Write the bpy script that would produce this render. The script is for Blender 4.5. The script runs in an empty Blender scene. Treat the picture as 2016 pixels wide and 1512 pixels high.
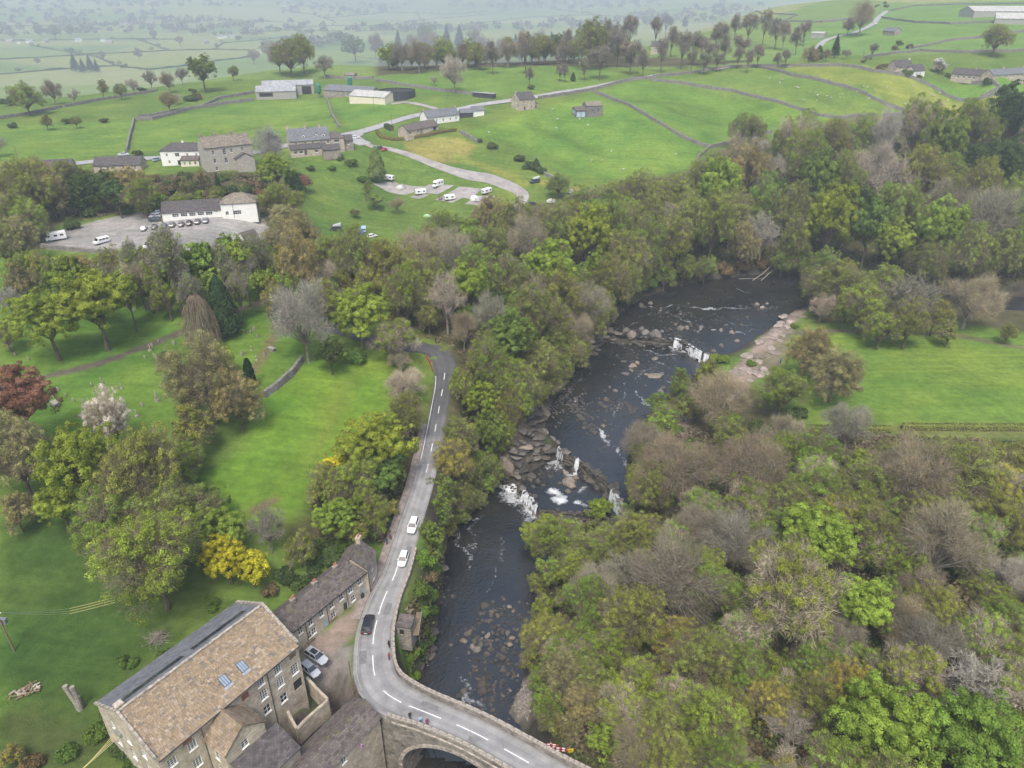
import bpy, math, random, bisect
import numpy as np
from mathutils import Vector, Matrix
R = math.radians
random.seed(11); RNG = np.random.default_rng(11)
sc = bpy.context.scene
COL = sc.collection
# ------------------------------------------------------------------ camera, sky, sun, exposure
HAZE = .00027
S = 1.2                                   # metres per survey unit of height
CAMZ = 80*S; FPX = 1446.0; PIT = R(28.6)
cam = bpy.data.cameras.new('camera'); camo = bpy.data.objects.new('camera', cam); COL.objects.link(camo)
camo.location = (0, 0, CAMZ); camo.rotation_euler = (R(90)-PIT, 0, 0)
cam.sensor_fit = 'HORIZONTAL'; cam.sensor_width = 36; cam.lens = 36*FPX/2016
cam.clip_start = 1; cam.clip_end = 30000
sc.camera = camo
SUN_EL, SUN_AZ = R(60), R(-172)            # azimuth measured from +Y towards +X
w = bpy.data.worlds.new('World'); sc.world = w; w.use_nodes = True
nt = w.node_tree
sky = nt.nodes.new('ShaderNodeTexSky'); sky.sky_type = 'NISHITA'; sky.sun_disc = False
sky.sun_elevation = SUN_EL; sky.sun_rotation = SUN_AZ
sky.air_density = 1.0; sky.dust_density = 4.0; sky.ozone_density = 1.0
nt.links.new(sky.outputs[0], nt.nodes['Background'].inputs[0])
nt.nodes['Background'].inputs[1].default_value = 0.105
sun = bpy.data.lights.new('sun', 'SUN'); sun.energy = 1.5; sun.angle = R(15); sun.color = (1, .97, .92)
suno = bpy.data.objects.new('sun', sun); COL.objects.link(suno)
sd = Vector((math.sin(SUN_AZ)*math.cos(SUN_EL), math.cos(SUN_AZ)*math.cos(SUN_EL), math.sin(SUN_EL)))
suno.rotation_euler = sd.to_track_quat('Z', 'Y').to_euler()
vs = sc.view_settings
vs.view_transform = 'Standard'; vs.look = 'None'; vs.gamma = 1; vs.exposure = 1.38; vs.use_curve_mapping = False
sc.cycles.use_denoising = True
sc.cycles.max_bounces = 6; sc.cycles.diffuse_bounces = 3; sc.cycles.glossy_bounces = 2
sc.cycles.transmission_bounces = 2; sc.cycles.transparent_max_bounces = 8; sc.cycles.volume_bounces = 0
sc.cycles.caustics_reflective = False; sc.cycles.caustics_refractive = False

# ------------------------------------------------------------------ helpers
class MB:
    """collects faces; build() links ONE mesh object"""
    def __init__(s): s.v = []; s.f = []; s.m = []; s.c = []; s.uv = []; s.has_c = False; s.has_uv = False
    def add(s, vs_, fs, m=0, c=None, uv=None):
        o = len(s.v); s.v.extend(vs_)
        for i, f in enumerate(fs):
            s.f.append([o+k for k in f]); s.m.append(m); s.c.append(c)
            s.uv.append(uv[i] if uv else None)
        if c is not None: s.has_c = True
        if uv: s.has_uv = True
    def box(s, x0, y0, z0, x1, y1, z1, m=0, c=None):
        s.add([(x0,y0,z0),(x1,y0,z0),(x1,y1,z0),(x0,y1,z0),(x0,y0,z1),(x1,y0,z1),(x1,y1,z1),(x0,y1,z1)],
              [(0,3,2,1),(4,5,6,7),(0,1,5,4),(1,2,6,5),(2,3,7,6),(3,0,4,7)], m, c)
    def hexa(s, b, t, m=0, c=None):      # bottom quad, top quad
        s.add(list(b)+list(t), [(0,3,2,1),(4,5,6,7),(0,1,5,4),(1,2,6,5),(2,3,7,6),(3,0,4,7)], m, c)
    def tube(s, pts, rad, n=6, m=0, c=None, cap=True):
        pts = [Vector(p) for p in pts]; rings = []
        for i, p in enumerate(pts):
            d = (pts[min(i+1, len(pts)-1)] - pts[max(i-1, 0)]).normalized()
            a = d.orthogonal().normalized(); b = d.cross(a)
            r = rad[i] if isinstance(rad, (list, tuple)) else rad
            rings.append([tuple(p + (a*math.cos(2*math.pi*k/n) + b*math.sin(2*math.pi*k/n))*r) for k in range(n)])
        v = [q for g in rings for q in g]; f = []
        for i in range(len(pts)-1):
            for k in range(n): f.append((i*n+k, i*n+(k+1) % n, (i+1)*n+(k+1) % n, (i+1)*n+k))
        if cap: f.append(tuple(range(n-1, -1, -1))); f.append(tuple((len(pts)-1)*n+k for k in range(n)))
        s.add(v, f, m, c)
    def mesh(s, name, mats, smooth=False):
        me = bpy.data.meshes.new(name); me.from_pydata(s.v, [], s.f)
        for mt in (mats if isinstance(mats, (list, tuple)) else [mats]): me.materials.append(mt)
        me.polygons.foreach_set('material_index', s.m)
        if smooth: me.polygons.foreach_set('use_smooth', [True]*len(s.f))
        if s.has_c:
            at = me.color_attributes.new('tint', 'FLOAT_COLOR', 'CORNER'); buf = []
            for f, c in zip(s.f, s.c):
                c = c if c is not None else 1.0
                q = (c, c, c, 1) if not isinstance(c, (tuple, list)) else (*c[:3], 1)
                buf.extend(q*len(f))
            at.data.foreach_set('color', buf)
        if s.has_uv:
            u = me.uv_layers.new(name='uv'); buf = []
            for f, q in zip(s.f, s.uv):
                for k in range(len(f)): buf.extend(q[k] if q else (0, 0))
            u.data.foreach_set('uv', buf)
        me.update(); return me
    def build(s, name, mats, parent=None, smooth=False):
        return link(name, s.mesh(name, mats, smooth), parent)
def link(name, me, parent=None, loc=None, rz=None, scale=None):
    o = bpy.data.objects.new(name, me); COL.objects.link(o)
    if parent: o.parent = parent
    if loc is not None: o.location = loc
    if rz is not None: o.rotation_euler = (0, 0, rz)
    if scale is not None: o.scale = scale if isinstance(scale, (tuple, list)) else (scale,)*3
    return o
def tag(o, label, cat, group=None, kind=None):
    o['label'] = label; o['category'] = cat
    if group: o['group'] = group
    if kind: o['kind'] = kind
    return o
def setting(o, kind='structure'): o['kind'] = kind; return o
def empty(name, loc=(0,0,0), rz=0, scale=None): return link(name, None, None, loc, rz, scale)
def copy_tree(o, parent=None):
    c = o.copy(); COL.objects.link(c); c.parent = parent
    for ch in o.children: copy_tree(ch, c)
    return c
ORD = ('zeroth first second third fourth fifth sixth seventh eighth ninth tenth eleventh twelfth thirteenth fourteenth fifteenth '
       'sixteenth seventeenth eighteenth nineteenth').split()
TENS = {20:'twent', 30:'thirt', 40:'fort', 50:'fift', 60:'sixt', 70:'sevent', 80:'eight', 90:'ninet'}
def nth(n):
    if n < 20: return ORD[n]
    if n < 100: return TENS[n//10*10] + ('ieth' if n % 10 == 0 else 'y-' + ORD[n % 10])
    return ['', 'hundred-and-', 'two-hundred-and-', 'three-hundred-and-'][n//100] + (nth(n % 100) if n % 100 else 'last')

# ------------------------------------------------------------------ materials
def newmat(name):
    m = bpy.data.materials.new(name); m.use_nodes = True
    n = m.node_tree.nodes; l = m.node_tree.links
    return m, n, l, n['Principled BSDF']
def N(n, typ, **kw):
    x = n.new('ShaderNode'+typ)
    for k, v in kw.items():
        if k in x.inputs: x.inputs[k].default_value = v
        else: setattr(x, k, v)
    return x
def ramp(n, stops):
    r = n.new('ShaderNodeValToRGB'); e = r.color_ramp.elements
    while len(e) < len(stops): e.new(.5)
    for i, (p, c) in enumerate(stops): e[i].position = p; e[i].color = (*c, 1) if len(c) == 3 else c
    return r
def mixc(n, l, f, a, b, t='MIX'):
    m = n.new('ShaderNodeMix'); m.data_type = 'RGBA'; m.blend_type = t
    for sock, v in ((m.inputs[0], f), (m.inputs[6], a), (m.inputs[7], b)):
        if hasattr(v, 'is_linked'): l.new(v, sock)
        elif isinstance(v, (int, float)): sock.default_value = v if sock.type == 'VALUE' else (v, v, v, 1)
        else: sock.default_value = (*v, 1) if len(v) == 3 else v
    return m.outputs[2]
def bump(n, l, h, dist, strength=1):
    b = N(n, 'Bump', Strength=strength, Distance=dist); l.new(h, b.inputs['Height']); return b.outputs[0]
def noise(n, l, vec, scale, detail=4, rough=.55):
    t = N(n, 'TexNoise', Scale=scale, Detail=detail, Roughness=rough)
    if vec is not None: l.new(vec, t.inputs['Vector'])
    return t
def obcoord(n, l, scale=(1,1,1)):
    tc = n.new('ShaderNodeTexCoord')
    if scale == (1,1,1): return tc.outputs['Object']
    mp = N(n, 'Mapping'); mp.inputs['Scale'].default_value = scale; l.new(tc.outputs['Object'], mp.inputs[0]); return mp.outputs[0]
def plain(name, c, rough=.6, metal=0, vary=.12, scale=3, spec=.5):
    m, n, l, b = newmat(name)
    t = noise(n, l, obcoord(n, l), scale, 5)
    lo = tuple(x*(1-vary*1.6) for x in c); hi = tuple(min(1, x*(1+vary)) for x in c)
    r = ramp(n, [(.3, lo), (.7, hi)]); l.new(t.outputs[0], r.inputs[0]); l.new(r.outputs[0], b.inputs['Base Color'])
    b.inputs['Roughness'].default_value = rough; b.inputs['Metallic'].default_value = metal
    b.inputs['Specular IOR Level'].default_value = spec
    return m
def stone(name, cols, cell=2.2, stretch=2.0, rough=.9, depth=.03, mortar=.75, stain=.4):
    """irregular coursed rubble in object space"""
    m, n, l, b = newmat(name)
    vec = obcoord(n, l, (cell, cell, cell*stretch))
    v = N(n, 'TexVoronoi', Scale=1.0); l.new(vec, v.inputs['Vector'])
    e = N(n, 'TexVoronoi', Scale=1.0, feature='DISTANCE_TO_EDGE'); l.new(vec, e.inputs['Vector'])
    sep = n.new('ShaderNodeSeparateColor'); l.new(v.outputs['Color'], sep.inputs[0])
    r = ramp(n, [(i/(len(cols)-1), c) for i, c in enumerate(cols)]); l.new(sep.outputs[0], r.inputs[0])
    er = ramp(n, [(.0, (mortar,)*3), (.09, (1,1,1))]); l.new(e.outputs['Distance'], er.inputs[0])
    c1 = mixc(n, l, 1.0, r.outputs[0], er.outputs[0], 'MULTIPLY')
    t = noise(n, l, obcoord(n, l), .5, 6, .65)
    tr = ramp(n, [(.3, (1-stain,)*3), (.62, (1.05,)*3)]); l.new(t.outputs[0], tr.inputs[0])
    c2 = mixc(n, l, 1.0, c1, tr.outputs[0], 'MULTIPLY'); l.new(c2, b.inputs['Base Color'])
    l.new(bump(n, l, e.outputs['Distance'], depth), b.inputs['Normal'])
    b.inputs['Roughness'].default_value = rough; b.inputs['Specular IOR Level'].default_value = .2
    return m
def slates(name, cols, wid=.45, row=.28, moss=None, rough=.75):
    """courses of slates on a roof's own uv, metres"""
    m, n, l, b = newmat(name)
    uv = N(n, 'UVMap', uv_map='uv')
    br = N(n, 'TexBrick', Scale=1.0); l.new(uv.outputs[0], br.inputs['Vector'])
    br.inputs['Color1'].default_value = (0,0,0,1); br.inputs['Color2'].default_value = (1,1,1,1)
    br.inputs['Mortar'].default_value = (.5,.5,.5,1); br.inputs['Mortar Size'].default_value = .012
    br.inputs['Brick Width'].default_value = wid; br.inputs['Row Height'].default_value = row
    r = ramp(n, [(i/(len(cols)-1), c) for i, c in enumerate(cols)]); l.new(br.outputs['Color'], r.inputs[0])
    dk = mixc(n, l, br.outputs['Fac'], r.outputs[0], tuple(x*.45 for x in cols[0]))
    t = noise(n, l, obcoord(n, l), .6, 6, .65)
    tr = ramp(n, [(.32, (.7,.7,.7)), (.65, (1.08,)*3)]); l.new(t.outputs[0], tr.inputs[0])
    c = mixc(n, l, 1.0, dk, tr.outputs[0], 'MULTIPLY')
    if moss:
        t2 = noise(n, l, obcoord(n, l), .9, 6, .7); mr = ramp(n, [(.56, (0,0,0)), (.68, (.8,.8,.8))]); l.new(t2.outputs[0], mr.inputs[0])
        c = mixc(n, l, mr.outputs[0], c, moss)
    l.new(c, b.inputs['Base Color']); b.inputs['Roughness'].default_value = rough
    b.inputs['Specular IOR Level'].default_value = .25
    inv = n.new('ShaderNodeMath'); inv.operation = 'SUBTRACT'; inv.inputs[0].default_value = 1; l.new(br.outputs['Fac'], inv.inputs[1])
    l.new(bump(n, l, inv.outputs[0], .02), b.inputs['Normal'])
    return m
def tinted(name, rough=.85, attr='tint', base=(1,1,1), objcol=False, fine=None, spec=.2):
    """colour from the faces' own tint, times an object colour if asked"""
    m, n, l, b = newmat(name)
    a = N(n, 'Attribute', attribute_name=attr)
    c = mixc(n, l, 1.0, a.outputs['Color'], base, 'MULTIPLY')
    if objcol:
        oi = n.new('ShaderNodeObjectInfo'); c = mixc(n, l, 1.0, c, oi.outputs['Color'], 'MULTIPLY')
    if fine:
        t = noise(n, l, obcoord(n, l), fine, 5, .65); tr = ramp(n, [(.3, (.68,)*3), (.7, (1.18,)*3)]); l.new(t.outputs[0], tr.inputs[0])
        c = mixc(n, l, 1.0, c, tr.outputs[0], 'MULTIPLY')
        l.new(bump(n, l, t.outputs[0], .03), b.inputs['Normal'])
    l.new(c, b.inputs['Base Color']); b.inputs['Roughness'].default_value = rough; b.inputs['Specular IOR Level'].default_value = spec
    return m
def leafmat(name, trans=.3, fixed=None):
    m = bpy.data.materials.new(name); m.use_nodes = True; n = m.node_tree.nodes; l = m.node_tree.links; n.clear()
    out = n.new('ShaderNodeOutputMaterial'); a = N(n, 'Attribute', attribute_name='tint')
    if fixed: c = mixc(n, l, 1.0, a.outputs['Color'], fixed, 'MULTIPLY')
    else:
        oi = n.new('ShaderNodeObjectInfo'); c = mixc(n, l, 1.0, a.outputs['Color'], oi.outputs['Color'], 'MULTIPLY')
    d = n.new('ShaderNodeBsdfDiffuse'); l.new(c, d.inputs[0])
    if trans:
        t = n.new('ShaderNodeBsdfTranslucent'); l.new(c, t.inputs[0])
        mx = N(n, 'MixShader'); mx.inputs[0].default_value = trans; l.new(d.outputs[0], mx.inputs[1]); l.new(t.outputs[0], mx.inputs[2])
        l.new(mx.outputs[0], out.inputs[0])
    else: l.new(d.outputs[0], out.inputs[0])
    return m
def paint(name):
    m, n, l, b = newmat(name)
    oi = n.new('ShaderNodeObjectInfo'); l.new(oi.outputs['Color'], b.inputs['Base Color'])
    t = noise(n, l, obcoord(n, l), 2.5, 3); rr = ramp(n, [(.3, (.22,)*3), (.7, (.4,)*3)]); l.new(t.outputs[0], rr.inputs[0]); l.new(rr.outputs[0], b.inputs['Roughness'])
    b.inputs['Coat Weight'].default_value = .4; b.inputs['Coat Roughness'].default_value = .1
    return m
M = {}
M['leaf'] = leafmat('leaf', .2); M['needle'] = leafmat('needle', .1); M['twig'] = leafmat('twig', 0, (.20,.17,.11)); M['twig_tint'] = leafmat('twig_tint', 0); M['twig_pale'] = leafmat('twig_pale', 0, (.36,.31,.22)); M['twig_tall'] = leafmat('twig_tall', 0, (.22,.20,.165))
M['bark'] = plain('bark', (.13,.105,.075), .95, vary=.3, scale=4, spec=.1)
M['bark_grey'] = plain('bark_grey', (.26,.23,.19), .95, vary=.3, scale=4, spec=.1)
M['sandstone'] = stone('sandstone', [(.36,.295,.21), (.46,.385,.29), (.52,.445,.35), (.42,.365,.285), (.55,.48,.385)], 1.9, 1.9)
M['greystone'] = stone('greystone', [(.22,.195,.16), (.30,.265,.22), (.36,.32,.27), (.27,.24,.20)], 1.9, 1.8)
M['drystone'] = stone('drystone', [(.14,.13,.11), (.24,.225,.20), (.19,.175,.155), (.31,.295,.27)], 3.2, 1.8, depth=.08, mortar=.4, stain=.35)
M['bridgestone'] = stone('bridgestone', [(.17,.15,.125), (.28,.25,.21), (.23,.20,.165), (.35,.315,.265)], 1.5, 1.7, stain=.55, mortar=.65)
M['coping'] = plain('coping', (.34,.30,.25), .95, vary=.35, scale=1.6, spec=.1)
M['darkslate'] = slates('darkslate', [(.055,.05,.05), (.085,.075,.075), (.12,.105,.10), (.07,.062,.06)], .5, .32)
M['oldslate'] = slates('oldslate', [(.075,.062,.055), (.12,.10,.09), (.16,.135,.12), (.10,.085,.08)], .5, .34, moss=(.13,.115,.035))
M['greyslate'] = slates('greyslate', [(.11,.115,.125), (.15,.155,.165), (.19,.195,.205), (.13,.135,.145)], .5, .3)
M['stoneslate'] = slates('stoneslate', [(.13,.11,.085), (.20,.17,.135), (.26,.225,.18), (.16,.14,.115)], .6, .4, moss=(.16,.15,.05))
M['brownslate'] = slates('brownslate', [(.17,.125,.085), (.24,.18,.12), (.30,.23,.16), (.20,.16,.12)], .5, .34, moss=(.15,.13,.045)); M['road_patch'] = plain('road_patch', (.15,.146,.142), .85, vary=.2, scale=2); M['palesheet'] = slates('palesheet', [(.34,.335,.31), (.40,.39,.365), (.44,.43,.40)], 1.0, 3.0)
M['greysheet'] = slates('greysheet', [(.24,.245,.255), (.30,.305,.31), (.34,.345,.35)], 1.0, 3.0)
M['slate_piece'] = tinted('slate_piece', .85, fine=6)
M['white'] = plain('white_render', (.70,.69,.64), .9, vary=.07, scale=1.2, spec=.2)
M['cream'] = plain('cream_render', (.62,.57,.44), .9, vary=.08, scale=1.2, spec=.2)
M['render_grey'] = plain('grey_render', (.36,.335,.285), .9, vary=.14, scale=1.0, spec=.2)
M['frame'] = plain('window_paint', (.78,.78,.76), .5, vary=.03)
M['darkframe'] = plain('dark_paint', (.035,.035,.04), .5, vary=.1)
M['door'] = plain('door_paint', (.30,.36,.38), .5, vary=.08)
M['bluedoor'] = plain('blue_sheet', (.36,.46,.52), .6, vary=.12)
M['timber'] = plain('timber', (.20,.145,.09), .9, vary=.3, scale=4, spec=.1)
M['blackboard'] = plain('black_timber', (.035,.037,.042), .8, vary=.2)
M['greysiding'] = plain('grey_siding', (.30,.29,.26), .85, vary=.18, scale=1.5)
M['metal'] = plain('metal', (.35,.36,.37), .45, .6, vary=.1)
M['dark'] = plain('dark_opening', (.02,.019,.018), .9, vary=.2)
M['terracotta'] = plain('terracotta', (.42,.17,.09), .85, vary=.2)
M['rust'] = plain('rusty_board', (.24,.10,.055), .9, vary=.2)
M['tyre'] = plain('tyre_rubber', (.02,.02,.02), .9, vary=.2)
M['paint'] = paint('car_paint'); M['whitepaint'] = plain('white_bodywork', (.74,.74,.73), .35, vary=.04)
m, n, l, b = newmat('window_glass'); b.inputs['Base Color'].default_value = (.025,.03,.035,1); b.inputs['Roughness'].default_value = .08; b.inputs['Specular IOR Level'].default_value = .8
t = noise(n, l, obcoord(n, l), .8, 2); rr = ramp(n, [(.4, (.02,.022,.025)), (.7, (.07,.075,.08))]); l.new(t.outputs[0], rr.inputs[0]); l.new(rr.outputs[0], b.inputs['Base Color']); M['glass'] = m
M['skylight'] = plain('skylight_glass', (.22,.27,.33), .15, vary=.1); M['headlight'] = plain('headlamp', (.55,.57,.6), .15, vary=.05); M['taillight'] = plain('tail_lamp', (.35,.02,.015), .2, vary=.1)
M['rock'] = tinted('river_rock', .75, fine=1.1, objcol=True, spec=.35)
M['tent'] = paint('tent_fabric')
for q in ('tent',):
    bb = M[q].node_tree.nodes['Principled BSDF']; bb.inputs['Coat Weight'].default_value = 0
M['skin'] = plain('skin', (.45,.29,.21), .6, vary=.05)
M['cloth'] = tinted('cloth', .9)
M['signwhite'] = plain('sign_white', (.75,.75,.73), .5, vary=.05); M['signred'] = plain('sign_red', (.5,.03,.03), .5, vary=.1)
M['signyellow'] = plain('sign_yellow', (.75,.55,.02), .5, vary=.05); M['bluebin'] = plain('blue_plastic', (.05,.15,.42), .5, vary=.1)
M['greenbin'] = plain('green_plastic', (.03,.16,.10), .5, vary=.1); M['cable'] = plain('yellow_cable', (.50,.42,.18), .6, vary=.1)
M['wool'] = plain('fleece', (.50,.48,.42), 1, vary=.12, scale=6, spec=.05)
M['hedgerow'] = plain('hedgerow', (.06,.07,.03), 1, vary=.4, scale=.3, spec=.05); M['palegrey'] = plain('pale_slate', (.22,.22,.23), .8, vary=.1)
# asphalt, line paint, gravel
m, n, l, b = newmat('asphalt'); oc = obcoord(n, l)
t1 = noise(n, l, oc, .35, 6, .65); t2 = noise(n, l, oc, 18, 2); cr = ramp(n, [(.28, (.14,.136,.132)), (.5, (.21,.205,.20)), (.72, (.27,.265,.255))]); l.new(t1.outputs[0], cr.inputs[0])
c2 = ramp(n, [(.3, (.8,)*3), (.7, (1.12,)*3)]); l.new(t2.outputs[0], c2.inputs[0])
at = N(n, 'Attribute', attribute_name='tint'); l.new(mixc(n, l, 1.0, mixc(n, l, 1.0, cr.outputs[0], c2.outputs[0], 'MULTIPLY'), at.outputs['Color'], 'MULTIPLY'), b.inputs['Base Color'])
b.inputs['Roughness'].default_value = .8; l.new(bump(n, l, t2.outputs[0], .01), b.inputs['Normal']); M['asphalt'] = m
m, n, l, b = newmat('gravel'); oc = obcoord(n, l)
t1 = noise(n, l, oc, .22, 7, .7); t2 = N(n, 'TexVoronoi', Scale=5.0); l.new(oc, t2.inputs['Vector'])
cr = ramp(n, [(.3, (.17,.155,.14)), (.55, (.26,.24,.22)), (.75, (.34,.32,.30))]); l.new(t1.outputs[0], cr.inputs[0])
c2 = ramp(n, [(0, (.75,)*3), (.7, (1.15,)*3)]); l.new(t2.outputs['Distance'], c2.inputs[0])
l.new(mixc(n, l, 1.0, cr.outputs[0], c2.outputs[0], 'MULTIPLY'), b.inputs['Base Color']); b.inputs['Roughness'].default_value = .95
l.new(bump(n, l, t2.outputs['Distance'], .04), b.inputs['Normal']); M['gravel'] = m
m, n, l, b = newmat('line_paint'); t1 = noise(n, l, obcoord(n, l), 3, 5, .7); cr = ramp(n, [(.33, (.30,.295,.285)), (.45, (.72,.72,.70))]); l.new(t1.outputs[0], cr.inputs[0]); l.new(cr.outputs[0], b.inputs['Base Color']); b.inputs['Roughness'].default_value = .7; M['line'] = m
m, n, l, b = newmat('kerb_line'); t1 = noise(n, l, obcoord(n, l), 2, 5, .7); cr = ramp(n, [(.38, (.22,.215,.20)), (.6, (.42,.38,.28))]); l.new(t1.outputs[0], cr.inputs[0]); l.new(cr.outputs[0], b.inputs['Base Color']); b.inputs['Roughness'].default_value = .8; M['edge_line'] = m
# grass and soil of the terrain: tint painted on the ground, fine variation here
m, n, l, b = newmat('ground'); oc = obcoord(n, l)
at = N(n, 'Attribute', attribute_name='tint')
t1 = noise(n, l, oc, .035, 6, .62); r1 = ramp(n, [(.3, (.80,.84,.78)), (.7, (1.2,1.14,1.15))]); l.new(t1.outputs[0], r1.inputs[0])
t2 = noise(n, l, oc, .55, 6, .7); r2 = ramp(n, [(.3, (.70,.74,.68)), (.7, (1.26,1.22,1.25))]); l.new(t2.outputs[0], r2.inputs[0])
t3 = noise(n, l, oc, 4, 3, .7)
mpg = N(n, 'Mapping'); mpg.inputs['Rotation'].default_value = (0, 0, .9); mpg.inputs['Scale'].default_value = (.03, .45, .05); l.new(oc, mpg.inputs[0]); t4 = noise(n, l, mpg.outputs[0], 1.0, 4, .6); r4 = ramp(n, [(.35, (.86,.88,.85)), (.65, (1.12,1.09,1.1))]); l.new(t4.outputs[0], r4.inputs[0])
c = mixc(n, l, 1.0, mixc(n, l, 1.0, mixc(n, l, 1.0, at.outputs['Color'], r1.outputs[0], 'MULTIPLY'), r2.outputs[0], 'MULTIPLY'), r4.outputs[0], 'MULTIPLY')
l.new(c, b.inputs['Base Color']); b.inputs['Roughness'].default_value = 1; b.inputs['Specular IOR Level'].default_value = .08
ad = n.new('ShaderNodeMath'); ad.operation = 'ADD'; l.new(t2.outputs[0], ad.inputs[0]); l.new(t3.outputs[0], ad.inputs[1])
l.new(bump(n, l, ad.outputs[0], .25, .8), b.inputs['Normal']); M['ground'] = m
# peaty river water with foam where its own mask says
m, n, l, b = newmat('river_water'); oc = obcoord(n, l, (1, 1, 1))
fo = N(n, 'Attribute', attribute_name='foam'); ft = noise(n, l, oc, 1.6, 6, .75)
fs = n.new('ShaderNodeMath'); fs.operation = 'ADD'; l.new(fo.outputs['Fac'], fs.inputs[0]); l.new(ft.outputs[0], fs.inputs[1])
fr = ramp(n, [(.60, (0,0,0)), (.72, (.35,.35,.35)), (.90, (1,1,1))])
fsc = n.new('ShaderNodeMath'); fsc.operation = 'MULTIPLY'; fsc.inputs[1].default_value = .8; l.new(fs.outputs[0], fsc.inputs[0]); l.new(fsc.outputs[0], fr.inputs[0])
bt = noise(n, l, oc, .09, 5, .6); br_ = ramp(n, [(.35, (.010,.0115,.0135)), (.66, (.022,.020,.017))]); l.new(bt.outputs[0], br_.inputs[0])
l.new(mixc(n, l, fr.outputs[0], br_.outputs[0], (.62,.64,.64)), b.inputs['Base Color'])
rt = noise(n, l, oc, .16, 4, .6); rq = ramp(n, [(.35, (.07,)*3), (.65, (.30,)*3)]); l.new(rt.outputs[0], rq.inputs[0]); l.new(mixc(n, l, fr.outputs[0], rq.outputs[0], (.8,.8,.8)), b.inputs['Roughness'])
wv = noise(n, l, oc, 1.4, 4, .6); wv2 = noise(n, l, oc, .35, 3, .5); aw = n.new('ShaderNodeMath'); aw.operation = 'ADD'; l.new(wv.outputs[0], aw.inputs[0]); l.new(wv2.outputs[0], aw.inputs[1])
l.new(bump(n, l, aw.outputs[0], .13, .9), b.inputs['Normal']); b.inputs['IOR'].default_value = 1.75; M['water'] = m
m, n, l, b = newmat('white_water'); oc = obcoord(n, l, (2.6, 2.6, .3)); t1 = noise(n, l, oc, 1.0, 3, .5); cr = ramp(n, [(.3, (.30,.31,.31)), (.62, (.64,.66,.66))]); l.new(t1.outputs[0], cr.inputs[0]); ta = N(n, 'Attribute', attribute_name='tint'); l.new(mixc(n, l, 1.0, cr.outputs[0], ta.outputs['Color'], 'MULTIPLY'), b.inputs['Base Color']); b.inputs['Roughness'].default_value = .7
l.new(bump(n, l, t1.outputs[0], .15), b.inputs['Normal']); M['fall'] = m
# ------------------------------------------------------------------ survey: a sight line of the photograph met with the land
def sight(u, v):
    a = (u-1008)/FPX; b = (756-v)/FPX
    return (a, math.cos(PIT)+b*math.sin(PIT), -math.sin(PIT)+b*math.cos(PIT))
def plane_pt(u, v, z):
    d = sight(u, v); t = (z-CAMZ)/d[2]; return (d[0]*t, d[1]*t, z)
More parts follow.
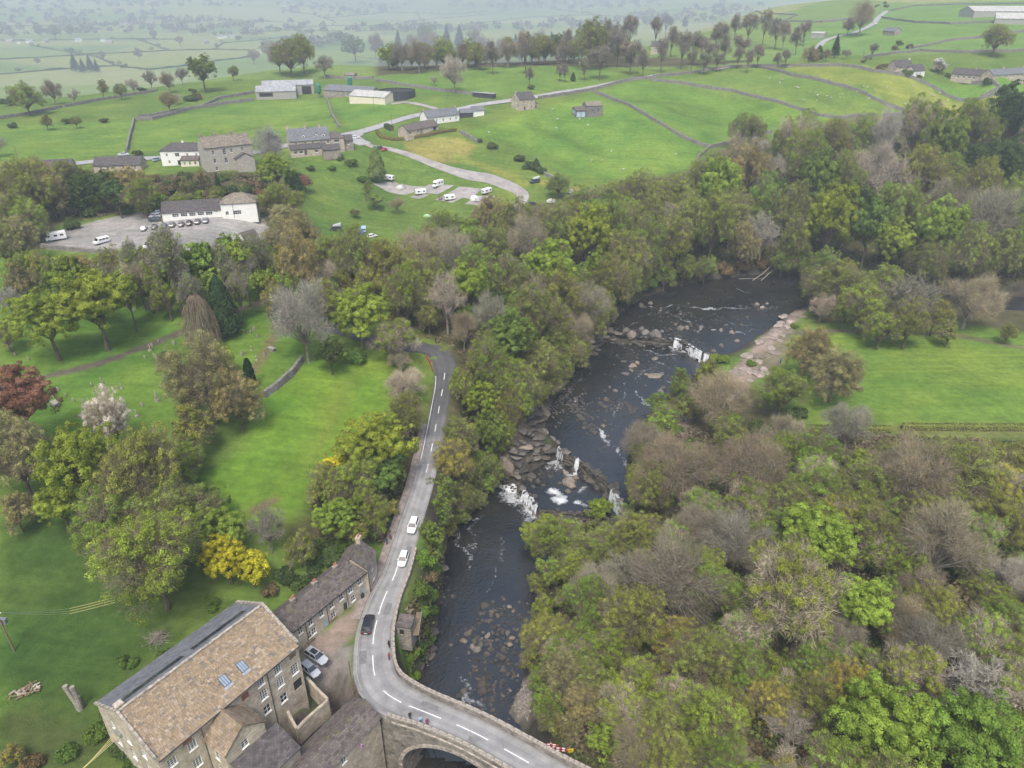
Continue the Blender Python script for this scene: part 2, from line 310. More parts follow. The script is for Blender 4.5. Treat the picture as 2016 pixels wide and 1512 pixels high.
# surveyed heights (units of S metres)
ROAD = [(1150,1562,.0,2.6),(1090,1530,.15,2.5),(1022,1491,.4,2.45),(930,1441,.6,2.45),(842,1404,.5,2.55),(790,1383,.25,3.0),(755,1360,.1,3.2),(738,1330,0,3.2),(734,1290,0,3.1),
 (737,1244,0,3.0),(753,1186,.1,2.8),(777,1132,.4,2.5),(795,1075,.8,2.35),(812,1020,1.5,2.3),(830,965,2.4,2.2),(845,905,3.4,2.2),(856,850,4.6,2.2),
 (865,800,5.8,2.2),(873,755,7,2.3),(875,722,8.2,2.9),(864,697,9.2,3.5),(838,686,10,3.3),(795,683,10.8,2.8),(745,675,11.8,2.7),(700,658,13,2.7),(640,640,13.6,2.7)]
CP = [(640,1340,-.3),(600,1400,-1.2),(560,1480,-2),(480,1540,-2.5),(700,1420,-1),(640,1250,.3),(560,1110,4.2),(600,1050,5),(680,1000,3.2),(760,1000,2.3),
 (330,1260,3.2),(150,1300,3),(30,1450,2),(200,1480,1.2),(100,1150,6),(300,1150,4.5),(430,1000,6.5),(480,930,7.5),(560,850,8.8),(650,760,10.2),(720,720,10.8),(760,850,6.5),
 (300,760,12),(100,750,12),(0,900,11),(420,700,13),(500,600,16),(300,640,14.5),(30,640,14.5),(100,540,16),(300,520,17),(560,540,16),
 (250,450,18),(450,440,18.3),(100,480,17.4),(30,430,18.5),(120,380,20),(300,380,20),(430,380,20.3),(560,400,17),(430,338,22),(300,330,22),(100,325,22),(0,330,22),(620,300,22),(560,300,22),(700,300,21),(650,350,16),
 (700,440,8.5),(620,430,11),(650,390,12),(740,470,7.5),(640,480,9),(560,480,13),(880,390,9),(780,370,10),(950,390,9),(950,350,13),(850,330,14.5),(1000,370,10.5),(1020,410,7),(1000,460,3),(900,460,5),(760,520,8.5),(700,560,11),(820,560,9),(880,600,9),
 (840,262,23.5),(760,270,22.5),(900,290,19.5),(980,300,17),(1060,340,13),(1120,370,10),(865,232,25),(1030,217,27),(930,260,22.5),(1150,232,23.8),(1050,270,19.5),(1200,300,15.5),(1300,330,12.5),(1380,335,11),
 (1250,156,34),(1170,182,30),(1290,240,23),(1400,290,15),(1470,260,17),(1480,130,38),(1540,205,27),(1650,230,23),(1740,240,21),(1880,250,19),(1990,212,24),(1790,152,37),(1720,195,30),(1900,190,28),(1800,142,39),(1980,150,38.5),(1950,100,46),(1850,90,46),(1700,100,42.5),(1600,100,41),(1800,60,52),(1990,35,57),(1900,20,59),(1700,15,57),(1500,20,49),(1400,60,43.5),(1300,90,38.5),(1250,120,36),(1600,50,49),
 (620,190,27),(530,200,26),(700,210,27),(740,215,27),(640,240,24),(400,240,24),(200,260,23.5),(30,280,23),(600,160,29),(700,150,31),(800,180,31),(800,150,33),(950,165,33),(1050,160,34),(900,133,36),(1000,128,36.5),(1100,125,36.5),(780,150,33.5),
 (405,165,29),(300,185,27),(200,200,26.5),(60,222,25.5),(450,175,29),(550,140,32),(650,130,33.5),
 (1130,640,1.5),(1000,640,6),(1080,560,4),(930,760,4.5),(950,850,1.5),(960,700,6),(900,900,2.5),(880,980,.5),(840,1060,.3),(820,1130,-.2),(800,1220,-.5),(800,1290,-.8),(1200,560,1.5),(1130,490,5),(1250,500,2),(1400,500,0),(1340,400,7),(1230,400,8),(1500,420,5.5),(1600,350,9),(1700,450,5),(1600,500,0),(1800,520,0),(1900,480,4),(2000,520,1),(1900,350,11),(1800,300,15),(1650,290,15.5),(1500,310,13),(2010,300,16),(1980,400,9),
 (1560,660,-2.8),(1500,720,-3.8),(1620,640,-2),(1800,750,-1.2),(1950,750,-.8),(1700,680,-1.8),(1900,640,-2),(1600,820,-1.6),(1800,850,-1),(2010,850,-.5),(1400,780,-4.6),(1330,830,-5),(1420,900,-3.2),(1500,900,-2.2),(1700,900,-1),(1300,950,-4.6),(1270,1050,-5),(1400,1000,-3),(1600,1050,-1.5),(1900,1050,-.5),(1180,1120,-7),(1300,1150,-4.5),(1500,1200,-2.5),(1800,1250,-1),(2016,1250,-.5),(1100,1250,-8.2),(1200,1280,-5.5),(1090,1340,-8),(1130,1400,-5),(1300,1380,-3),(1500,1400,-2),(1800,1450,-1.2),(1110,1480,-.6),(1180,1470,-.6),(1200,1512,-.6),(1400,1540,-1.2)]
WORLD_CP = [(-900,300,45),(-700,150,40),(-400,50,25),(-260,-60,15),(-150,-120,8),(0,-150,-2),(150,-120,2),(260,-60,6),(420,60,10),(600,150,22),(800,300,45),(500,450,55),(900,700,75),(1500,1200,95),(700,1500,70),
 (-700,560,10),(-420,720,-5),(-350,900,-38),(-700,900,-40),(-1000,800,-35),(-100,800,5),(-100,1100,-45),(-400,1250,-58),(-900,1500,-60),(-200,1800,-62),(150,1000,12),(350,1500,5),(-1500,1200,-45),(-2500,1600,-20),(-500,2600,-62),(-1300,2600,-60),(300,2500,-45),(1000,2500,10),
 (-2500,4500,0),(-1200,4600,-22),(-200,4800,-28),(800,4600,-10),(2500,3500,60),(-3500,3000,60),(0,6500,85),(-2500,6500,150),(2500,6500,120),(0,8800,300),(-5500,7500,380),(5500,7000,300),(3500,1500,110),(-3500,800,140),(3500,0,60),(-3500,-300,120),(0,-600,10),(-1500,-600,60),(1500,-600,40)]
pts = [plane_pt(u, v, z*S) for u, v, z in CP] + [plane_pt(u, v, z*S) for u, v, z, _ in ROAD[::2]] + WORLD_CP
pts = np.array(pts, float)
def warp(x, y): x = np.asarray(x, float); y = np.asarray(y, float)+120.; y = np.where(np.abs(y) < 1, 1, y); return np.arctan2(x, y)*1.4, np.log(np.hypot(x, y))
def tps_fit(p, lam=2e-4):
    a, c = warp(p[:, 0], p[:, 1]); n = len(a)
    d2 = (a[:, None]-a)**2 + (c[:, None]-c)**2; K = .5*d2*np.log(d2+1e-12) + lam*np.eye(n)
    Q = np.stack([np.ones(n), a, c], 1); A = np.zeros((n+3, n+3)); A[:n, :n] = K; A[:n, n:] = Q; A[n:, :n] = Q.T
    return a, c, np.linalg.solve(A, np.concatenate([p[:, 2], np.zeros(3)]))
TA, TC, TW = tps_fit(pts)
def tps(x, y):
    a, c = warp(x, y); out = np.empty(a.shape); af, cf, of = a.ravel(), c.ravel(), out.ravel()
    for i in range(0, len(af), 20000):
        d2 = (af[i:i+20000, None]-TA)**2 + (cf[i:i+20000, None]-TC)**2
        of[i:i+20000] = (.5*d2*np.log(d2+1e-12)) @ TW[:-3] + TW[-3] + TW[-2]*af[i:i+20000] + TW[-1]*cf[i:i+20000]
    return of.reshape(a.shape)
def axis(lo, hi, step, g, far_lo, far_hi):
    a = list(np.arange(lo, hi+step/2, step)); s = step; x = a[-1]
    while x < far_hi: s *= g; x += s; a.append(x)
    s = step; x = a[0]; b = []
    while x > far_lo: s *= g; x -= s; b.append(x)
    return np.array(b[::-1]+a)
XS = axis(-150, 230, 1.4, 1.025, -6800, 6800); YS = axis(25, 330, 1.4, 1.022, -400, 9000)
GX, GY = np.meshgrid(XS, YS); GZ = tps(GX, GY)
# gentle natural unevenness of the land
def vnoise(x, y, s, seed):
    r = np.random.default_rng(seed); G = r.random((256, 256)); x = x/s; y = y/s
    xi = np.floor(x).astype(int); yi = np.floor(y).astype(int); fx = x-xi; fy = y-yi; fx = fx*fx*(3-2*fx); fy = fy*fy*(3-2*fy)
    g = lambda i, j: G[i % 256, j % 256]
    return (g(yi, xi)*(1-fx)+g(yi, xi+1)*fx)*(1-fy) + (g(yi+1, xi)*(1-fx)+g(yi+1, xi+1)*fx)*fy - .5
GZ += .5*vnoise(GX, GY, 17, 1) + .22*vnoise(GX, GY, 6, 2)
far = np.clip((GY-2600)/3000, 0, 1); GZ += far*(70*vnoise(GX, GY, 900, 3)+30*vnoise(GX, GY, 380, 4))
def seg_dist(x, y, pl, vals=None):
    """distance to a polyline and the value carried along it"""
    best = np.full(x.shape, 1e9); val = np.zeros(x.shape)
    for i in range(len(pl)-1):
        ax, ay = pl[i][:2]; bx, by = pl[i+1][:2]; dx, dy = bx-ax, by-ay; L = dx*dx+dy*dy+1e-9
        t = np.clip(((x-ax)*dx+(y-ay)*dy)/L, 0, 1); d = np.hypot(x-ax-t*dx, y-ay-t*dy); k = d < best
        best = np.where(k, d, best)
        if vals is not None: val = np.where(k, vals[i]+(vals[i+1]-vals[i])*t, val)
    return best, val
def inpoly(x, y, pg):
    r = np.zeros(x.shape, bool); n = len(pg)
    for i in range(n):
        x0, y0 = pg[i][:2]; x1, y1 = pg[(i+1) % n][:2]
        if y0 == y1: continue
        c = ((y0 > y) != (y1 > y)) & (x < (x1-x0)*(y-y0)/(y1-y0)+x0); r ^= c
    return r
def smooth(e0, e1, x): t = np.clip((x-e0)/(e1-e0), 0, 1); return t*t*(3-2*t)
# lane: smooth centre line, land levelled under it
def spline(p, step=1.2):
    p = [np.array(q, float) for q in p]; out = []
    for i in range(len(p)-1):
        p0, p1, p2, p3 = p[max(i-1, 0)], p[i], p[i+1], p[min(i+2, len(p)-1)]
        n = max(2, int(np.linalg.norm((p2-p1)[:2])/step))
        for k in range(n):
            t = k/n; out.append(.5*((2*p1)+(-p0+p2)*t+(2*p0-5*p1+4*p2-p3)*t*t+(-p0+3*p1-3*p2+p3)*t**3))
    out.append(p[-1]); return out
LANE = spline([(*plane_pt(u, v, z*S), hw) for u, v, z, hw in ROAD])
# pools of the river: outlines at their own water level
POOLS = [(-11.2*S, [(700,1500),(748,1455),(800,1425),(1010,1490),(1040,1640),(680,1680)]),
 (-10*S, [(748,1475),(790,1400),(828,1345),(850,1262),(862,1195),(872,1135),(862,1092),(888,1045),(915,1000),(945,960),(975,938),(1020,955),(1045,975),(1062,1003),(1110,1008),(1180,1012),(1240,1045),(1235,1090),(1120,1120),(1060,1160),(1085,1215),(1075,1250),(1040,1290),(1030,1345),(1002,1400),(1060,1480),(1040,1520)]),
 (-8.4*S, [(1020,955),(1045,930),(1072,912),(1108,900),(1140,916),(1190,955),(1215,990),(1240,1040),(1180,1008),(1110,1006),(1062,1000)]),
 (-6.3*S, [(1066,862),(1074,830),(1082,800),(1100,765),(1128,735),(1150,705),(1195,672),(1300,675),(1335,672),(1392,705),(1410,715),(1372,735),(1325,775),(1290,795),(1262,835),(1240,880),(1232,930),(1248,1005),(1238,1030),(1206,960),(1140,905),(1112,893),(1092,868)]),
 (-4.2*S, [(1190,655),(1225,612),(1262,588),(1330,562),(1400,550),(1500,540),(1600,543),(1700,560),(1850,570),(2016,585),(2150,595),(2150,640),(2016,622),(1900,606),(1750,600),(1600,600),(1558,616),(1500,655),(1450,690),(1410,702),(1388,697),(1330,668),(1300,668),(1240,664)])]
POOLS = [(z, [plane_pt(u, v, z) for u, v in pg]) for z, pg in POOLS]
sub = (GX > -70) & (GX < 260) & (GY > 20) & (GY < 330)
x, y = GX[sub], GY[sub]; bestd = np.full(x.shape, 1e9); lev = np.zeros(x.shape); inside = np.zeros(x.shape, bool)
for z, pg in POOLS:
    d, _ = seg_dist(x, y, pg+[pg[0]]); i = inpoly(x, y, pg); d = np.where(i, -d, d)
    k = d < bestd; bestd = np.where(k, d, bestd); lev = np.where(k, z, lev); inside |= i
g = GZ[sub]; bankn = 1.2*vnoise(x, y, 3, 7) + .8*vnoise(x, y, 8, 8)
bank = lev + .25 + np.maximum(bestd-.3, 0)*1.25*(1+.5*bankn) + .35*bankn*np.clip(bestd, 0, 2)
bed = lev - np.clip(-bestd*.45, .15, 1.3) - .1
g2 = np.where(bestd > 0, np.maximum(np.minimum(g, bank), lev+.1), bed)
GZ[sub] = g2
RIVD = np.full(GX.shape, 1e9); RIVD[sub] = bestd
# level the lane, but not where the bridge carries it
d, zl = seg_dist(GX, GY, LANE[::2]+[LANE[-1]], [q[2] for q in LANE[::2]+[LANE[-1]]])
onbridge = (GX > -19) & (GX < 16) & (RIVD < 3.0) & (GY < 90)
wt = (1-smooth(3.6, 7.5, d))*np.where(onbridge | (RIVD < 0), 0, 1); GZ = GZ*(1-wt) + (zl-.06)*wt
XL, YL = list(XS), list(YS)
def height(x, y):
    i = min(max(bisect.bisect_right(XL, x)-1, 0), len(XL)-2); j = min(max(bisect.bisect_right(YL, y)-1, 0), len(YL)-2)
    a = (x-XL[i])/(XL[i+1]-XL[i]); c = (y-YL[j])/(YL[j+1]-YL[j])
    return (GZ[j, i]*(1-a)+GZ[j, i+1]*a)*(1-c) + (GZ[j+1, i]*(1-a)+GZ[j+1, i+1]*a)*c
def P(u, v, lift=0.):
    """where a sight line meets the land (or a level lift metres above it)"""
    d = sight(u, v); t = 30.; pt = t
    while t < 9000:
        if CAMZ+d[2]*t < height(d[0]*t, d[1]*t)+lift: break
        pt = t; t *= 1.02
    for _ in range(14):
        m_ = (pt+t)/2
        if CAMZ+d[2]*m_ < height(d[0]*m_, d[1]*m_)+lift: t = m_
        else: pt = m_
    return Vector((d[0]*t, d[1]*t, CAMZ+d[2]*t))
def G(u, v): q = P(u, v); return Vector((q.x, q.y, height(q.x, q.y)))
def depth(p): return p.y*math.cos(PIT) + (CAMZ-p.z)*math.sin(PIT)
def drop(pl, lift=0): return [Vector((q[0], q[1], height(q[0], q[1])+lift)) for q in pl]
# ------------------------------------------------------------------ painted ground
COLR = np.empty(GX.shape+(3,)); COLR[:] = (.09,.155,.036)
def region(pg, c, soft=0, px=True):
    pg = [G(*q) for q in pg] if px else pg
    xs = [q[0] for q in pg]; ys = [q[1] for q in pg]
    k = (GX > min(xs)-soft) & (GX < max(xs)+soft) & (GY > min(ys)-soft) & (GY < max(ys)+soft)
    if not k.any(): return
    x, y = GX[k], GY[k]
    if soft:
        d, _ = seg_dist(x, y, list(pg)+[pg[0]]); i = inpoly(x, y, pg); wt = np.clip(.5+np.where(i, d, -d)/soft+.8*vnoise(x, y, 2.5, 21), 0, 1)[:, None]
        COLR[k] = COLR[k]*(1-wt) + np.array(c)*wt
    else:
        q = COLR[k]; q[inpoly(x, y, pg)] = c; COLR[k] = q
def trail(pl, wid, c, px=True, soft=.8):
    pl = [G(*q) for q in pl] if px else pl
    xs = [q[0] for q in pl]; ys = [q[1] for q in pl]; e = wid+3
    k = (GX > min(xs)-e) & (GX < max(xs)+e) & (GY > min(ys)-e) & (GY < max(ys)+e)
    x, y = GX[k], GY[k]; d, _ = seg_dist(x, y, pl); wt = (1-smooth(wid-soft, wid+soft, d+1.2*vnoise(x, y, 2.5, 22)))[:, None]
    COLR[k] = COLR[k]*(1-wt) + np.array(c)*wt
# valley patchwork of hay meadow and pasture
vm = GY > 560
seeds = np.stack([RNG.uniform(-4200, 4200, 560), RNG.uniform(560, 8000, 560)], 1)
fc = np.array([(.11,.185,.05), (.13,.20,.055), (.17,.215,.07), (.10,.17,.05), (.20,.225,.085), (.12,.19,.06)])
x, y = GX[vm], GY[vm]; near = np.zeros(x.shape, int); bd = np.full(x.shape, 1e12)
for i, (sx, sy) in enumerate(seeds):
    d = ((x-sx)*1.0)**2 + ((y-sy)*1.5)**2; k = d < bd; bd[k] = d[k]; near[k] = i
COLR[vm] = fc[near % len(fc)]
hm = GY > 4800; COLR[hm] = COLR[hm]*.8
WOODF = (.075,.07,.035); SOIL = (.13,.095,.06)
# plateau fields
region([(0,250),(270,235),(250,300),(0,325)], (.10,.185,.04))
region([(275,240),(500,200),(640,195),(668,255),(560,275),(260,300)], (.10,.185,.04))
region([(650,195),(780,205),(830,215),(690,255)], (.095,.19,.04))
region([(700,150),(900,133),(1120,128),(1230,145),(1150,175),(960,190),(800,180)], (.10,.185,.042))
region([(900,262),(1050,218),(1170,185),(1290,240),(1395,290),(1375,330),(1300,345),(1130,350),(1010,280)], (.10,.195,.038), 2)
region([(1175,182),(1280,160),(1540,205),(1650,232),(1480,262),(1400,288),(1300,240)], (.095,.185,.036))
region([(1285,158),(1480,132),(1640,165),(1790,222),(1740,232),(1640,232),(1530,202)], (.115,.19,.045))
region([(1490,131),(1790,153),(1930,196),(2000,212),(1880,248),(1790,222),(1650,165)], (.165,.215,.05))
region([(1790,150),(2040,150),(2040,205),(1930,195),(1850,180)], (.10,.205,.04))
region([(1250,120),(1480,128),(1600,90),(1700,20),(1400,60),(1300,90)], (.12,.195,.06), 8)
region([(1480,128),(1800,100),(2040,100),(2040,0),(1700,10)], (.105,.20,.055), 8)
# lynchets across the pastures, their slope shade also painted into the ground tint
for pl, wd in (([(985,270),(1060,295),(1130,330)], 5), ([(1050,245),(1120,270),(1180,300)], 4), ([(1240,195),(1330,200),(1400,215)], 6), ([(1330,215),(1430,245),(1500,245)], 5), ([(420,262),(520,245),(640,228)], 4), ([(1600,185),(1660,205)], 4)):
    pl = [G(*q) for q in pl]; d, _ = seg_dist(GX, GY, pl); k = d < 25; GZ[k] -= 1.5*np.exp(-(d[k]/(wd*1.3))**2); COLR[k] *= (1-.22*np.exp(-(d[k]/wd)**2))[:, None]
# churchyard, glebe field, mill meadow
region([(0,520),(250,500),(540,500),(640,560),(600,700),(520,780),(330,870),(0,880)], (.08,.16,.03), 3)
region([(520,780),(600,710),(700,690),(770,720),(770,840),(690,900),(640,1000),(560,1060),(420,1010),(400,940),(480,880)], (.095,.19,.028), 3)
trail([(760,700),(700,740),(650,800),(610,870),(570,940),(520,1000)], 2.6, (.108,.192,.030), soft=3)
trail([(680,760),(620,900)], 1.6, (.118,.185,.034), soft=2)
region([(0,1030),(380,1020),(420,1180),(470,1180),(240,1380),(250,1512),(0,1540)], (.050,.094,.024), 3)
region([(0,1400),(180,1420),(240,1520),(0,1560)], (.06,.085,.03), 4)
trail([(540,985),(500,1005)], 1, SOIL)
# woods
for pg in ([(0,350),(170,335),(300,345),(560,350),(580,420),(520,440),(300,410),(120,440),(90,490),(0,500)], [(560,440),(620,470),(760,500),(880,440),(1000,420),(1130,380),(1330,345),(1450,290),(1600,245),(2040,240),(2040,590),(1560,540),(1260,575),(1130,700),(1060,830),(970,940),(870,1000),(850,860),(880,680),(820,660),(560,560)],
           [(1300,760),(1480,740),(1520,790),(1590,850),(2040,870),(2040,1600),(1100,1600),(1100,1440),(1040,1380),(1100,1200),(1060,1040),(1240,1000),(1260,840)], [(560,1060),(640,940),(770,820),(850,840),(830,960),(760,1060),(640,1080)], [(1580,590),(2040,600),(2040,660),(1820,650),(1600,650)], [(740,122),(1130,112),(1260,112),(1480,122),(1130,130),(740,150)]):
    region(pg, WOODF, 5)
region([(1590,835),(2040,832),(2040,865),(1600,870)], (.13,.16,.06), 2)
region([(1480,700),(1560,640),(1900,640),(2040,660),(2040,830),(1800,835),(1590,835),(1570,780),(1500,780)], (.105,.19,.036), 5)
trail([(2040,690),(1850,655),(1560,655)], 1.6, (.13,.12,.07))
# bare pinkish limestone shelf beside the upper fall, worn paths
SHELF = [(1585,608),(1566,640),(1530,685),(1512,735),(1475,755),(1440,790),(1412,785),(1435,738),(1462,708),(1490,675),(1545,622)]
region(SHELF, (.25,.20,.17), 1.5)
region([(1535,650),(1560,660),(1540,720),(1500,740),(1490,715)], (.15,.135,.085), 3)
trail([(1345,850),(1375,880),(1410,905),(1425,940),(1410,1000),(1400,1060)], 2.6, (.15,.115,.10))
trail([(1330,800),(1345,850)], 2.4, (.24,.19,.16))
# pub yard, tracks, campsite
region([(95,490),(85,470),(120,452),(200,432),(300,412),(320,432),(520,425),(545,470),(480,500),(300,500)], (.245,.236,.228), 1.2)
region([(420,440),(520,430),(540,465),(430,470)], (.285,.275,.268), 1)
region([(795,280),(905,272),(935,285),(915,320),(860,322),(800,300)], (.20,.19,.055), 2)
trail([(0,765),(60,748),(150,727),(230,705),(330,665),(400,640),(500,600),(535,585)], 1.3, (.10,.082,.07), soft=.4)
trail([(500,730),(530,680),(545,640)], .8, (.12,.10,.06))
for pl in ([(900,310),(1000,345),(1030,360)], [(1060,355),(1130,372)]): trail(pl, 3, (.15,.19,.045), soft=2)
# rocky river banks and boggy edges
k = RIVD < 7; x, y, rd = GX[k], GY[k], RIVD[k]
wt = (1-smooth(1.2, 4.2, rd+3.5*vnoise(x, y, 5, 31)))[:, None]; COLR[k] = COLR[k]*(1-wt)+np.array((.055,.048,.040))*wt
region([(990,930),(980,900),(1010,850),(1050,795),(1080,800),(1075,840),(1062,870),(1060,925),(1020,955)], (.075,.064,.055), 1.5)
region([(1150,660),(1200,650),(1260,668),(1200,690),(1150,715),(1100,760),(1080,740)], (.075,.064,.055), 2)
region([(1003,1408),(1018,1345),(1040,1335),(1050,1390),(1040,1425)], (.19,.172,.148), 1.0)
region([(690,1268),(640,1235),(590,1280),(600,1330),(630,1390),(690,1375),(697,1320)], (.22,.20,.185), .8)
region([(745,1130),(700,1190),(640,1245),(600,1275),(650,1300),(700,1250)], (.26,.205,.17), .8)
region([(590,1395),(650,1345),(720,1380),(600,1512),(540,1530),(520,1450)], (.13,.11,.10), 1)
gk = COLR[..., 1] > COLR[..., 0]*1.15; va, vb, vc = vnoise(GX, GY, 2.8, 301), vnoise(GX, GY, 9, 302), vnoise(GX, GY, 26, 303); nr_ = 1-smooth(380, 700, GY); COLR *= (1+nr_*(.22*va+.24*vb+.18*vc))[..., None]; COLR[..., 0] *= np.where(gk, 1+nr_*(.22*vb+.2*vc), 1); COLR[gk] *= np.array((1.1, 1.0, .85)); ntv = len(XS); me = bpy.data.meshes.new('terrain')
co = np.stack([GX, GY, GZ], -1).reshape(-1, 3); nj, ni = GX.shape
idx = np.arange(nj*ni).reshape(nj, ni); fq = np.stack([idx[:-1, :-1], idx[:-1, 1:], idx[1:, 1:], idx[1:, :-1]], -1).reshape(-1, 4)
me.vertices.add(len(co)); me.vertices.foreach_set('co', co.ravel().astype(np.float32))
me.loops.add(fq.size); me.loops.foreach_set('vertex_index', fq.ravel().astype(np.int32))
me.polygons.add(len(fq)); me.polygons.foreach_set('loop_start', np.arange(0, fq.size, 4, dtype=np.int32)); me.polygons.foreach_set('use_smooth', np.ones(len(fq), bool))
me.update(calc_edges=True); me.validate()
at = me.color_attributes.new('tint', 'FLOAT_COLOR', 'POINT'); at.data.foreach_set('color', np.concatenate([COLR.reshape(-1, 3), np.ones((nj*ni, 1))], 1).ravel().astype(np.float32))
me.materials.append(M['ground']); setting(link('terrain', me))

# ------------------------------------------------------------------ river: one sheet per pool, foam mask where it breaks
FOAM = [(3, 2.2, .42, [(1322,684),(1345,692),(1378,702)]), (2, 2.2, .40, [(1070,905),(1100,915)]), (1, 3.0, .42, [(1000,975),(1040,1000),(1062,1018)]), (3, .8, .30, [(1330,705),(1290,720),(1250,745)]), (3, .7, .28, [(1240,760),(1215,800),(1200,840)]), (3, .6, .27, [(1160,770),(1130,790),(1105,810)]), (4, .6, .27, [(1240,640),(1290,628),(1340,640)]), (4, .6, .27, [(1400,630),(1450,640),(1490,640)]), (1, .7, .26, [(940,1010),(930,1060),(915,1120)]), (1, .6, .25, [(990,1060),(980,1120),(960,1170)]), (1, .8, .28, [(900,1330),(930,1370),(960,1400)]),   # polylines at a level: (level index, width m, strength, points)
 (1, 1.6, .62, [(985,962),(1010,968)]), (1, 2.0, .6, [(1010,960),(1035,975),(1052,992)]), (1, 1.2, .5, [(1045,1005),(1056,1015)]), (1, .9, .32, [(905,1045),(898,1062),(912,1080),(925,1100)]), (1, .8, .3, [(880,1130),(868,1160),(862,1190)]),
 (1, .8, .3, [(925,1020),(950,1015)]), (1, .7, .28, [(856,1240),(850,1285),(838,1310)]), (1, 1.2, .34, [(920,1375),(940,1385)]), (1, 1.0, .3, [(1045,1205),(1065,1215)]), (1, 5.5, .5, [(1200,1000),(1225,1030),(1235,1060)]), (1, 2, .4, [(1140,1025),(1150,1045)]),
 (2, 1.5, .55, [(1085,965),(1100,975),(1112,982)]), (2, 1.2, .6, [(1090,980),(1110,990)]), (2, 1.1, .55, [(1112,930),(1130,932)]), (2, 1.0, .45, [(1140,968),(1158,960)]), (2, 1, .5, [(1140,992),(1152,995)]), (2, .8, .5, [(1075,918),(1088,918)]), (2, .8, .5, [(1098,920),(1108,918)]),
 (3, .7, .42, [(1180,842),(1187,855),(1196,870),(1192,878),(1205,880),(1215,892),(1226,905),(1233,920)]), (3, .5, .3, [(1185,880),(1195,870)]), (3, .6, .36, [(1255,770),(1265,790),(1280,795)]), (3, .7, .35, [(1310,745),(1330,760),(1350,765)]),
 (3, .6, .33, [(1270,690),(1300,700),(1325,695)]), (3, .6, .33, [(1290,710),(1315,725)]), (3, .5, .28, [(1190,735),(1230,750),(1245,770)]), (3, 1.6, .62, [(1325,678),(1340,683)]), (3, 1.8, .62, [(1345,690),(1372,693)]), (3, .8, .45, [(1386,700),(1396,705)]), (3, .5, .32, [(1190,800),(1210,812)]), (3, .5, .3, [(1240,715),(1260,712)]),
 (3, .4, .28, [(1200,830),(1215,840),(1230,830)]), (3, .4, .28, [(1150,790),(1185,800)]), (3, .5, .3, [(1330,720),(1350,730)]),
 (4, .5, .38, [(1280,606),(1330,602),(1390,607),(1450,606),(1525,606)]), (4, 1.2, .42, [(1388,608),(1415,610)]), (4, .8, .4, [(1370,655),(1378,640)]), (4, .7, .38, [(1400,648),(1412,647)]), (4, .7, .35, [(1448,652),(1465,660)]), (4, .6, .33, [(1470,650),(1485,648)]), (4, .6, .3, [(1300,615),(1340,625),(1370,640)]), (4, .5, .26, [(1440,625),(1490,630)]), (4, .5, .28, [(1290,640),(1310,645)])]
FW = [(i, wd, s_, [plane_pt(u, v, POOLS[i][0]) for u, v in pl]) for i, wd, s_, pl in FOAM]
for i, (z, pg) in enumerate(POOLS):
    step = .55; xs = np.arange(min(q[0] for q in pg)-1.5, max(q[0] for q in pg)+1.5, step); ys = np.arange(min(q[1] for q in pg)-1.5, max(q[1] for q in pg)+1.5, step)
    X, Y = np.meshgrid(xs, ys); D, _ = seg_dist(X, Y, pg+[pg[0]]); I = inpoly(X, Y, pg)
    keep = I | (D < .9)
    # do not spill over the lip into the next pool down
    for j, (z2, pg2) in enumerate(POOLS):
        if z2 < z: keep &= ~(inpoly(X, Y, pg2) & ~I & (D > .4))
    fo = np.zeros(X.shape); XW = X+2.4*vnoise(X, Y, 2.6, 70+i)+1.0*vnoise(X, Y, 1.1, 80+i); YW = Y+2.4*vnoise(X, Y, 2.6, 90+i)+1.0*vnoise(X, Y, 1.1, 95+i)
    for fi, wd, s_, pl in FW:
        if fi == i: d, _ = seg_dist(XW, YW, pl); fo = np.maximum(fo, s_*np.exp(-(d/wd)**2)*(1+.5*vnoise(X, Y, 1.7, 99)))
    if i == 1: fo = np.maximum(fo, .12*(1-smooth(0, 1.2, D)))
    if i in (3, 4): fo += .07*np.clip(vnoise(X*1.0, Y*.6, 3, 40+i)*2, 0, 1)
    cell = keep[:-1, :-1] & keep[1:, :-1] & keep[:-1, 1:] & keep[1:, 1:]
    idx = np.full(X.shape, -1); used = np.zeros(X.shape, bool)
    for a, b_ in ((slice(None, -1), slice(None, -1)), (slice(1, None), slice(None, -1)), (slice(None, -1), slice(1, None)), (slice(1, None), slice(1, None))): used[a, b_] |= cell
    idx[used] = np.arange(used.sum()); rip = .05*vnoise(X, Y, 2.2, 50+i)
    V = np.stack([X[used], Y[used], z+rip[used]], -1).tolist(); jj, ii = np.nonzero(cell)
    Fq = np.stack([idx[jj, ii], idx[jj, ii+1], idx[jj+1, ii+1], idx[jj+1, ii]], -1).tolist()
    me = bpy.data.meshes.new('river_water'); me.from_pydata(V, [], Fq); me.polygons.foreach_set('use_smooth', [True]*len(Fq)); me.materials.append(M['water'])
    at = me.attributes.new('foam', 'FLOAT', 'POINT'); at.data.foreach_set('value', fo[used].astype(np.float32)); me.update(); setting(link('river_water', me))
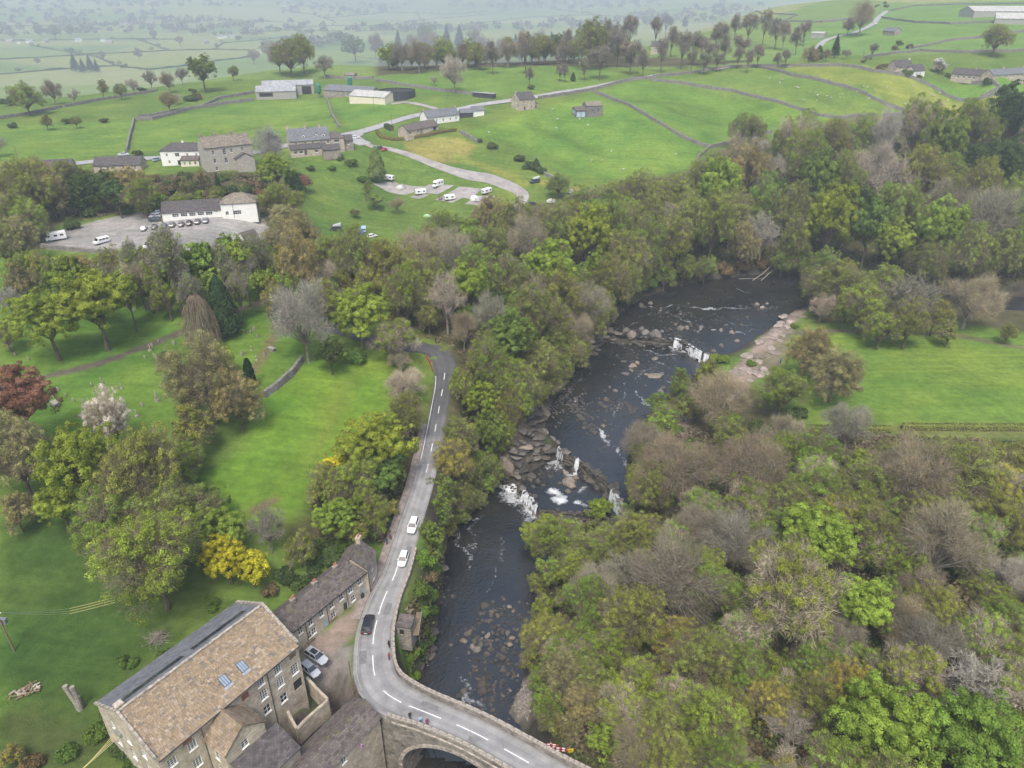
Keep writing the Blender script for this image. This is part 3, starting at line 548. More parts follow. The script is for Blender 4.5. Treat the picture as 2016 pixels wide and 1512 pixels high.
# ------------------------------------------------------------------ lane, tracks, paths
def lane_frame(i):
    a = LANE[max(i-1, 0)]; c = LANE[min(i+1, len(LANE)-1)]; t = Vector((c[0]-a[0], c[1]-a[1])).normalized()
    return Vector((LANE[i][0], LANE[i][1], LANE[i][2])), t, Vector((-t.y, t.x))
def lane_idx(u, v, z=0):
    q = plane_pt(u, v, z); return min(range(len(LANE)), key=lambda i: (LANE[i][0]-q[0])**2+(LANE[i][1]-q[1])**2)
def off(i, s, dz=0): p, t, nn = lane_frame(i); return Vector((p.x+nn.x*s, p.y+nn.y*s, p.z+dz))
def strip(name, rows, mat, tint=None, parent=None):
    mb = MB()
    for i in range(len(rows)-1):
        for k in range(len(rows[0])-1):
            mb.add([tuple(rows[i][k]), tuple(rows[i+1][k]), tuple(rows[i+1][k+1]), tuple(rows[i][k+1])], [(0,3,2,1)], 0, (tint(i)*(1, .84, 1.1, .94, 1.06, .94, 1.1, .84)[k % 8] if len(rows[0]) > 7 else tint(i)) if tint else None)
    return mb.build(name, mat, parent)
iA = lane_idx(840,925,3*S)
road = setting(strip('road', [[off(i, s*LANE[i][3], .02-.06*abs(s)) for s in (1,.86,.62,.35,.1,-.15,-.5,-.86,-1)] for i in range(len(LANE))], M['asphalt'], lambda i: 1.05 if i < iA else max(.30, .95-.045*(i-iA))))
def dash(i0, i1, s0=0., wd=.07, parent=road, name='center_dash', mat='line', f=None):
    rows = []
    for i in range(i0, i1+1):
        ss = f(i) if f else s0
        rows.append([off(i, ss+wd, .032), off(i, ss-wd, .032)])
    return strip(name, rows, M[mat], None, parent)
for a, c in (((786,1118),(768,1146)), ((760,1165),(747,1207)), ((741,1222),(734,1266)), ((733,1290),(738,1336)), ((747,1355),(788,1382)), ((813,1393),(871,1415)), ((899,1427),(962,1455)), ((994,1471),(1050,1505))):
    i0, i1 = sorted((lane_idx(*a, .3), lane_idx(*c, .3)))
    if i1 > i0: dash(i0, i1)
for a, c, s0, wd in (((742,1205),(750,1180),-1.3,.55), ((786,1105),(793,1080),-1.2,.5), ((815,1395),(850,1408),-1.2,.45), ((736,1300),(735,1275),1.6,.6), ((838,940),(846,905),.9,.45), ((930,1441),(945,1448),1.1,.35)):
    i0, i1 = sorted((lane_idx(*a, .3), lane_idx(*c, .3)))
    if i1 > i0: o = dash(i0, i1, s0, wd, road, 'tar_patch', 'road_patch'); o.location.z -= .006
i = lane_idx(838,930,3*S)
while i < lane_idx(874,730,8*S): dash(i, i+2); i += 5
dash(lane_idx(742,1345), lane_idx(800,1050,S), name='edge_line', mat='edge_line', wd=.05, f=lambda i: LANE[i][3]-.55)
dash(lane_idx(845,905,3.4*S), lane_idx(872,735,8*S), name='edge_line', mat='line', wd=.05, f=lambda i: LANE[i][3]-.35)
i0, i1 = lane_idx(740,1225), lane_idx(862,830,5*S)
pv_ = [[off(i, LANE[i][3]+.02, .0), off(i, LANE[i][3]+.03, .12), off(i, LANE[i][3]+1.5, .13), off(i, LANE[i][3]+1.6, -.3)] for i in range(i0, i1)]
mp_ = plain('footway', (.23,.19,.165), .9, vary=.25, scale=1)
setting(strip('pavement', pv_, mp_))
def ribbon(name, px, hw, mat, lift=.07, tint=None, step=1.5, world=None):
    cl = spline([(*G(*q)[:2], 0) for q in px] if world is None else world, step); rows = []
    for i in range(len(cl)):
        a = cl[max(i-1, 0)]; c = cl[min(i+1, len(cl)-1)]; t = Vector((c[0]-a[0], c[1]-a[1])).normalized(); nn = (-t.y, t.x); h_ = hw(i/len(cl)) if callable(hw) else hw
        rows.append([(cl[i][0]+nn[0]*s*h_, cl[i][1]+nn[1]*s*h_, height(cl[i][0]+nn[0]*s*h_, cl[i][1]+nn[1]*s*h_)+lift) for s in (1,.5,0,-.5,-1)])
    return setting(strip(name, rows, mat, tint))
one = lambda i: 1.35
ribbon('road', [(-40,340),(60,331),(120,325),(200,318),(300,312),(420,303),(510,300),(560,288),(640,275),(700,262),(760,245),(830,226),(930,210),(1000,199),(1060,190)], 3.2, M['asphalt'], .3, one, 2)
ribbon('road', [(1060,190),(1150,176),(1250,156),(1330,146),(1480,129),(1560,131)], 2.6, M['asphalt'], .3, one, 3)
ribbon('road', [(1590,110),(1620,84),(1650,72),(1690,62),(1715,50),(1730,35),(1745,22)], 2.8, M['asphalt'], .4, one, 4)
ribbon('track', [(690,262),(725,285),(760,292),(800,303),(850,322),(895,337),(930,346),(965,352),(1000,366),(1026,380),(1028,395),(1012,412),(975,432),(940,455),(900,470)], lambda t: 2.0+2.6*math.exp(-((t-.52)/.12)**2), M['gravel'], .12)
ribbon('track', [(700,262),(690,272),(720,285)], 4.5, M['asphalt'], .2, one)
ribbon('track', [(770,205),(800,202),(830,207),(860,215)], 2, M['gravel'], .2)
def sheet(name, px, mat, lift=.1, n=14):
    a, b_, c, d_ = [Vector(G(*q)) for q in px]; rows = []
    for i in range(n+1):
        s = i/n; l0 = a.lerp(d_, s); r0 = b_.lerp(c, s); rows.append([(lambda q: (q.x, q.y, height(q.x, q.y)+lift))(l0.lerp(r0, k/n)) for k in range(n+1)])
    return setting(strip(name, rows, mat))
for q in ([(735,362),(775,357),(815,372),(770,380)], [(790,362),(838,368),(800,384),(755,375)], [(845,363),(895,365),(862,383),(815,378)], [(905,368),(950,372),(925,392),(872,386)], [(830,380),(845,384),(825,392),(806,388)], [(880,384),(915,388),(890,400),(855,394)], [(940,386),(975,386),(960,408),(915,402)]):
    sheet('pavement', q, M['gravel'], .11, 8)

# ------------------------------------------------------------------ walls of stone
def wall_strip(mb, pl, h, w0, w1, jit=.12, sink=.5, seed=0):
    r = random.Random(seed); rows = []
    for i, q in enumerate(pl):
        a = pl[max(i-1, 0)]; c = pl[min(i+1, len(pl)-1)]; t = Vector((c[0]-a[0], c[1]-a[1])); t = t.normalized() if t.length else Vector((1, 0)); nn = Vector((-t.y, t.x)); hh = h+r.uniform(-jit, jit)
        rows.append([(q[0]+nn.x*s*(ww+r.uniform(-.03,.03)), q[1]+nn.y*s*ww, q[2]+zz) for s, ww, zz in ((1,w0,-sink),(1,w1,hh-.12),(1,w1*.7,hh),(-1,w1*.7,hh+r.uniform(-.04,.04)),(-1,w1,hh-.12),(-1,w0,-sink))])
    for i in range(len(rows)-1):
        for k in range(5): mb.add([rows[i][k], rows[i+1][k], rows[i+1][k+1], rows[i][k+1]], [(0,1,2,3)])
    for rr_, f in ((rows[0], (0,1,2,3,4,5)), (rows[-1], (5,4,3,2,1,0))): mb.add(rr_, [f])
def dense(pl, step):
    out = []
    for a, c in zip(pl[:-1], pl[1:]):
        n = max(1, int((Vector(c[:2])-Vector(a[:2])).length/step))
        for k in range(n): out.append((a[0]+(c[0]-a[0])*k/n, a[1]+(c[1]-a[1])*k/n))
    out.append(tuple(pl[-1][:2])); return [(q[0], q[1], height(*q)) for q in out]
def dry_wall(px, label, h=1.35, w=.6, mat='drystone', step=2.0):
    mb = MB(); pl = dense([G(*q) for q in px], step); wall_strip(mb, pl, h, w, w*.7, .14, .6, hash(label) & 255)
    return tag(mb.build('stone_wall', M[mat]), label, 'wall', 'dry stone walls of the fields', 'thing')
for px, lb in (([(1172,183),(1230,205),(1290,240),(1340,270),(1372,284),(1398,291)], 'long dry stone wall running down from the road past the field barn'),
 ([(1398,291),(1440,281),(1470,268),(1520,262)], 'short dry stone wall bending away from the wall junction to the wood'),
 ([(1398,291),(1374,312),(1372,322),(1388,338)], 'short crooked dry stone wall dropping from the junction into the trees'),
 ([(1282,159),(1340,165),(1440,180),(1500,195),(1560,212),(1610,228),(1652,234)], 'middle dry stone wall curving across the pasture towards the wood'),
 ([(1652,234),(1690,230),(1725,228)], 'grey wall below the sheep pasture, before its gateway'), ([(1738,229),(1800,225),(1815,224)], 'grey wall below the sheep pasture, beyond its gateway'),
 ([(1487,132),(1560,150),(1640,167),(1720,196),(1790,222),(1880,245)], 'dry stone wall between the two sheep pastures'),
 ([(1790,153),(1850,180),(1930,196),(1995,214)], 'dry stone wall bordering the yellow-green pasture below the houses'), ([(1930,193),(1990,192),(2040,190)], 'level dry stone wall meeting the pasture wall by the wood'),
 ([(1880,154),(1920,165),(1970,178),(2010,194)], 'dry stone wall slanting down behind the round tree below the bungalows'),
 ([(1060,195),(1150,181),(1250,157),(1285,155)], 'roadside wall beyond the square stone house'), ([(1285,153),(1330,148),(1420,135),(1487,131),(1560,131),(1650,130),(1720,142),(1790,153)], 'roadside wall along the top of the sheep pastures'),
 ([(1700,116),(1760,106),(1810,101),(1900,105),(1980,103),(2040,99)], 'far wall passing under the big oak above the houses'), ([(1790,97),(1860,82),(1920,76),(1960,68),(2040,62)], 'far wall climbing from the pink bushes to the oak'),
 ([(1600,45),(1650,40),(1700,35)], 'far wall in front of the bare roadside tree'), ([(1735,35),(1800,45),(1870,48),(1960,44)], 'far wall below the long pale sheds'), ([(1750,22),(1800,12),(1900,9),(2040,8)], 'highest far wall on the hill above the pale sheds'),
 ([(1480,45),(1540,42),(1570,30),(1500,28),(1400,42),(1350,46)], 'looping far wall round the small field behind the tall trees'), ([(1540,44),(1620,44),(1665,40)], 'far wall linking the looping wall to the lane'),
 ([(265,237),(258,262),(250,300)], 'stone wall between the two pastures above the tall grey house'), ([(270,237),(300,236),(380,215),(450,204),(500,198)], 'long stone wall along the top of the pasture below the barns'),
 ([(272,233),(340,222),(400,211),(430,196),(500,184)], 'upper stone wall curving to the corner of the grey barn'), ([(128,211),(210,196),(310,180)], 'stone wall on the valley rim above the bushes'), ([(0,235),(60,225),(122,212)], 'stone wall under the lone round tree on the rim'),
 ([(642,192),(652,222),(668,252)], 'straight stone wall dropping from the farm to the hotel'), ([(640,152),(700,156),(735,155)], 'low wall beside the tiny field barn above the farm'), ([(740,160),(800,170),(870,180),(940,188)], 'long bushy wall behind the black slurry tank'),
 ([(520,782),(545,765),(575,740),(595,712)], 'mossy churchyard wall beside the columnar yew'), ([(82,487),(160,495),(240,502),(330,506)], 'retaining wall under the pub car park'), ([(1072,345),(1100,358),(1118,372)], 'short wall above the dark campervan'), ([(905,262),(925,272),(940,282)], 'tumbled wall end beside the bungalow hedge'), ([(700,112),(760,120),(850,128)], 'low wall in front of the ridge wood')):
    dry_wall(px, lb, 1.75 if 'retaining' not in lb else 1.3)
# the lane's riverside wall and the bridge parapets, coping stones one by one
def parapet(name, label, rng, side, h=1.05, base=.3, mat='bridgestone'):
    root = empty(name, tuple(off(rng[0], 0))); o0 = root.location.copy(); pl = []
    for i in rng: q = off(i, side*(LANE[i][3]+.28)); pl.append((q.x-o0.x, q.y-o0.y, q.z-o0.z))
    mb = MB(); wall_strip(mb, pl, h, .24, .22, 0, base, 3); mb.build('wall', M[mat], root)
    mats = [M['coping']]; acc = 0
    for i in range(len(pl)-1):
        a, c = Vector(pl[i]), Vector(pl[i+1]); t = c-a; rz = math.atan2(t.y, t.x); Ls = t.length
        n = 1 if Ls < 1.5 else 2
        for k in range(n):
            mb = MB(); ln = Ls/n*.96; w_ = random.uniform(.27,.32); hh = random.uniform(.15,.2); j = random.uniform(-.02,.02)
            mb.hexa([(-ln/2,-w_,0),(ln/2,-w_,0),(ln/2,w_,0),(-ln/2,w_,0)], [(-ln/2+.02,-w_*.8,hh),(ln/2-.02,-w_*.8,hh+j),(ln/2-.02,w_*.8,hh+j),(-ln/2+.02,w_*.8,hh)])
            p = a.lerp(c, (k+.5)/n); me = mb.mesh('coping_stone', mats); o = link('coping_stone', me, root, (p.x, p.y, p.z+h-.01), rz+random.uniform(-.02,.02))
            o.rotation_euler.y = -math.atan2(t.z, Vector((t.x, t.y)).length)
    tag(root, label, 'parapet'); return root
iE = lane_idx(797,1386,.3); i_end = lane_idx(797,1070,S)
parapet('parapet_wall', 'upstream stone parapet of the bridge curving on along the riverside lane', range(0, i_end), -1)
parapet('parapet_wall', 'downstream stone parapet of the bridge where three people stand', range(0, iE+1), 1)
# ------------------------------------------------------------------ bridge
def bridge():
    a = Vector(LANE[lane_idx(800,1387,.3)][:3]); c = Vector(LANE[0][:3]); i0 = lane_idx(800,1387,.3)
    root = empty('stone_bridge', tuple(a), math.atan2(c.y-a.y, c.x-a.x)); L = (c-a).xy.length; inv = Matrix.Rotation(-root.rotation_euler.z, 3, 'Z')
    prof = sorted([((inv @ (Vector(q[:3])-a)).x, (inv @ (Vector(q[:3])-a)).y, q[2]-a.z, q[3]) for q in LANE[:i0+1]])
    px_ = [q[0] for q in prof]
    def pr(x, k): return float(np.interp(x, px_, [q[k] for q in prof]))
    cx, hs, rise, zsp = 10.6, 10.2, 8.0, -9.6
    def arch(x): 
        d = (x-cx)/hs
        return zsp+rise*math.sqrt(max(0, 1-d*d)) if abs(d) < 1 else -14
    n = 72; xs = [L*1.02*k/n-.6 for k in range(n+1)]; mb = MB()
    for sgn in (-1, 1):
        for k in range(n):
            x0, x1 = xs[k], xs[k+1]; y0 = pr(x0, 1)+sgn*(pr(x0, 3)+.52); y1 = pr(x1, 1)+sgn*(pr(x1, 3)+.52)
            q = [(x0,y0,arch(x0)),(x1,y1,arch(x1)),(x1,y1,pr(x1,2)+.1),(x0,y0,pr(x0,2)+.1)]; mb.add(q, [(0,1,2,3) if sgn < 0 else (3,2,1,0)])
    mb.build('spandrel', M['bridgestone'], root)
    mb = MB()
    for k in range(n):
        x0, x1 = xs[k], xs[k+1]
        if abs((x0-cx)/hs) < 1 or abs((x1-cx)/hs) < 1:
            ya0, yb0, ya1, yb1 = pr(x0,1)-pr(x0,3)-.5, pr(x0,1)+pr(x0,3)+.5, pr(x1,1)-pr(x1,3)-.5, pr(x1,1)+pr(x1,3)+.5
            mb.add([(x0,ya0,arch(x0)),(x1,ya1,arch(x1)),(x1,yb1,arch(x1)),(x0,yb0,arch(x0))], [(0,3,2,1)])
    mb.build('arch_barrel', M['bridgestone'], root)
    for sgn in (-1, 1):
        m_ = 46
        for k in range(m_):
            t0, t1 = math.pi*(k+.04)/m_, math.pi*(k+.96)/m_; q = []
            for dy in (.12, -.4):
                for tt, ex in ((t0,0),(t1,0),(t1,.62),(t0,.62)):
                    x = cx-math.cos(tt)*(hs+ex); z = zsp+math.sin(tt)*(rise+ex); q.append((x, pr(min(max(x, 0), L),1)+sgn*(pr(min(max(x, 0), L),3)+.52+dy), z))
            mb = MB(); mb.add(q, [(0,1,2,3),(7,6,5,4),(0,4,5,1),(1,5,6,2),(2,6,7,3),(3,7,4,0)]); mb.build('voussoir', M['coping'], root)
        mb = MB()                                              # string course under the parapet
        for k in range(n):
            x0, x1 = xs[k], xs[k+1]; e0 = pr(x0,1)+sgn*(pr(x0,3)+.5); e1 = pr(x1,1)+sgn*(pr(x1,3)+.5); o_ = sgn*.2
            mb.hexa([(x0,e0,pr(x0,2)-.12),(x1,e1,pr(x1,2)-.12),(x1,e1+o_,pr(x1,2)-.12),(x0,e0+o_,pr(x0,2)-.12)], [(x0,e0,pr(x0,2)+.12),(x1,e1,pr(x1,2)+.12),(x1,e1+o_,pr(x1,2)+.12),(x0,e0+o_,pr(x0,2)+.12)])
        mb.build('string_course', M['coping'], root)
    mb = MB(); mb.box(-5.5,-3.25,-14,.42,3.3,-.35); mb.build('abutment', M['bridgestone'], root); mb = MB(); mb.box(L-.8,-3.4,-14,L+2,3.4,-.4); mb.build('abutment', M['bridgestone'], root)
    tag(root, 'grey stone arched road bridge over the dark river', 'bridge')
bridge()
# ------------------------------------------------------------------ houses
WIN = {}
def win_mesh(w_, h_, nx, ny, fm, fw=.07):
    key = (round(w_, 2), round(h_, 2), nx, ny, fm)
    if key not in WIN:
        mb = MB(); y0, y1 = .06, .13; b_ = fw
        for q in ((0,0,w_,b_),(0,h_-b_,w_,h_),(0,b_,b_,h_-b_),(w_-b_,b_,w_,h_-b_)): mb.box(q[0],y0,q[1],q[2],y1,q[3])
        for k in range(1, nx): mb.box(w_*k/nx-.025,y0+.02,b_,w_*k/nx+.025,y1-.01,h_-b_)
        for k in range(1, ny): mb.box(b_,y0+.03,h_*k/ny-.025,w_-b_,y1-.02,h_*k/ny+.025)
        mb.box(-.06,-.08,-.09,w_+.06,.12,-.005)
        f = mb.mesh('window', M[fm]); mb = MB(); mb.add([(b_/2,.115,b_/2),(w_-b_/2,.115,b_/2),(w_-b_/2,.115,h_-b_/2),(b_/2,.115,h_-b_/2)], [(0,1,2,3)]); WIN[key] = (f, mb.mesh('pane', M['glass']))
    return WIN[key]
class House:
    def __init__(s, name, label, A, B, wall_h, cat='house', group=None, rz=None, z=None):
        pa, pb = (P(*A, wall_h), P(*B, wall_h)) if z is None else (Vector(plane_pt(*A, z+wall_h)), Vector(plane_pt(*B, z+wall_h))); d = pb-pa; s.L = d.xy.length; s.h = wall_h
        za, zb = height(pa.x, pa.y), height(pb.x, pb.y); z0 = z if z is not None else (za+zb)/2
        s.root = empty(name, (pa.x, pa.y, z0), math.atan2(d.y, d.x)); tag(s.root, label, cat, group)
    def rot(s, ox, oy, rz, q): c_, s_ = math.cos(rz), math.sin(rz); return (ox+q[0]*c_-q[1]*s_, oy+q[0]*s_+q[1]*c_, q[2])
    def face(s, mb, ox, oy, rz, W, zb, zt, holes, dep=.16):
        xs = sorted({0, W}|{round(v, 4) for h in holes for v in (h[0], h[0]+h[2])}); zs = sorted({zb, zt}|{round(v, 4) for h in holes for v in (h[1], h[1]+h[3])})
        R_ = lambda q: s.rot(ox, oy, rz, q)
        for i in range(len(xs)-1):
            for j in range(len(zs)-1):
                cx, cz = (xs[i]+xs[i+1])/2, (zs[j]+zs[j+1])/2
                if any(h[0] < cx < h[0]+h[2] and h[1] < cz < h[1]+h[3] for h in holes): continue
                mb.add([R_((xs[i],0,zs[j])), R_((xs[i+1],0,zs[j])), R_((xs[i+1],0,zs[j+1])), R_((xs[i],0,zs[j+1]))], [(0,1,2,3)])
        for h in holes:
            x0, z0, x1, z1 = h[0], h[1], h[0]+h[2], h[1]+h[3]
            for a, c in (((x0,z0),(x1,z0)), ((x1,z0),(x1,z1)), ((x1,z1),(x0,z1)), ((x0,z1),(x0,z0))):
                mb.add([R_((a[0],0,a[1])), R_((a[0],dep,a[1])), R_((c[0],dep,c[1])), R_((c[0],0,c[1]))], [(0,1,2,3)])
    def body(s, x0, y0, L, D, wall_h, roof_h, wm, rm, wins={}, kind='gable', base=-2.0, zb=0, oh=.3, ridge='x', cope=False, wname='wall', roof=True):
        """wins: face -> list of (x, z, w, h, nx, ny, what)"""
        FC = {'F': (x0,y0,0,L), 'R': (x0+L,y0,math.pi/2,D), 'B': (x0+L,y0+D,math.pi,L), 'L': (x0,y0+D,-math.pi/2,D)}
        mb = MB()
        for k, (ox, oy, rz, W) in FC.items():
            hs = [h for h in wins.get(k, []) if h[0] > .05 and h[0]+h[2] < W-.05]
            s.face(mb, ox, oy, rz, W, base+zb, zb+wall_h, [(h[0], zb+h[1], h[2], h[3]) for h in hs])
            for h in hs:
                what = h[6] if len(h) > 6 else 'frame'
                if what in ('door', 'bluedoor', 'rust', 'dark', 'darkdoor', 'timber'):
                    m2 = MB(); m2.box(.0,.1,0,h[2],.16,h[3])
                    if what in ('door', 'darkdoor', 'bluedoor'): m2.box(.08,.07,.15,h[2]-.08,.1,h[3]*.45); m2.box(.08,.07,h[3]*.52,h[2]-.08,.1,h[3]-.1)
                    if what == 'rust' or what == 'timber': 
                        for k_ in range(4): m2.box(h[2]*k_/4+.01,.08,.02,h[2]*(k_+1)/4-.01,.1,h[3]-.02)
                    o = m2.build({'rust': 'shutter', 'dark': 'opening', 'timber': 'shutter'}.get(what, 'door'), M['darkframe' if what == 'darkdoor' else what], s.root)
                else:
                    f, p = win_mesh(h[2], h[3], h[4], h[5], what); o = link('window', f, s.root); link('pane', p, o)
                o.location = s.rot(ox, oy, rz, (h[0], 0, zb+h[1])); o.rotation_euler = (0, 0, rz)
        z1 = zb+wall_h; z2 = z1+roof_h; x1, y1 = x0+L, y0+D
        if kind == 'gable':
            g = [[(x0,y0,z1),(x0,y1,z1),(x0,(y0+y1)/2,z2)], [(x1,y1,z1),(x1,y0,z1),(x1,(y0+y1)/2,z2)]] if ridge == 'x' else [[(x1,y0,z1),(x0,y0,z1),((x0+x1)/2,y0,z2)], [(x0,y1,z1),(x1,y1,z1),((x0+x1)/2,y1,z2)]]
            for t in g: mb.add(t, [(2,1,0)])
        mb.build(wname, wm if not isinstance(wm, str) else M[wm], s.root)
        if not roof: return
        mb = MB()
        def slope(q, th=.14):
            q = [Vector(v) for v in q]; nn = (q[1]-q[0]).cross(q[-1]-q[0]).normalized()
            if nn.z < 0: nn = -nn
            ux = (q[1]-q[0]).normalized(); uy = nn.cross(ux); top = [v+nn*th for v in q]; n_ = len(q)
            mb.add([tuple(v) for v in top], [tuple(range(n_))], 0, None, [[((v-q[0]).dot(ux), (v-q[0]).dot(uy)) for v in q]])
            mb.add([tuple(v-nn*.02) for v in q], [tuple(reversed(range(n_)))], 0, None, [[(0,0)]*n_])
            for i in range(n_):
                a, c = i, (i+1) % n_; mb.add([tuple(q[a]-nn*.02), tuple(q[c]-nn*.02), tuple(top[c]), tuple(top[a])], [(0,1,2,3)], 0, None, [[(0,0),(1,0),(1,.1),(0,.1)]])
        if kind == 'gable':
            if ridge == 'x':
                r_ = roof_h/(D/2)*oh; e = .15 if not cope else -.02
                slope([(x0-e,y0-oh,z1-r_),(x1+e,y0-oh,z1-r_),(x1+e,(y0+y1)/2,z2),(x0-e,(y0+y1)/2,z2)]); slope([(x1+e,y1+oh,z1-r_),(x0-e,y1+oh,z1-r_),(x0-e,(y0+y1)/2,z2),(x1+e,(y0+y1)/2,z2)])
                mb.add([(x0-e,(y0+y1)/2-.16,z2+.07),(x1+e,(y0+y1)/2-.16,z2+.07),(x1+e,(y0+y1)/2,z2+.24),(x0-e,(y0+y1)/2,z2+.24),(x0-e,(y0+y1)/2+.16,z2+.07),(x1+e,(y0+y1)/2+.16,z2+.07)], [(0,1,2,3),(3,2,5,4)], 0, None, [[(0,0),(L,0),(L,.2),(0,.2)]]*2)
            else:
                r_ = roof_h/(L/2)*oh; e = .15
                slope([(x0-oh,y1+e,z1-r_),(x0-oh,y0-e,z1-r_),((x0+x1)/2,y0-e,z2),((x0+x1)/2,y1+e,z2)]); slope([(x1+oh,y0-e,z1-r_),(x1+oh,y1+e,z1-r_),((x0+x1)/2,y1+e,z2),((x0+x1)/2,y0-e,z2)])
        elif kind == 'hip':
            i_ = min(D/2*1.0, L/2-.1); r_ = roof_h/(D/2)*oh; a = (x0+i_, (y0+y1)/2, z2); c = (x1-i_, (y0+y1)/2, z2); zz = z1-r_
            slope([(x0-oh,y0-oh,zz),(x1+oh,y0-oh,zz),c,a]); slope([(x1+oh,y1+oh,zz),(x0-oh,y1+oh,zz),a,c]); slope([(x0-oh,y1+oh,zz),(x0-oh,y0-oh,zz),a]); slope([(x1+oh,y0-oh,zz),(x1+oh,y1+oh,zz),c])
        elif kind == 'lean': slope([(x0-.1,y0-oh,z1),(x1+.1,y0-oh,z1),(x1+.1,y1,z2),(x0-.1,y1,z2)])
        elif kind == 'flat': slope([(x0-oh,y0-oh,z1),(x1+oh,y0-oh,z1),(x1+oh,y1+oh,z1+.05),(x0-oh,y1+oh,z1+.05)])
        return mb.build('roof', M[rm], s.root)
    def chimney(s, x, y, z, h=1.3, w_=.75, d_=.55, pots=2, mat='sandstone'):
        mb = MB(); mb.box(-w_/2,-d_/2,-1.2,w_/2,d_/2,h); mb.box(-w_/2-.07,-d_/2-.07,h-.25,w_/2+.07,d_/2+.07,h-.1); o = mb.build('chimney', M[mat], s.root); o.location = (x, y, z)
        for k in range(pots):
            mb = MB(); xx = (k-(pots-1)/2)*w_/max(pots, 1)*.9; mb.tube([(xx,0,h-.02),(xx,0,h+.45),(xx,0,h+.5)], [.12,.1,.13], 8); mb.build('chimney_pot', M['terracotta'], o)
    def gutter(s, x0, x1, y, z):
        mb = MB(); mb.box(x0,y-.12,z-.1,x1,y+.02,z); mb.build('gutter', M['darkframe'], s.root)
    def pipe(s, x, y, z0, z1): mb = MB(); mb.tube([(x,y,z0),(x,y,z1)], .06, 6); mb.build('drainpipe', M['darkframe'], s.root)
def row(xs, z, w_, h_, nx=2, ny=2, what='frame'): return [(x-w_/2, z, w_, h_, nx, ny, what) for x in xs]
# ------------------------------------------------------------------ the mill
H_ = 8.5*S; ml = House('stone_mill', 'large old stone mill with tan slate roof beside the bridge', (309,1495), (585,1268), H_+1.2, 'mill', z=-1.2)
L = ml.L; D = 14.4; eh = H_+1.2; RH = 3.7
def fx(u, v, z): q = plane_pt(u, v, z); rz = ml.root.rotation_euler.z; d = Vector(q)-ml.root.location; return d.x*math.cos(rz)+d.y*math.sin(rz)
mwins = {'F': [(L*.04,eh-3.2,1.25,1.5,3,4), (L*.17,eh-3.2,1.25,1.6,3,4), (L*.04,eh-6.6,1.25,1.7,3,4), (L*.17,eh-6.8,1.25,1.7,3,4), (L*.15,eh-1.55,1.3,1.1,1,1,'rust'), (L*.55,eh-2.3,1.2,1.3,1,1,'rust'), (L*.67,eh-2.2,1.2,1.6,3,4), (L*.67,eh-5.0,1.2,1.9,3,4), (L*.80,eh-2.5,1.2,1.6,3,4), (L*.80,eh-5.3,1.2,1.8,3,4), (L*.925,eh-2.0,1.2,1.0,1,1,'timber'), (L*.92,eh-5.2,1.25,2.0,3,4), (L*.67,eh-8.0,1.2,1.6,2,2), (L*.80,eh-8.6,1.2,1.7,2,2), (L*.915,eh-8.4,1.5,1.9,1,1,'dark')],
 'L': [(D*k, eh-z, 1.05, 1.6, 2, 3) for k in (.2,.45,.7) for z in (2.8,6,9.2)], 'R': [(D*.3,eh-3,1.1,1.6,3,4),(D*.6,eh-3,1.1,1.6,3,4)]}
ml.body(0, 0, L, D, eh, RH, 'sandstone', 'greyslate', mwins, base=-9, cope=True, roof=False)
# hand-laid stone slates on the slope that faces the river; grey slate on the far slope
sl = math.hypot(D/2+.35, RH); ang = math.atan2(RH, D/2); SPAL = [(.31,.235,.155),(.33,.255,.17),(.29,.215,.14),(.35,.28,.20),(.26,.205,.15),(.32,.24,.155),(.21,.18,.15),(.37,.305,.225),(.28,.21,.135),(.325,.24,.15)]
rf = MB(); y0 = -.35; z0 = eh-.35*RH/(D/2)
rf.add([(0,y0,z0-.12),(L,y0,z0-.12),(L,D/2,eh+RH-.12),(0,D/2,eh+RH-.12)], [(0,1,2,3)], 0); rf.add([(L,D+.35,z0),(0,D+.35,z0),(0,D/2,eh+RH),(L,D/2,eh+RH)], [(0,1,2,3)], 1, None, [[(0,0),(L,0),(L,sl),(0,sl)]])
roof_o = rf.build('roof', [M['dark'], M['greyslate']], ml.root)
cs, sn = math.cos(ang), math.sin(ang); pieces = []; v_ = 0.; rrow = 0
rs = random.Random(5)
while v_ < sl-.1:
    hgt = .42-.18*v_/sl; u_ = -rs.uniform(0, .4)
    while u_ < L-.1:
        wd = rs.uniform(.30,.62); a, c = max(u_, .02), min(u_+wd, L-.02)
        if c-a > .12: pieces.append((a, c, v_, hgt*1.22, rs.choice(SPAL), rs.uniform(.72,.96), rs.uniform(.0,.022)))
        u_ += wd+.012
    v_ += hgt
def slate_geo(mb, q):
    a, c, v0, h_, col, br, lift = q; v1 = min(v0+h_, sl+.05); n_ = (0, -sn, cs)
    def pt(u, v, k): return (u, y0+v*cs-sn*k, z0-.12+v*sn+cs*k)
    t0 = .1+lift; t1 = .045
    mb.add([pt(a+.006,v0,0),pt(c-.006,v0,0),pt(c-.006,v1,0),pt(a+.006,v1,0),pt(a+.006,v0,t0),pt(c-.006,v0,t0),pt(c-.006,v1,t1),pt(a+.006,v1,t1)], [(4,5,6,7),(0,1,5,4),(1,2,6,5),(3,0,4,7)], 0, tuple(x*br for x in col))
order = sorted(range(len(pieces)), key=lambda i: -(pieces[i][1]-pieces[i][0])*pieces[i][3]); big = set(order[:290]); rest = MB()
for i, q in enumerate(pieces):
    if i in big: mb = MB(); slate_geo(mb, q); mb.build('slate', M['slate_piece'], roof_o)
    else: slate_geo(rest, q)
setting(rest.build('slates', M['slate_piece'], roof_o), 'stuff')
mb = MB()
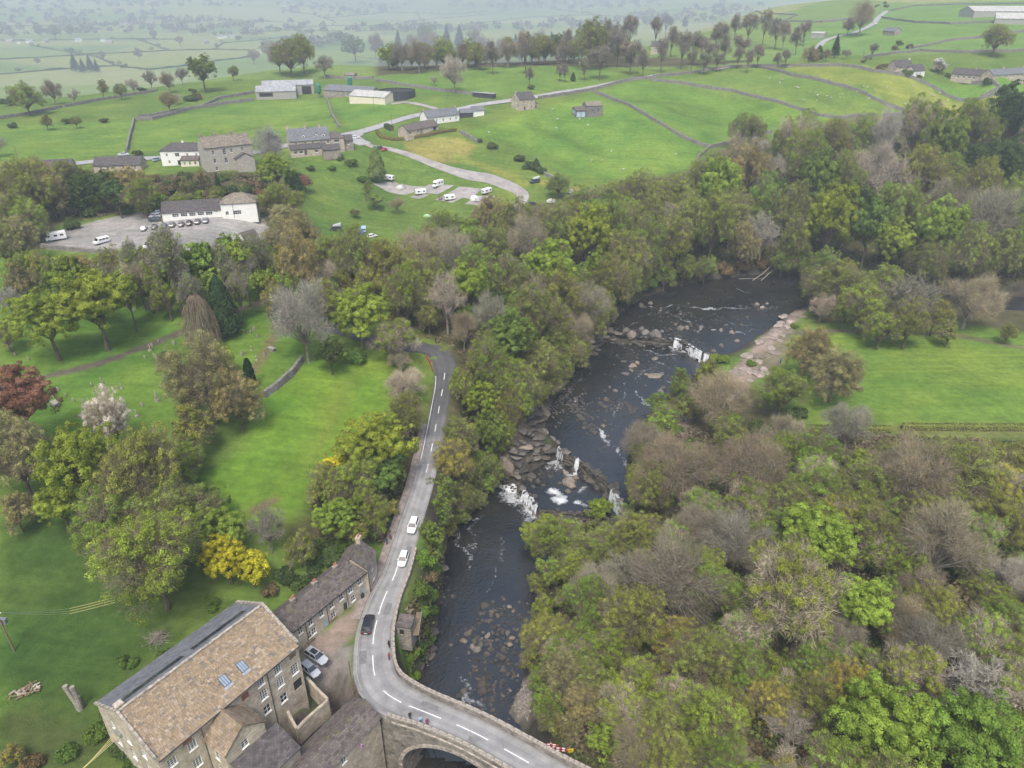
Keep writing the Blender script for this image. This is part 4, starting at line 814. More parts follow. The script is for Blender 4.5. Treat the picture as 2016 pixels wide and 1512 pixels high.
for k in range(int(L/.6)): mb.box(k*.6+.01, D/2-.2, eh+RH-.05, k*.6+.58, D/2+.2, eh+RH+.14+.03*(k % 2))
mb.build('ridge_tiles', M['coping'], roof_o)
for x0_, x1_ in ((L*.07,L*.46), (L*.53,L*.92)):                   # long glazed strips in the far slope
    yy = D*.62; zz = eh+RH-(yy-D/2)*math.tan(ang); m2 = MB(); dy = 1.0; dz = -dy*math.tan(ang)
    m2.hexa([(x0_,yy,zz-.1),(x1_,yy,zz-.1),(x1_,yy+dy,zz+dz-.1),(x0_,yy+dy,zz+dz-.1)], [(x0_,yy,zz+.06),(x1_,yy,zz+.06),(x1_,yy+dy,zz+dz+.06),(x0_,yy+dy,zz+dz+.06)]); o = m2.build('rooflight', M['glass'], roof_o)
    m2 = MB(); n_ = int((x1_-x0_)/.9)
    for k in range(n_+1): xx = x0_+(x1_-x0_)*k/n_; m2.hexa([(xx-.03,yy,zz),(xx+.03,yy,zz),(xx+.03,yy+dy,zz+dz),(xx-.03,yy+dy,zz+dz)], [(xx-.03,yy,zz+.1),(xx+.03,yy,zz+.1),(xx+.03,yy+dy,zz+dz+.1),(xx-.03,yy+dy,zz+dz+.1)])
    m2.build('glazing_bars', M['darkframe'], o)
for ux in (.50, .63):                                             # two small rooflights over the near slope
    vv = sl*.26; m2 = MB(); a_ = L*ux; w_ = 1.15; h_ = 1.6
    def pt(u, v, k): return (u, y0+v*cs-sn*k, z0-.12+v*sn+cs*k)
    m2.hexa([pt(a_,vv,0),pt(a_+w_,vv,0),pt(a_+w_,vv+h_,0),pt(a_,vv+h_,0)], [pt(a_,vv,.2),pt(a_+w_,vv,.2),pt(a_+w_,vv+h_,.2),pt(a_,vv+h_,.2)]); o = m2.build('rooflight', M['darkframe'], roof_o)
    for k in range(3):
        m3 = MB(); q0, q1 = a_+.07+k*(w_-.1)/3, a_+(k+1)*(w_-.1)/3; m3.hexa([pt(q0,vv+.07,.1),pt(q1,vv+.07,.1),pt(q1,vv+h_-.07,.1),pt(q0,vv+h_-.07,.1)], [pt(q0,vv+.07,.215),pt(q1,vv+.07,.215),pt(q1,vv+h_-.07,.215),pt(q0,vv+h_-.07,.215)]); m3.build('pane', M['skylight'], o)
    m3 = MB(); m3.hexa([pt(a_-.1,vv-.45,.05),pt(a_+w_+.1,vv-.45,.05),pt(a_+w_+.1,vv,.05),pt(a_-.1,vv,.05)], [pt(a_-.1,vv-.45,.15),pt(a_+w_+.1,vv-.45,.15),pt(a_+w_+.1,vv,.15),pt(a_-.1,vv,.15)]); m3.build('flashing', M['metal'], o)
for xe, sg in ((0, -1), (L, 1)):                                   # raised gable copings stone by stone
    for half in (0, 1):
        n_ = 14
        for k in range(n_):
            t0, t1 = k/n_+.004, (k+1)/n_-.004
            f = lambda t: ((D/2)*t if half == 0 else D-(D/2)*t, eh+RH*t)
            (ya, za), (yb, zb) = f(t0), f(t1); m2 = MB(); e = .28; hh = .3+rs.uniform(-.03,.05); xa, xb = (xe-.12, xe+.32) if sg > 0 else (xe-.3, xe+.05)
            m2.hexa([(xa,ya,za-.1),(xb,ya,za-.1),(xb,yb,zb-.1),(xa,yb,zb-.1)], [(xa,ya,za+hh),(xb,ya,za+hh),(xb,yb,zb+hh),(xa,yb,zb+hh)]); m2.build('coping_stone', M['coping'], ml.root)
ml.gutter(0, L, -.38, z0+.02); ml.pipe(L*.745, -.12, -3, eh-.2); ml.pipe(L*.27, -.12, -3, eh-.2)
ml.chimney(.5, D*.55, eh+RH-.4, .9, 1.0, .8, 0)
# gabled wing and the lower lean-to in front of it
wl = 6.2; wx = fx(434,1394,H_)-wl/2; wd = 4.6; wh = eh-2.75
ml.body(wx, -wd, wl, wd, wh, 2.6, 'sandstone', 'brownslate', {'F': [(wl*.38,wh-.3-1.2,1.1,1.3,2,3)], 'L': [(wd*.4,wh-2.6,.9,1.6,1,2),(wd*.4,wh-5.5,.9,1.6,1,2)], 'R': [(wd*.4,wh-2.4,.9,1.5,2,3)]}, base=-9, ridge='y', oh=.2)
ml.body(wx+.4, -wd-4.6, wl+1.2, 4.55, wh-3.6, 1.6, 'greystone', 'darkslate', {'R': [(1.5,1.5,1,1.3,2,2)]}, 'lean', base=-9, oh=.2)
# walled area by the mill door
for i_, px in enumerate(([(603,1330),(622,1350),(644,1372)], [(644,1374),(612,1402),(583,1430)], [(583,1430),(572,1410),(566,1396)])):
    mb = MB(); q = [plane_pt(u, v, 1.2) for u, v in px]; pl = []
    for a, c in zip(q[:-1], q[1:]):
        for k in range(4): pl.append(tuple(a[j]+(c[j]-a[j])*k/4 for j in range(2)))
    pl.append(q[-1][:2]); pl = [(x, y, 1.2) for x, y in pl]; wall_strip(mb, pl, -.35, .22, .24, .02, 4.0, i_)
    tag(mb.build('yard_wall', M['sandstone']), ['stone yard wall running out from the mill corner', 'stone yard wall parallel to the mill front', 'short stone yard wall closing the mill area steps'][i_], 'wall')
# ------------------------------------------------------------------ riverside building by the bridge
rb = House('riverside_building', 'long low stone building with dark slate roof between mill and bridge', (650,1512), (747,1411), 2.2, 'building', z=-1.4)
# its river-side eave is the surveyed one: local y runs away from the river
rb.body(-9, 0, rb.L+9, 5.5, 2.2, 1.6, 'sandstone', 'oldslate', {'F': [(6,.3,.9,1.1,2,2),(11,.3,.9,1.1,2,2)], 'R': [(3,.2,.8,1.1,1,1,'darkdoor')]}, base=-12)
mb = MB(); 
for k in range(7): mb.tube([(rb.L*.55+.1*math.sin(k*2.4),-.35-.05*k % .2,1.4-.1*k),(rb.L*.55+.22*math.sin(k*2.4),-.4,1.15-.1*k)], [.05,.13], 6, 0, [(.35,.08,.3),(.6,.6,.65),(.3,.05,.2)][k % 3])
ob = mb.build('hanging_basket', M['cloth']); ob.matrix_basis = rb.root.matrix_basis.copy(); tag(ob, 'purple and white hanging basket on the river wall of the low building', 'flower basket')
# ------------------------------------------------------------------ cottages beside the lane
ct = House('cottage_row', 'row of stone cottages with dark slate roof beside the lane', (575,1242), (721,1123), 5.2, 'cottages', z=.1)
L = ct.L; up = [L*f for f in (.09,.22,.36,.50,.63,.76,.9)]
ct.body(-1.2, 0, L+1.2, 5.6, 5.2, 2.2, 'sandstone', 'oldslate', {'F': row([q+1.2 for q in up], 3.2, .95, 1.35, 2, 2) + row([q+1.2 for q in (L*.18,L*.24)], .9, .9, 1.35, 2, 2) + row([L*.5+1.2, L*.78+1.2], .9, 1.0, 1.3, 2, 2) + [(L*.36+1.2,.05,1.0,2.05,1,1,'door'), (L*.64+1.2,.05,1.0,2.05,1,1,'frame'), (L*.90+1.2,.05,1.0,2.05,1,1,'door')]}, oh=.25)
for f in (.18, .46, .74): ct.chimney(L*f, 2.8, 7.4, .8, .8, .6, 2, 'greystone')
ct.gutter(0, L, -.27, 5.02)
for f in (.155, .43, .70): ct.pipe(L*f, -.08, 0, 5)
c2 = House('cottage', 'end cottage set at an angle beside the climbing lane', (723,1122), (739,1086), 5.2, 'cottage', z=.5)
c2.body(0, 0, c2.L, 5.4, 5.2, 2.2, 'sandstone', 'oldslate', {'F': row([c2.L*.5], 3.1, .95, 1.35) + row([c2.L*.5], .8, .95, 1.4), 'R': row([2.7], 3, .9, 1.3)}, oh=.25)
c2.chimney(c2.L-.5, 2.7, 7.3, 1.5, 1.0, .8, 2, 'sandstone'); c2.pipe(.1, -.08, 0, 5)
def bench(px, rz, label):
    p = G(*px); r_ = empty('garden_bench', tuple(p), rz); mb = MB(); [mb.box(-.75,-.25+.13*k,.42,.75,-.15+.13*k,.46) for k in range(4)]; mb.build('seat', M['timber'], r_)
    mb = MB(); [mb.box(-.75,.25,.55+.14*k,.75,.29,.65+.14*k) for k in range(3)]; mb.build('backrest', M['timber'], r_)
    for x in (-.65, .65):
        mb = MB(); mb.box(x-.04,-.25,0,x+.04,-.17,.42); mb.build('leg', M['timber'], r_); mb = MB(); mb.box(x-.04,.21,0,x+.04,.29,.95); mb.build('leg', M['timber'], r_)
    tag(r_, label, 'bench')
rzc = ct.root.rotation_euler.z
bench((612,1264), rzc, 'wooden bench under the double window of the stone cottages'); bench((657,1220), rzc, 'wooden bench beside the dark bins outside the cottages')
# ------------------------------------------------------------------ stone hut below the lane wall
hu = House('stone_hut', 'small mossy flat-roofed stone hut below the riverside lane wall', (780,1233), (808,1237), 2.4, 'hut', z=-1.8)
hu.body(0, 0, hu.L, 2.6, 2.4, .35, 'greystone', 'oldslate', {'F': [(.5,.6,.8,1.2,1,1,'dark')]}, 'lean', base=-3, oh=.15)
pf = empty('viewing_platform', tuple(plane_pt(822,1228,-1.6))); mb = MB(); [mb.box(-.5,-2.6+.35*k,0,.55,-2.3+.35*k,.06) for k in range(15)]; mb.build('deck', M['timber'], pf)
for k in range(4): mb = MB(); mb.box(.5,-2.5+1.6*k,-1.6,.58,-2.42+1.6*k,1.1); mb.build('post', M['metal'], pf)
for z in (.55, 1.05): mb = MB(); mb.box(.52,-2.6,z,.56,2.6,z+.05); mb.build('rail', M['metal'], pf)
tag(pf, 'narrow railed viewing platform hanging over the river beside the stone hut', 'platform')
# ------------------------------------------------------------------ village houses on the hill
w_ = House('white_house', 'white rendered two-storey house with hipped slate roof joined to the tall grey house', (314,298), (398,295), 6.2); L = w_.L
w_.body(0, 0, L, 8, 6.2, 2.6, 'white', 'darkslate', {'F': row([L*.15, L*.63, L*.84], 3.9, .9, 1.2) + [(L*.34,3.7,1.9,1.5,2,2)] + row([L*.18], 1, .9, 1.2) + [(L*.37,.1,1.9,2.1,1,1,'dark')]}, 'hip')
w_.body(L*.5, -3, L*.42, 2.98, 2.7, 1.3, 'cream', 'oldslate', {'F': row([L*.42*f for f in (.2,.5,.8)], .8, 1, 1.4)}, 'lean'); w_.chimney(L*.5, 4, 8.6, 1, .8, .6, 2, 'white')
t_ = House('tall_house', 'tall three-storey grey stone house with grey slate roof', (399,289), (496,285), 10.4); L = t_.L
t_.body(0, 0, L, 9, 10.4, 3.6, 'render_grey', 'stoneslate', {'F': row([L*.18], 7.4, 1.1, 1.8) + row([L*.19], 4.0, 1.1, 1.8) + row([L*.2], .9, 1.1, 1.7) + row([L*.41], 6.9, 1.3, 2.6, 2, 3) + row([L*.42], 3.6, 1.3, 2.2, 2, 3) + row([L*.56], 7.6, 1, 1.6) + row([L*.79], 7.6, 1, 1.7), 'R': row([3, 6], 7.2, 1, 1.6) + row([3, 6], 3.8, 1, 1.6)}, cope=True)
t_.body(L*.59, -3.2, L*.37, 3.18, 5.2, 1.9, 'render_grey', 'darkslate', {}, ridge='y'); [t_.chimney(L*f, 4.5, 13.9, 1.2, 1, .7, 2, 'greystone') for f in (.04,.34,.66)]
h = House('stone_hotel', 'long two-storey stone hotel with three white dormers in its slate roof', (569,279), (650,272), 5.8, 'hotel'); L = h.L
h.body(0, 0, L, 9.5, 5.8, 4.6, 'sandstone', 'greyslate', {'F': row([L*f for f in (.16,.38,.57,.77,.94)], 3.6, 1, 1.6), 'L': row([3, 6.5], 3.4, .9, 1.4)}, cope=True)
h.body(-.4, -4.6, L*.88, 4.58, 2.7, 1.5, 'sandstone', 'darkslate', {'F': row([L*f for f in (.12,.25,.62)], .8, 1.8, 1.3, 3, 1) + [(L*.33,.1,1,2,1,1,'darkdoor')]}, 'lean')
h.body(L*.72, -9.2, L*.42, 4.58, 2.6, 1.8, 'greystone', 'darkslate', {}, 'gable')
h.body(L+.02, -1.5, 6, 9, 6.2, 2.4, 'sandstone', 'oldslate', {'F': [(1.4,4.2,2.6,1.2,3,1)]}, 'hip'); h.body(L+6.05, 0, 4.5, 6, 4.4, 2, 'greystone', 'darkslate', {'F': row([2.2], 2.4, 1, 1.2)}, 'gable')
for f in (.36, .68, .85):
    x = L*f; h.body(x-.75, 1.0, 1.5, 2.2, 1.5, .7, 'frame', 'greyslate', {'F': [(.3,.25,.9,1.1,1,2)]}, ridge='y', zb=6.2, base=0, oh=.12, wname='dormer')
[h.chimney(x, 4.75, 10.3, 1.4, 1, .7, 3) for x in (.3, L*.45, L*.8)]
def simple(name, label, A, B, wh, D, rh, wm, rm, wins=None, kind='gable', chim=(), cat='house', group=None, cm='sandstone', nx=2, wz=.9, ww=1.1, whh=1.3, oh=.3, what='frame'):
    q = House(name, label, A, B, wh, cat, group); L = q.L
    q.body(0, 0, L, D, wh, rh, wm, rm, {'F': [w for z in (wz if isinstance(wz, (list, tuple)) else [wz]) for w in row([L*f for f in (wins or ())], z, ww, whh, nx, 2, what)]}, kind, oh=oh)
    [q.chimney(L*f, D/2, wh+rh-.1, 1.1, .8, .6, 2, cm) for f in chim]; return q
simple('bungalow', 'low stone bungalow by the upper road nearest the tall grey house', (183,327), (276,323), 2.8, 8, 2.6, 'sandstone', 'darkslate', (.15,.3,.42,.62,.75,.87), group='roadside bungalows')
simple('bungalow', 'low stone bungalow half hidden by trees at the edge of the village', (70,332), (140,328), 2.8, 8, 2.4, 'sandstone', 'darkslate', (.2,.5,.8), group='roadside bungalows')
q = simple('pub', 'long low white pub with dark roof behind a row of parked cars', (318,420), (436,411), 3.0, 7, 2.8, 'white', 'darkslate', (.22,.36,.5,.64,.78), cat='pub', ww=2.2, whh=1.2, nx=3, wz=1.2); L = q.L
q.body(L+.02, -1.5, 12, 8.5, 5.2, 2.6, 'white', 'stoneslate', {'F': row([1.8], 1.2, 1.1, 1.3) + row([5.2], 1.2, 2.8, 1.4, 4, 2) , 'R': row([3], 1.2, 1.2, 1.2)}, 'hip'); q.pipe(L+4, -1.6, 0, 5)
q = simple('kiosk', 'tiny white gabled hut at the pub yard entrance', (480,466), (508,464), 1.8, 3.4, 1.4, 'white', 'oldslate', (), cat='hut')
q = House('bungalow', 'L-shaped stone bungalow enclosed by a clipped hedge', (826,255), (864,244), 2.9); L = q.L
q.body(0, 0, L, 8, 2.9, 2.4, 'sandstone', 'oldslate', {'F': row([L*.12], .1, 1.1, 2.1) + row([L*.45], 1, .9, 1.2) + [(L*.68,.3,2.6,2.2,3,1)]}); q.body(-9, -1, 8.98, 7.5, 2.9, 2.2, 'sandstone', 'oldslate', {'F': row([7.2, 1.8], .9, 1.4, 1.2)})
q = simple('cottages', 'row of white cottages with pale grey slate roof along the upper road', (840,232), (904,224), 3.6, 7, 3, 'white', 'greyslate', (.1,.3,.5,.72,.9), chim=(.02,.98), cat='cottages', ww=.9)
simple('shed', 'low black timber shed next to the white cottages', (906,223), (931,221), 2.6, 6, 1.6, 'blackboard', 'greyslate', (), cat='shed'); simple('garage', 'small white garage with grey roof beyond the black shed', (932,219), (953,216), 3, 6, 1.8, 'white', 'greyslate', (), cat='garage')
q = House('stone_house', 'square two-storey stone house standing alone by the road', (1022,197), (1054,193), 6.0); L = q.L
q.body(0, 0, L, 8.5, 6, 3.2, 'sandstone', 'darkslate', {'F': row([L*.3, L*.78], 3.8, 1, 1.3) + row([L*.78], 1, 1.1, 1.4) + [(L*.3,.1,1.1,2.1,1,1,'darkdoor')], 'L': row([2.5, 6], 3.8, .9, 1.2) + row([2.5, 6], .9, .9, 1.3)}, cope=True); q.chimney(.4, 4.2, 9.1, 1.2, 1, .7, 2); q.body(L+.02, 1, 2.4, 5, 3, 1.4, 'sandstone', 'darkslate', {'F': [(.7,.1,1,2,1,1,'darkdoor')]}, 'lean')
q = House('field_barn', 'pale stone field barn with a blue-doored lower end', (1154,209), (1187,207), 6, 'barn'); q.body(0, 0, q.L, 8, 6, 1.6, 'drystone', 'stoneslate', {'F': [(q.L*.7,3,.8,1,1,1,'dark'),(q.L*.35,3.2,.6,.8,1,1,'dark')]}, cope=True)
q.body(-6.2, -1, 6.18, 8, 3.8, 1.5, 'greysiding', 'rustroof', {'F': [(.6,.2,2.3,2.8,1,1,'bluedoor'),(3.3,.2,2.2,2.8,1,1,'bluedoor')]}) if 'rustroof' in M else q.body(-6.2, -1, 6.18, 8, 3.8, 1.5, 'drystone', 'oldslate', {'F': [(.6,.2,2.3,2.8,1,1,'bluedoor'),(3.3,.2,2.2,2.8,1,1,'bluedoor')], 'L': [(.5,1.6,6.6,2,1,1,'bluedoor')]})
q = House('barn', 'large grey open-sided cattle barn at the farm', (503,181), (582,179), 4.6, 'barn'); L = q.L
q.body(0, 0, L, 15, 4.6, 2.6, 'greysiding', 'greysheet', {'F': [(L*.08,1.6,L*.34,2.2,1,1,'dark')]}); q.body(3, 15.02, L+8, 12, 6.5, 2.2, 'greysiding', 'greysheet', {'F': [(L+.4,.5,6,5,1,1,'dark')]})
simple('barn', 'long cream-clad barn with pale roof beside the slurry tank', (687,189), (757,191), 4.4, 13, 2.4, 'cream', 'palesheet', (), cat='barn')
simple('barn', 'long low farm building with skylights behind the cream barn', (637,181), (731,178), 3.6, 10, 2.6, 'greystone', 'greyslate', (.2,.5,.8), cat='barn')
simple('container', 'dark shipping container in the field by the road', (930,181), (971,186), 2.6, 3, .25, 'blackboard', 'greysheet', (), 'flat', cat='container')
simple('field_barn', 'tiny ruined stone barn in the field above the farm', (678,148), (697,147), 3, 5, 1.2, 'greystone', 'stoneslate', (), cat='barn')
simple('shed', 'white-roofed open cattle shed among the tall ridge trees', (1597,66), (1623,65), 4, 9, .9, 'greysiding', 'palesheet', (), 'gable', cat='shed')
simple('barn', 'small grey stone barn beside the bending far lane', (1739,60), (1762,62), 3.2, 7, 2.6, 'greystone', 'greyslate', (), cat='barn')
simple('house', 'stone house with paired dormers among trees at the lane end', (1765,131), (1798,131), 4.4, 8, 3.4, 'sandstone', 'darkslate', (.3,.7), chim=(.95,), cm='white', wz=(.9, 2.9))
simple('house', 'white-walled house with dark roof next to the paired-dormer house', (1800,139), (1822,139), 3.6, 7, 3.2, 'white', 'darkslate', (.3,.6))
q = simple('bungalow', 'wide stone bungalow with white windows below the far pasture', (1873,147), (1945,147), 3.2, 8, 3, 'sandstone', 'darkslate', (.2,.36,.52,.64), chim=(.6,), ww=1.6)
simple('terrace', 'two-storey stone terrace at the edge of the picture', (1957,145), (2050,145), 5.2, 8, 2.8, 'sandstone', 'greyslate', (.12,.27,.42,.6,.78,.9), chim=(.3,.7), cat='terrace', wz=(.9,3.3))
for lb, A, B, D_ in (('long pale poultry shed on the hill', (1960,36), (2060,38), 16), ('second pale poultry shed standing behind the long one', (1918,25), (2050,20), 30)): simple('farm_shed', lb, A, B, 4.2, D_, 4, 'greysiding', 'palesheet', (), cat='shed')
simple('house', 'stone house with tall chimney hidden in the ridge trees', (1282,92), (1312,90), 6, 8, 3.5, 'sandstone', 'darkslate', (.3,.7), chim=(.1,), wz=(1,3.6))
# slurry tank and feed silos
p = G(782,190); r_ = empty('slurry_tank', tuple(p)); mb = MB(); n_ = 28; rad = 11
mb.tube([(0,0,-1),(0,0,3.8)], rad, n_, cap=False); mb.build('shell', M['blackboard'], r_)
for z in (.8, 2.2, 3.6): mb = MB(); mb.tube([(0,0,z),(0,0,z+.12)], rad+.12, n_, cap=False); mb.build('hoop', M['darkframe'], r_)
mb = MB(); mb.add([(rad*math.cos(2*math.pi*k/n_)*.99, rad*math.sin(2*math.pi*k/n_)*.99, 3.1) for k in range(n_)], [tuple(range(n_))]); mb.build('slurry', M['dark'], r_); tag(r_, 'round black slurry tank beside the cream barn', 'tank')
for u, v, lb in ((629,192,'dark green feed silo standing before the grey barn'), (690,178,'dark green feed silo behind the cream barn')):
    p = G(u, v); r_ = empty('feed_silo', tuple(p)); mb = MB(); mb.tube([(0,0,2),(0,0,3.4),(0,0,7.5),(0,0,8.6)], [.4,1.6,1.6,.3], 14); mb.build('hopper', M['greenbin'], r_)
    for k in range(4): mb = MB(); a = k*math.pi/2; mb.tube([(1.4*math.cos(a),1.4*math.sin(a),-.5),(1.4*math.cos(a),1.4*math.sin(a),4)], .08, 5); mb.build('leg', M['metal'], r_)
    tag(r_, lb, 'silo')
# ------------------------------------------------------------------ trees: a few grown forms, every tree an individual
class Leaves:
    """fast builder of quads / spikes with tint"""
    def __init__(s): s.v = []; s.fn = []; s.t = []; s.m = []; s.n = 0
    def quads(s, c, nrm, size, tint, m=0, rng=RNG):
        k = len(c); nrm = nrm/(np.linalg.norm(nrm, axis=1)[:, None]+1e-9); a = np.cross(nrm, rng.normal(size=(k, 3))); a /= np.linalg.norm(a, axis=1)[:, None]+1e-9; b_ = np.cross(nrm, a); sz = size[:, None]
        ar = rng.uniform(.55, 1, k)[:, None]; be = nrm*sz*rng.uniform(-.25, .25, k)[:, None]
        q = np.stack([c+a*sz, c+b_*sz*ar+be, c-a*sz, c-b_*sz*ar+be], 1); s.v.append(q.reshape(-1, 3)); s.fn += [4]*k; s.t.append(tint); s.m += [m]*k
    def spikes(s, p, d, wid, tint, m=1, rng=RNG):
        k = len(p); a = np.cross(d, rng.normal(size=(k, 3))); a /= np.linalg.norm(a, axis=1)[:, None]+1e-9; a *= wid[:, None]
        q = np.stack([p-a, p+a, p+d], 1); s.v.append(q.reshape(-1, 3)); s.fn += [3]*k; s.t.append(tint); s.m += [m]*k
    def mesh(s, name, mats):
        v = np.concatenate(s.v); t = np.concatenate(s.t); fn = np.array(s.fn); me = bpy.data.meshes.new(name)
        me.vertices.add(len(v)); me.vertices.foreach_set('co', v.ravel().astype(np.float32)); me.loops.add(len(v)); me.loops.foreach_set('vertex_index', np.arange(len(v), dtype=np.int32))
        me.polygons.add(len(fn)); me.polygons.foreach_set('loop_start', np.concatenate([[0], np.cumsum(fn)[:-1]]).astype(np.int32)); me.polygons.foreach_set('material_index', np.array(s.m, np.int32))
        me.update(calc_edges=True); at = me.color_attributes.new('tint', 'FLOAT_COLOR', 'CORNER'); tt = np.repeat(t, fn, axis=0)
        at.data.foreach_set('color', np.concatenate([tt, np.ones((len(tt), 1))], 1).ravel().astype(np.float32))
        for m_ in mats: me.materials.append(m_)
        return me
def tints(k, rng, lo=.7, hi=1.3, hue=.12):
    b_ = rng.uniform(lo, hi, k); h_ = rng.uniform(-hue, hue, k); return np.stack([b_*(1+h_), b_, b_*(1-h_*.5)], 1)
def unit(rng, k): d = rng.normal(size=(k, 3)); return d/np.linalg.norm(d, axis=1)[:, None]
def limbs(mb, rng, ends, cz, trunk_r=.055, fork=.55, lean=0):
    base = np.array([0, 0, -.08]); top = np.array([lean, rng.uniform(-.05,.05), cz*fork]); mid = (base+top)/2+np.array([rng.uniform(-.03,.03), rng.uniform(-.03,.03), 0])
    mb.tube([base, mid, top], [trunk_r*1.25, trunk_r, trunk_r*.85], 7)
    for e in ends:
        m_ = top*.55+e*.45+rng.normal(size=3)*.05; m_[2] += .05; mb.tube([top*.97, m_, e], [trunk_r*.5, trunk_r*.32, trunk_r*.1], 5, cap=False)
def clumps(rng, C, Rl, per, lo=.10, hi=.19):
    k = np.repeat(np.arange(len(C)), per); d = unit(rng, len(k)); d[:, 2] += .25; d /= np.linalg.norm(d, axis=1)[:, None]
    return C[k]+d*(Rl[k]*rng.uniform(.6, 1.0, len(k)))[:, None]*np.array([1, 1, 1.2]), rng.uniform(lo, hi, len(k)), d, k
def leafy(seed, nl=16, n=5200, leaf=.058, cz=1.45, sx=1, sz=1.0, shell=.62, gap=.35, mats=('leaf',)):
    rng = np.random.default_rng(seed); mb = MB(); lv = Leaves()
    d = unit(rng, nl); d[:, 2] = np.where(d[:, 2] < -.35, -d[:, 2]*.6, d[:, 2]); C = d*rng.uniform(.42, .86, nl)[:, None]; C[0] = (0, 0, .2); Rl = rng.uniform(.18, .40, nl); Rl[0] = .48
    C[:, :2] *= sx; C[:, 2] *= sz; lt = rng.uniform(.74, 1.25, nl)
    Cs, Rs, Ds, par = clumps(rng, C, Rl, max(5, int(220/nl)) if n < 12000 else max(7, int(480/nl)), .11, .2)
    if n >= 12000: Rs *= .72
    ok = np.min(np.linalg.norm(Cs[:, None]-C[None], axis=2)/Rl[None], axis=1) > .5; Cs, Rs, Ds, par = Cs[ok], Rs[ok], Ds[ok], par[ok]; ct = rng.uniform(.82, 1.18, len(Cs))
    k = rng.choice(len(Cs), n, p=Rs**2/np.sum(Rs**2)); u = unit(rng, n)+Ds[k]*.7+np.array([0, 0, .35]); u /= np.linalg.norm(u, axis=1)[:, None]; p = Cs[k]+u*(Rs[k]*(.55+.55*rng.random(n)**.7))[:, None]*np.array([1, 1, .8])
    nr = u*1.0+unit(rng, n)*.5; lv.quads(p+np.array([0, 0, cz]), nr, leaf*rng.uniform(.55, 1.3, n), tints(n, rng, .82, 1.18)*(lt[par]*ct)[k][:, None], 0, rng)
    limbs(mb, rng, [C[i]*.8+np.array([0, 0, cz]) for i in range(nl)], cz)
    return mb.mesh('trunk', M['bark']), lv.mesh('crown', [M[q] for q in mats]), cz
def twiggy(seed, n1=9, n2=6, n3=10, n4=6, cz=1.4, up=.5, spread=1.0, buds=0, bud=.03, twig='twig_tint', bark='bark_grey', sz=1.0, tw=.0075, ln=.2, patch=0, patchsize=.05):
    """open crown: limbs, branches, then thousands of fine twigs, with or without opening buds"""
    rng = np.random.default_rng(seed); mb = MB(); lv = Leaves(); fork = np.array([rng.uniform(-.05,.05), rng.uniform(-.05,.05), cz*.42])
    mb.tube([(0,0,-.08), fork*.5, fork], [.062,.05,.045], 7)
    tips = []
    for i in range(n1):
        a = 2*math.pi*i/n1+rng.uniform(-.4,.4); el = rng.uniform(.15, 1.35); ln1 = rng.uniform(.75, 1.0)
        e = np.array([math.cos(a)*math.cos(el)*ln1*spread, math.sin(a)*math.cos(el)*ln1*spread, cz-.25+math.sin(el)*ln1*.9*sz-.1]); m_ = fork*.5+e*.5; m_[2] += .12
        mb.tube([fork, m_, e], [.034,.021,.006], 5, cap=False)
        for j in range(n2):
            t = rng.uniform(.3, 1); b0 = (1-t)**2*fork+2*t*(1-t)*m_+t*t*e; d = unit(rng, 1)[0]*.75+(e-fork)/np.linalg.norm(e-fork)*.5; d[2] += up*.5; d /= np.linalg.norm(d); b1 = b0+d*rng.uniform(.22,.42)
            mb.tube([b0, (b0+b1)/2+rng.normal(size=3)*.03, b1], [.012,.009,.003], 4, cap=False)
            for q in range(n3):
                t = rng.uniform(.15, 1.05); c0 = b0+(b1-b0)*t; d2 = unit(rng, 1)[0]*.8+d*.6; d2[2] += up*.35; tips.append((c0, d2/np.linalg.norm(d2)))
    c0 = np.array([q[0] for q in tips]); d0 = np.array([q[1] for q in tips]); L0 = rng.uniform(.5, 1.1, len(c0))*ln
    lv.spikes(c0, d0*L0[:, None], np.full(len(c0), tw*1.15), tints(len(c0), rng, .75, 1.2, .05), 1, rng)
    rep = np.repeat(np.arange(len(c0)), n4); p = c0[rep]+d0[rep]*(L0[rep]*rng.uniform(.2, 1, len(rep)))[:, None]; d = unit(rng, len(rep))*.7+d0[rep]*.8; d[:, 2] += up*.3; d *= (rng.uniform(.4, 1, len(rep))*ln*.7)[:, None]
    lv.spikes(p, d, np.full(len(p), tw*.75), tints(len(p), rng, .75, 1.25, .06), 1, rng)
    if buds:
        k = rng.integers(0, len(p), buds); q = p[k]+d[k]*rng.uniform(.5, 1.1, buds)[:, None]
        if patch: ph = np.sin(q[:, 0]*5+seed)+np.sin(q[:, 1]*5+2*seed)+np.sin(q[:, 2]*5); q = q[ph > patch]
        lv.quads(q, unit(rng, len(q))*.8+np.array([0, 0, .4]), bud*rng.uniform(.5, 1.3, len(q)), tints(len(q), rng, .72, 1.28), 0, rng)
    else: lv.quads(p[:1], unit(rng, 1), np.array([.01]), tints(1, rng), 0, rng)
    return mb.mesh('trunk', M[bark]), lv.mesh('crown', [M['leaf'], M[twig]]), cz
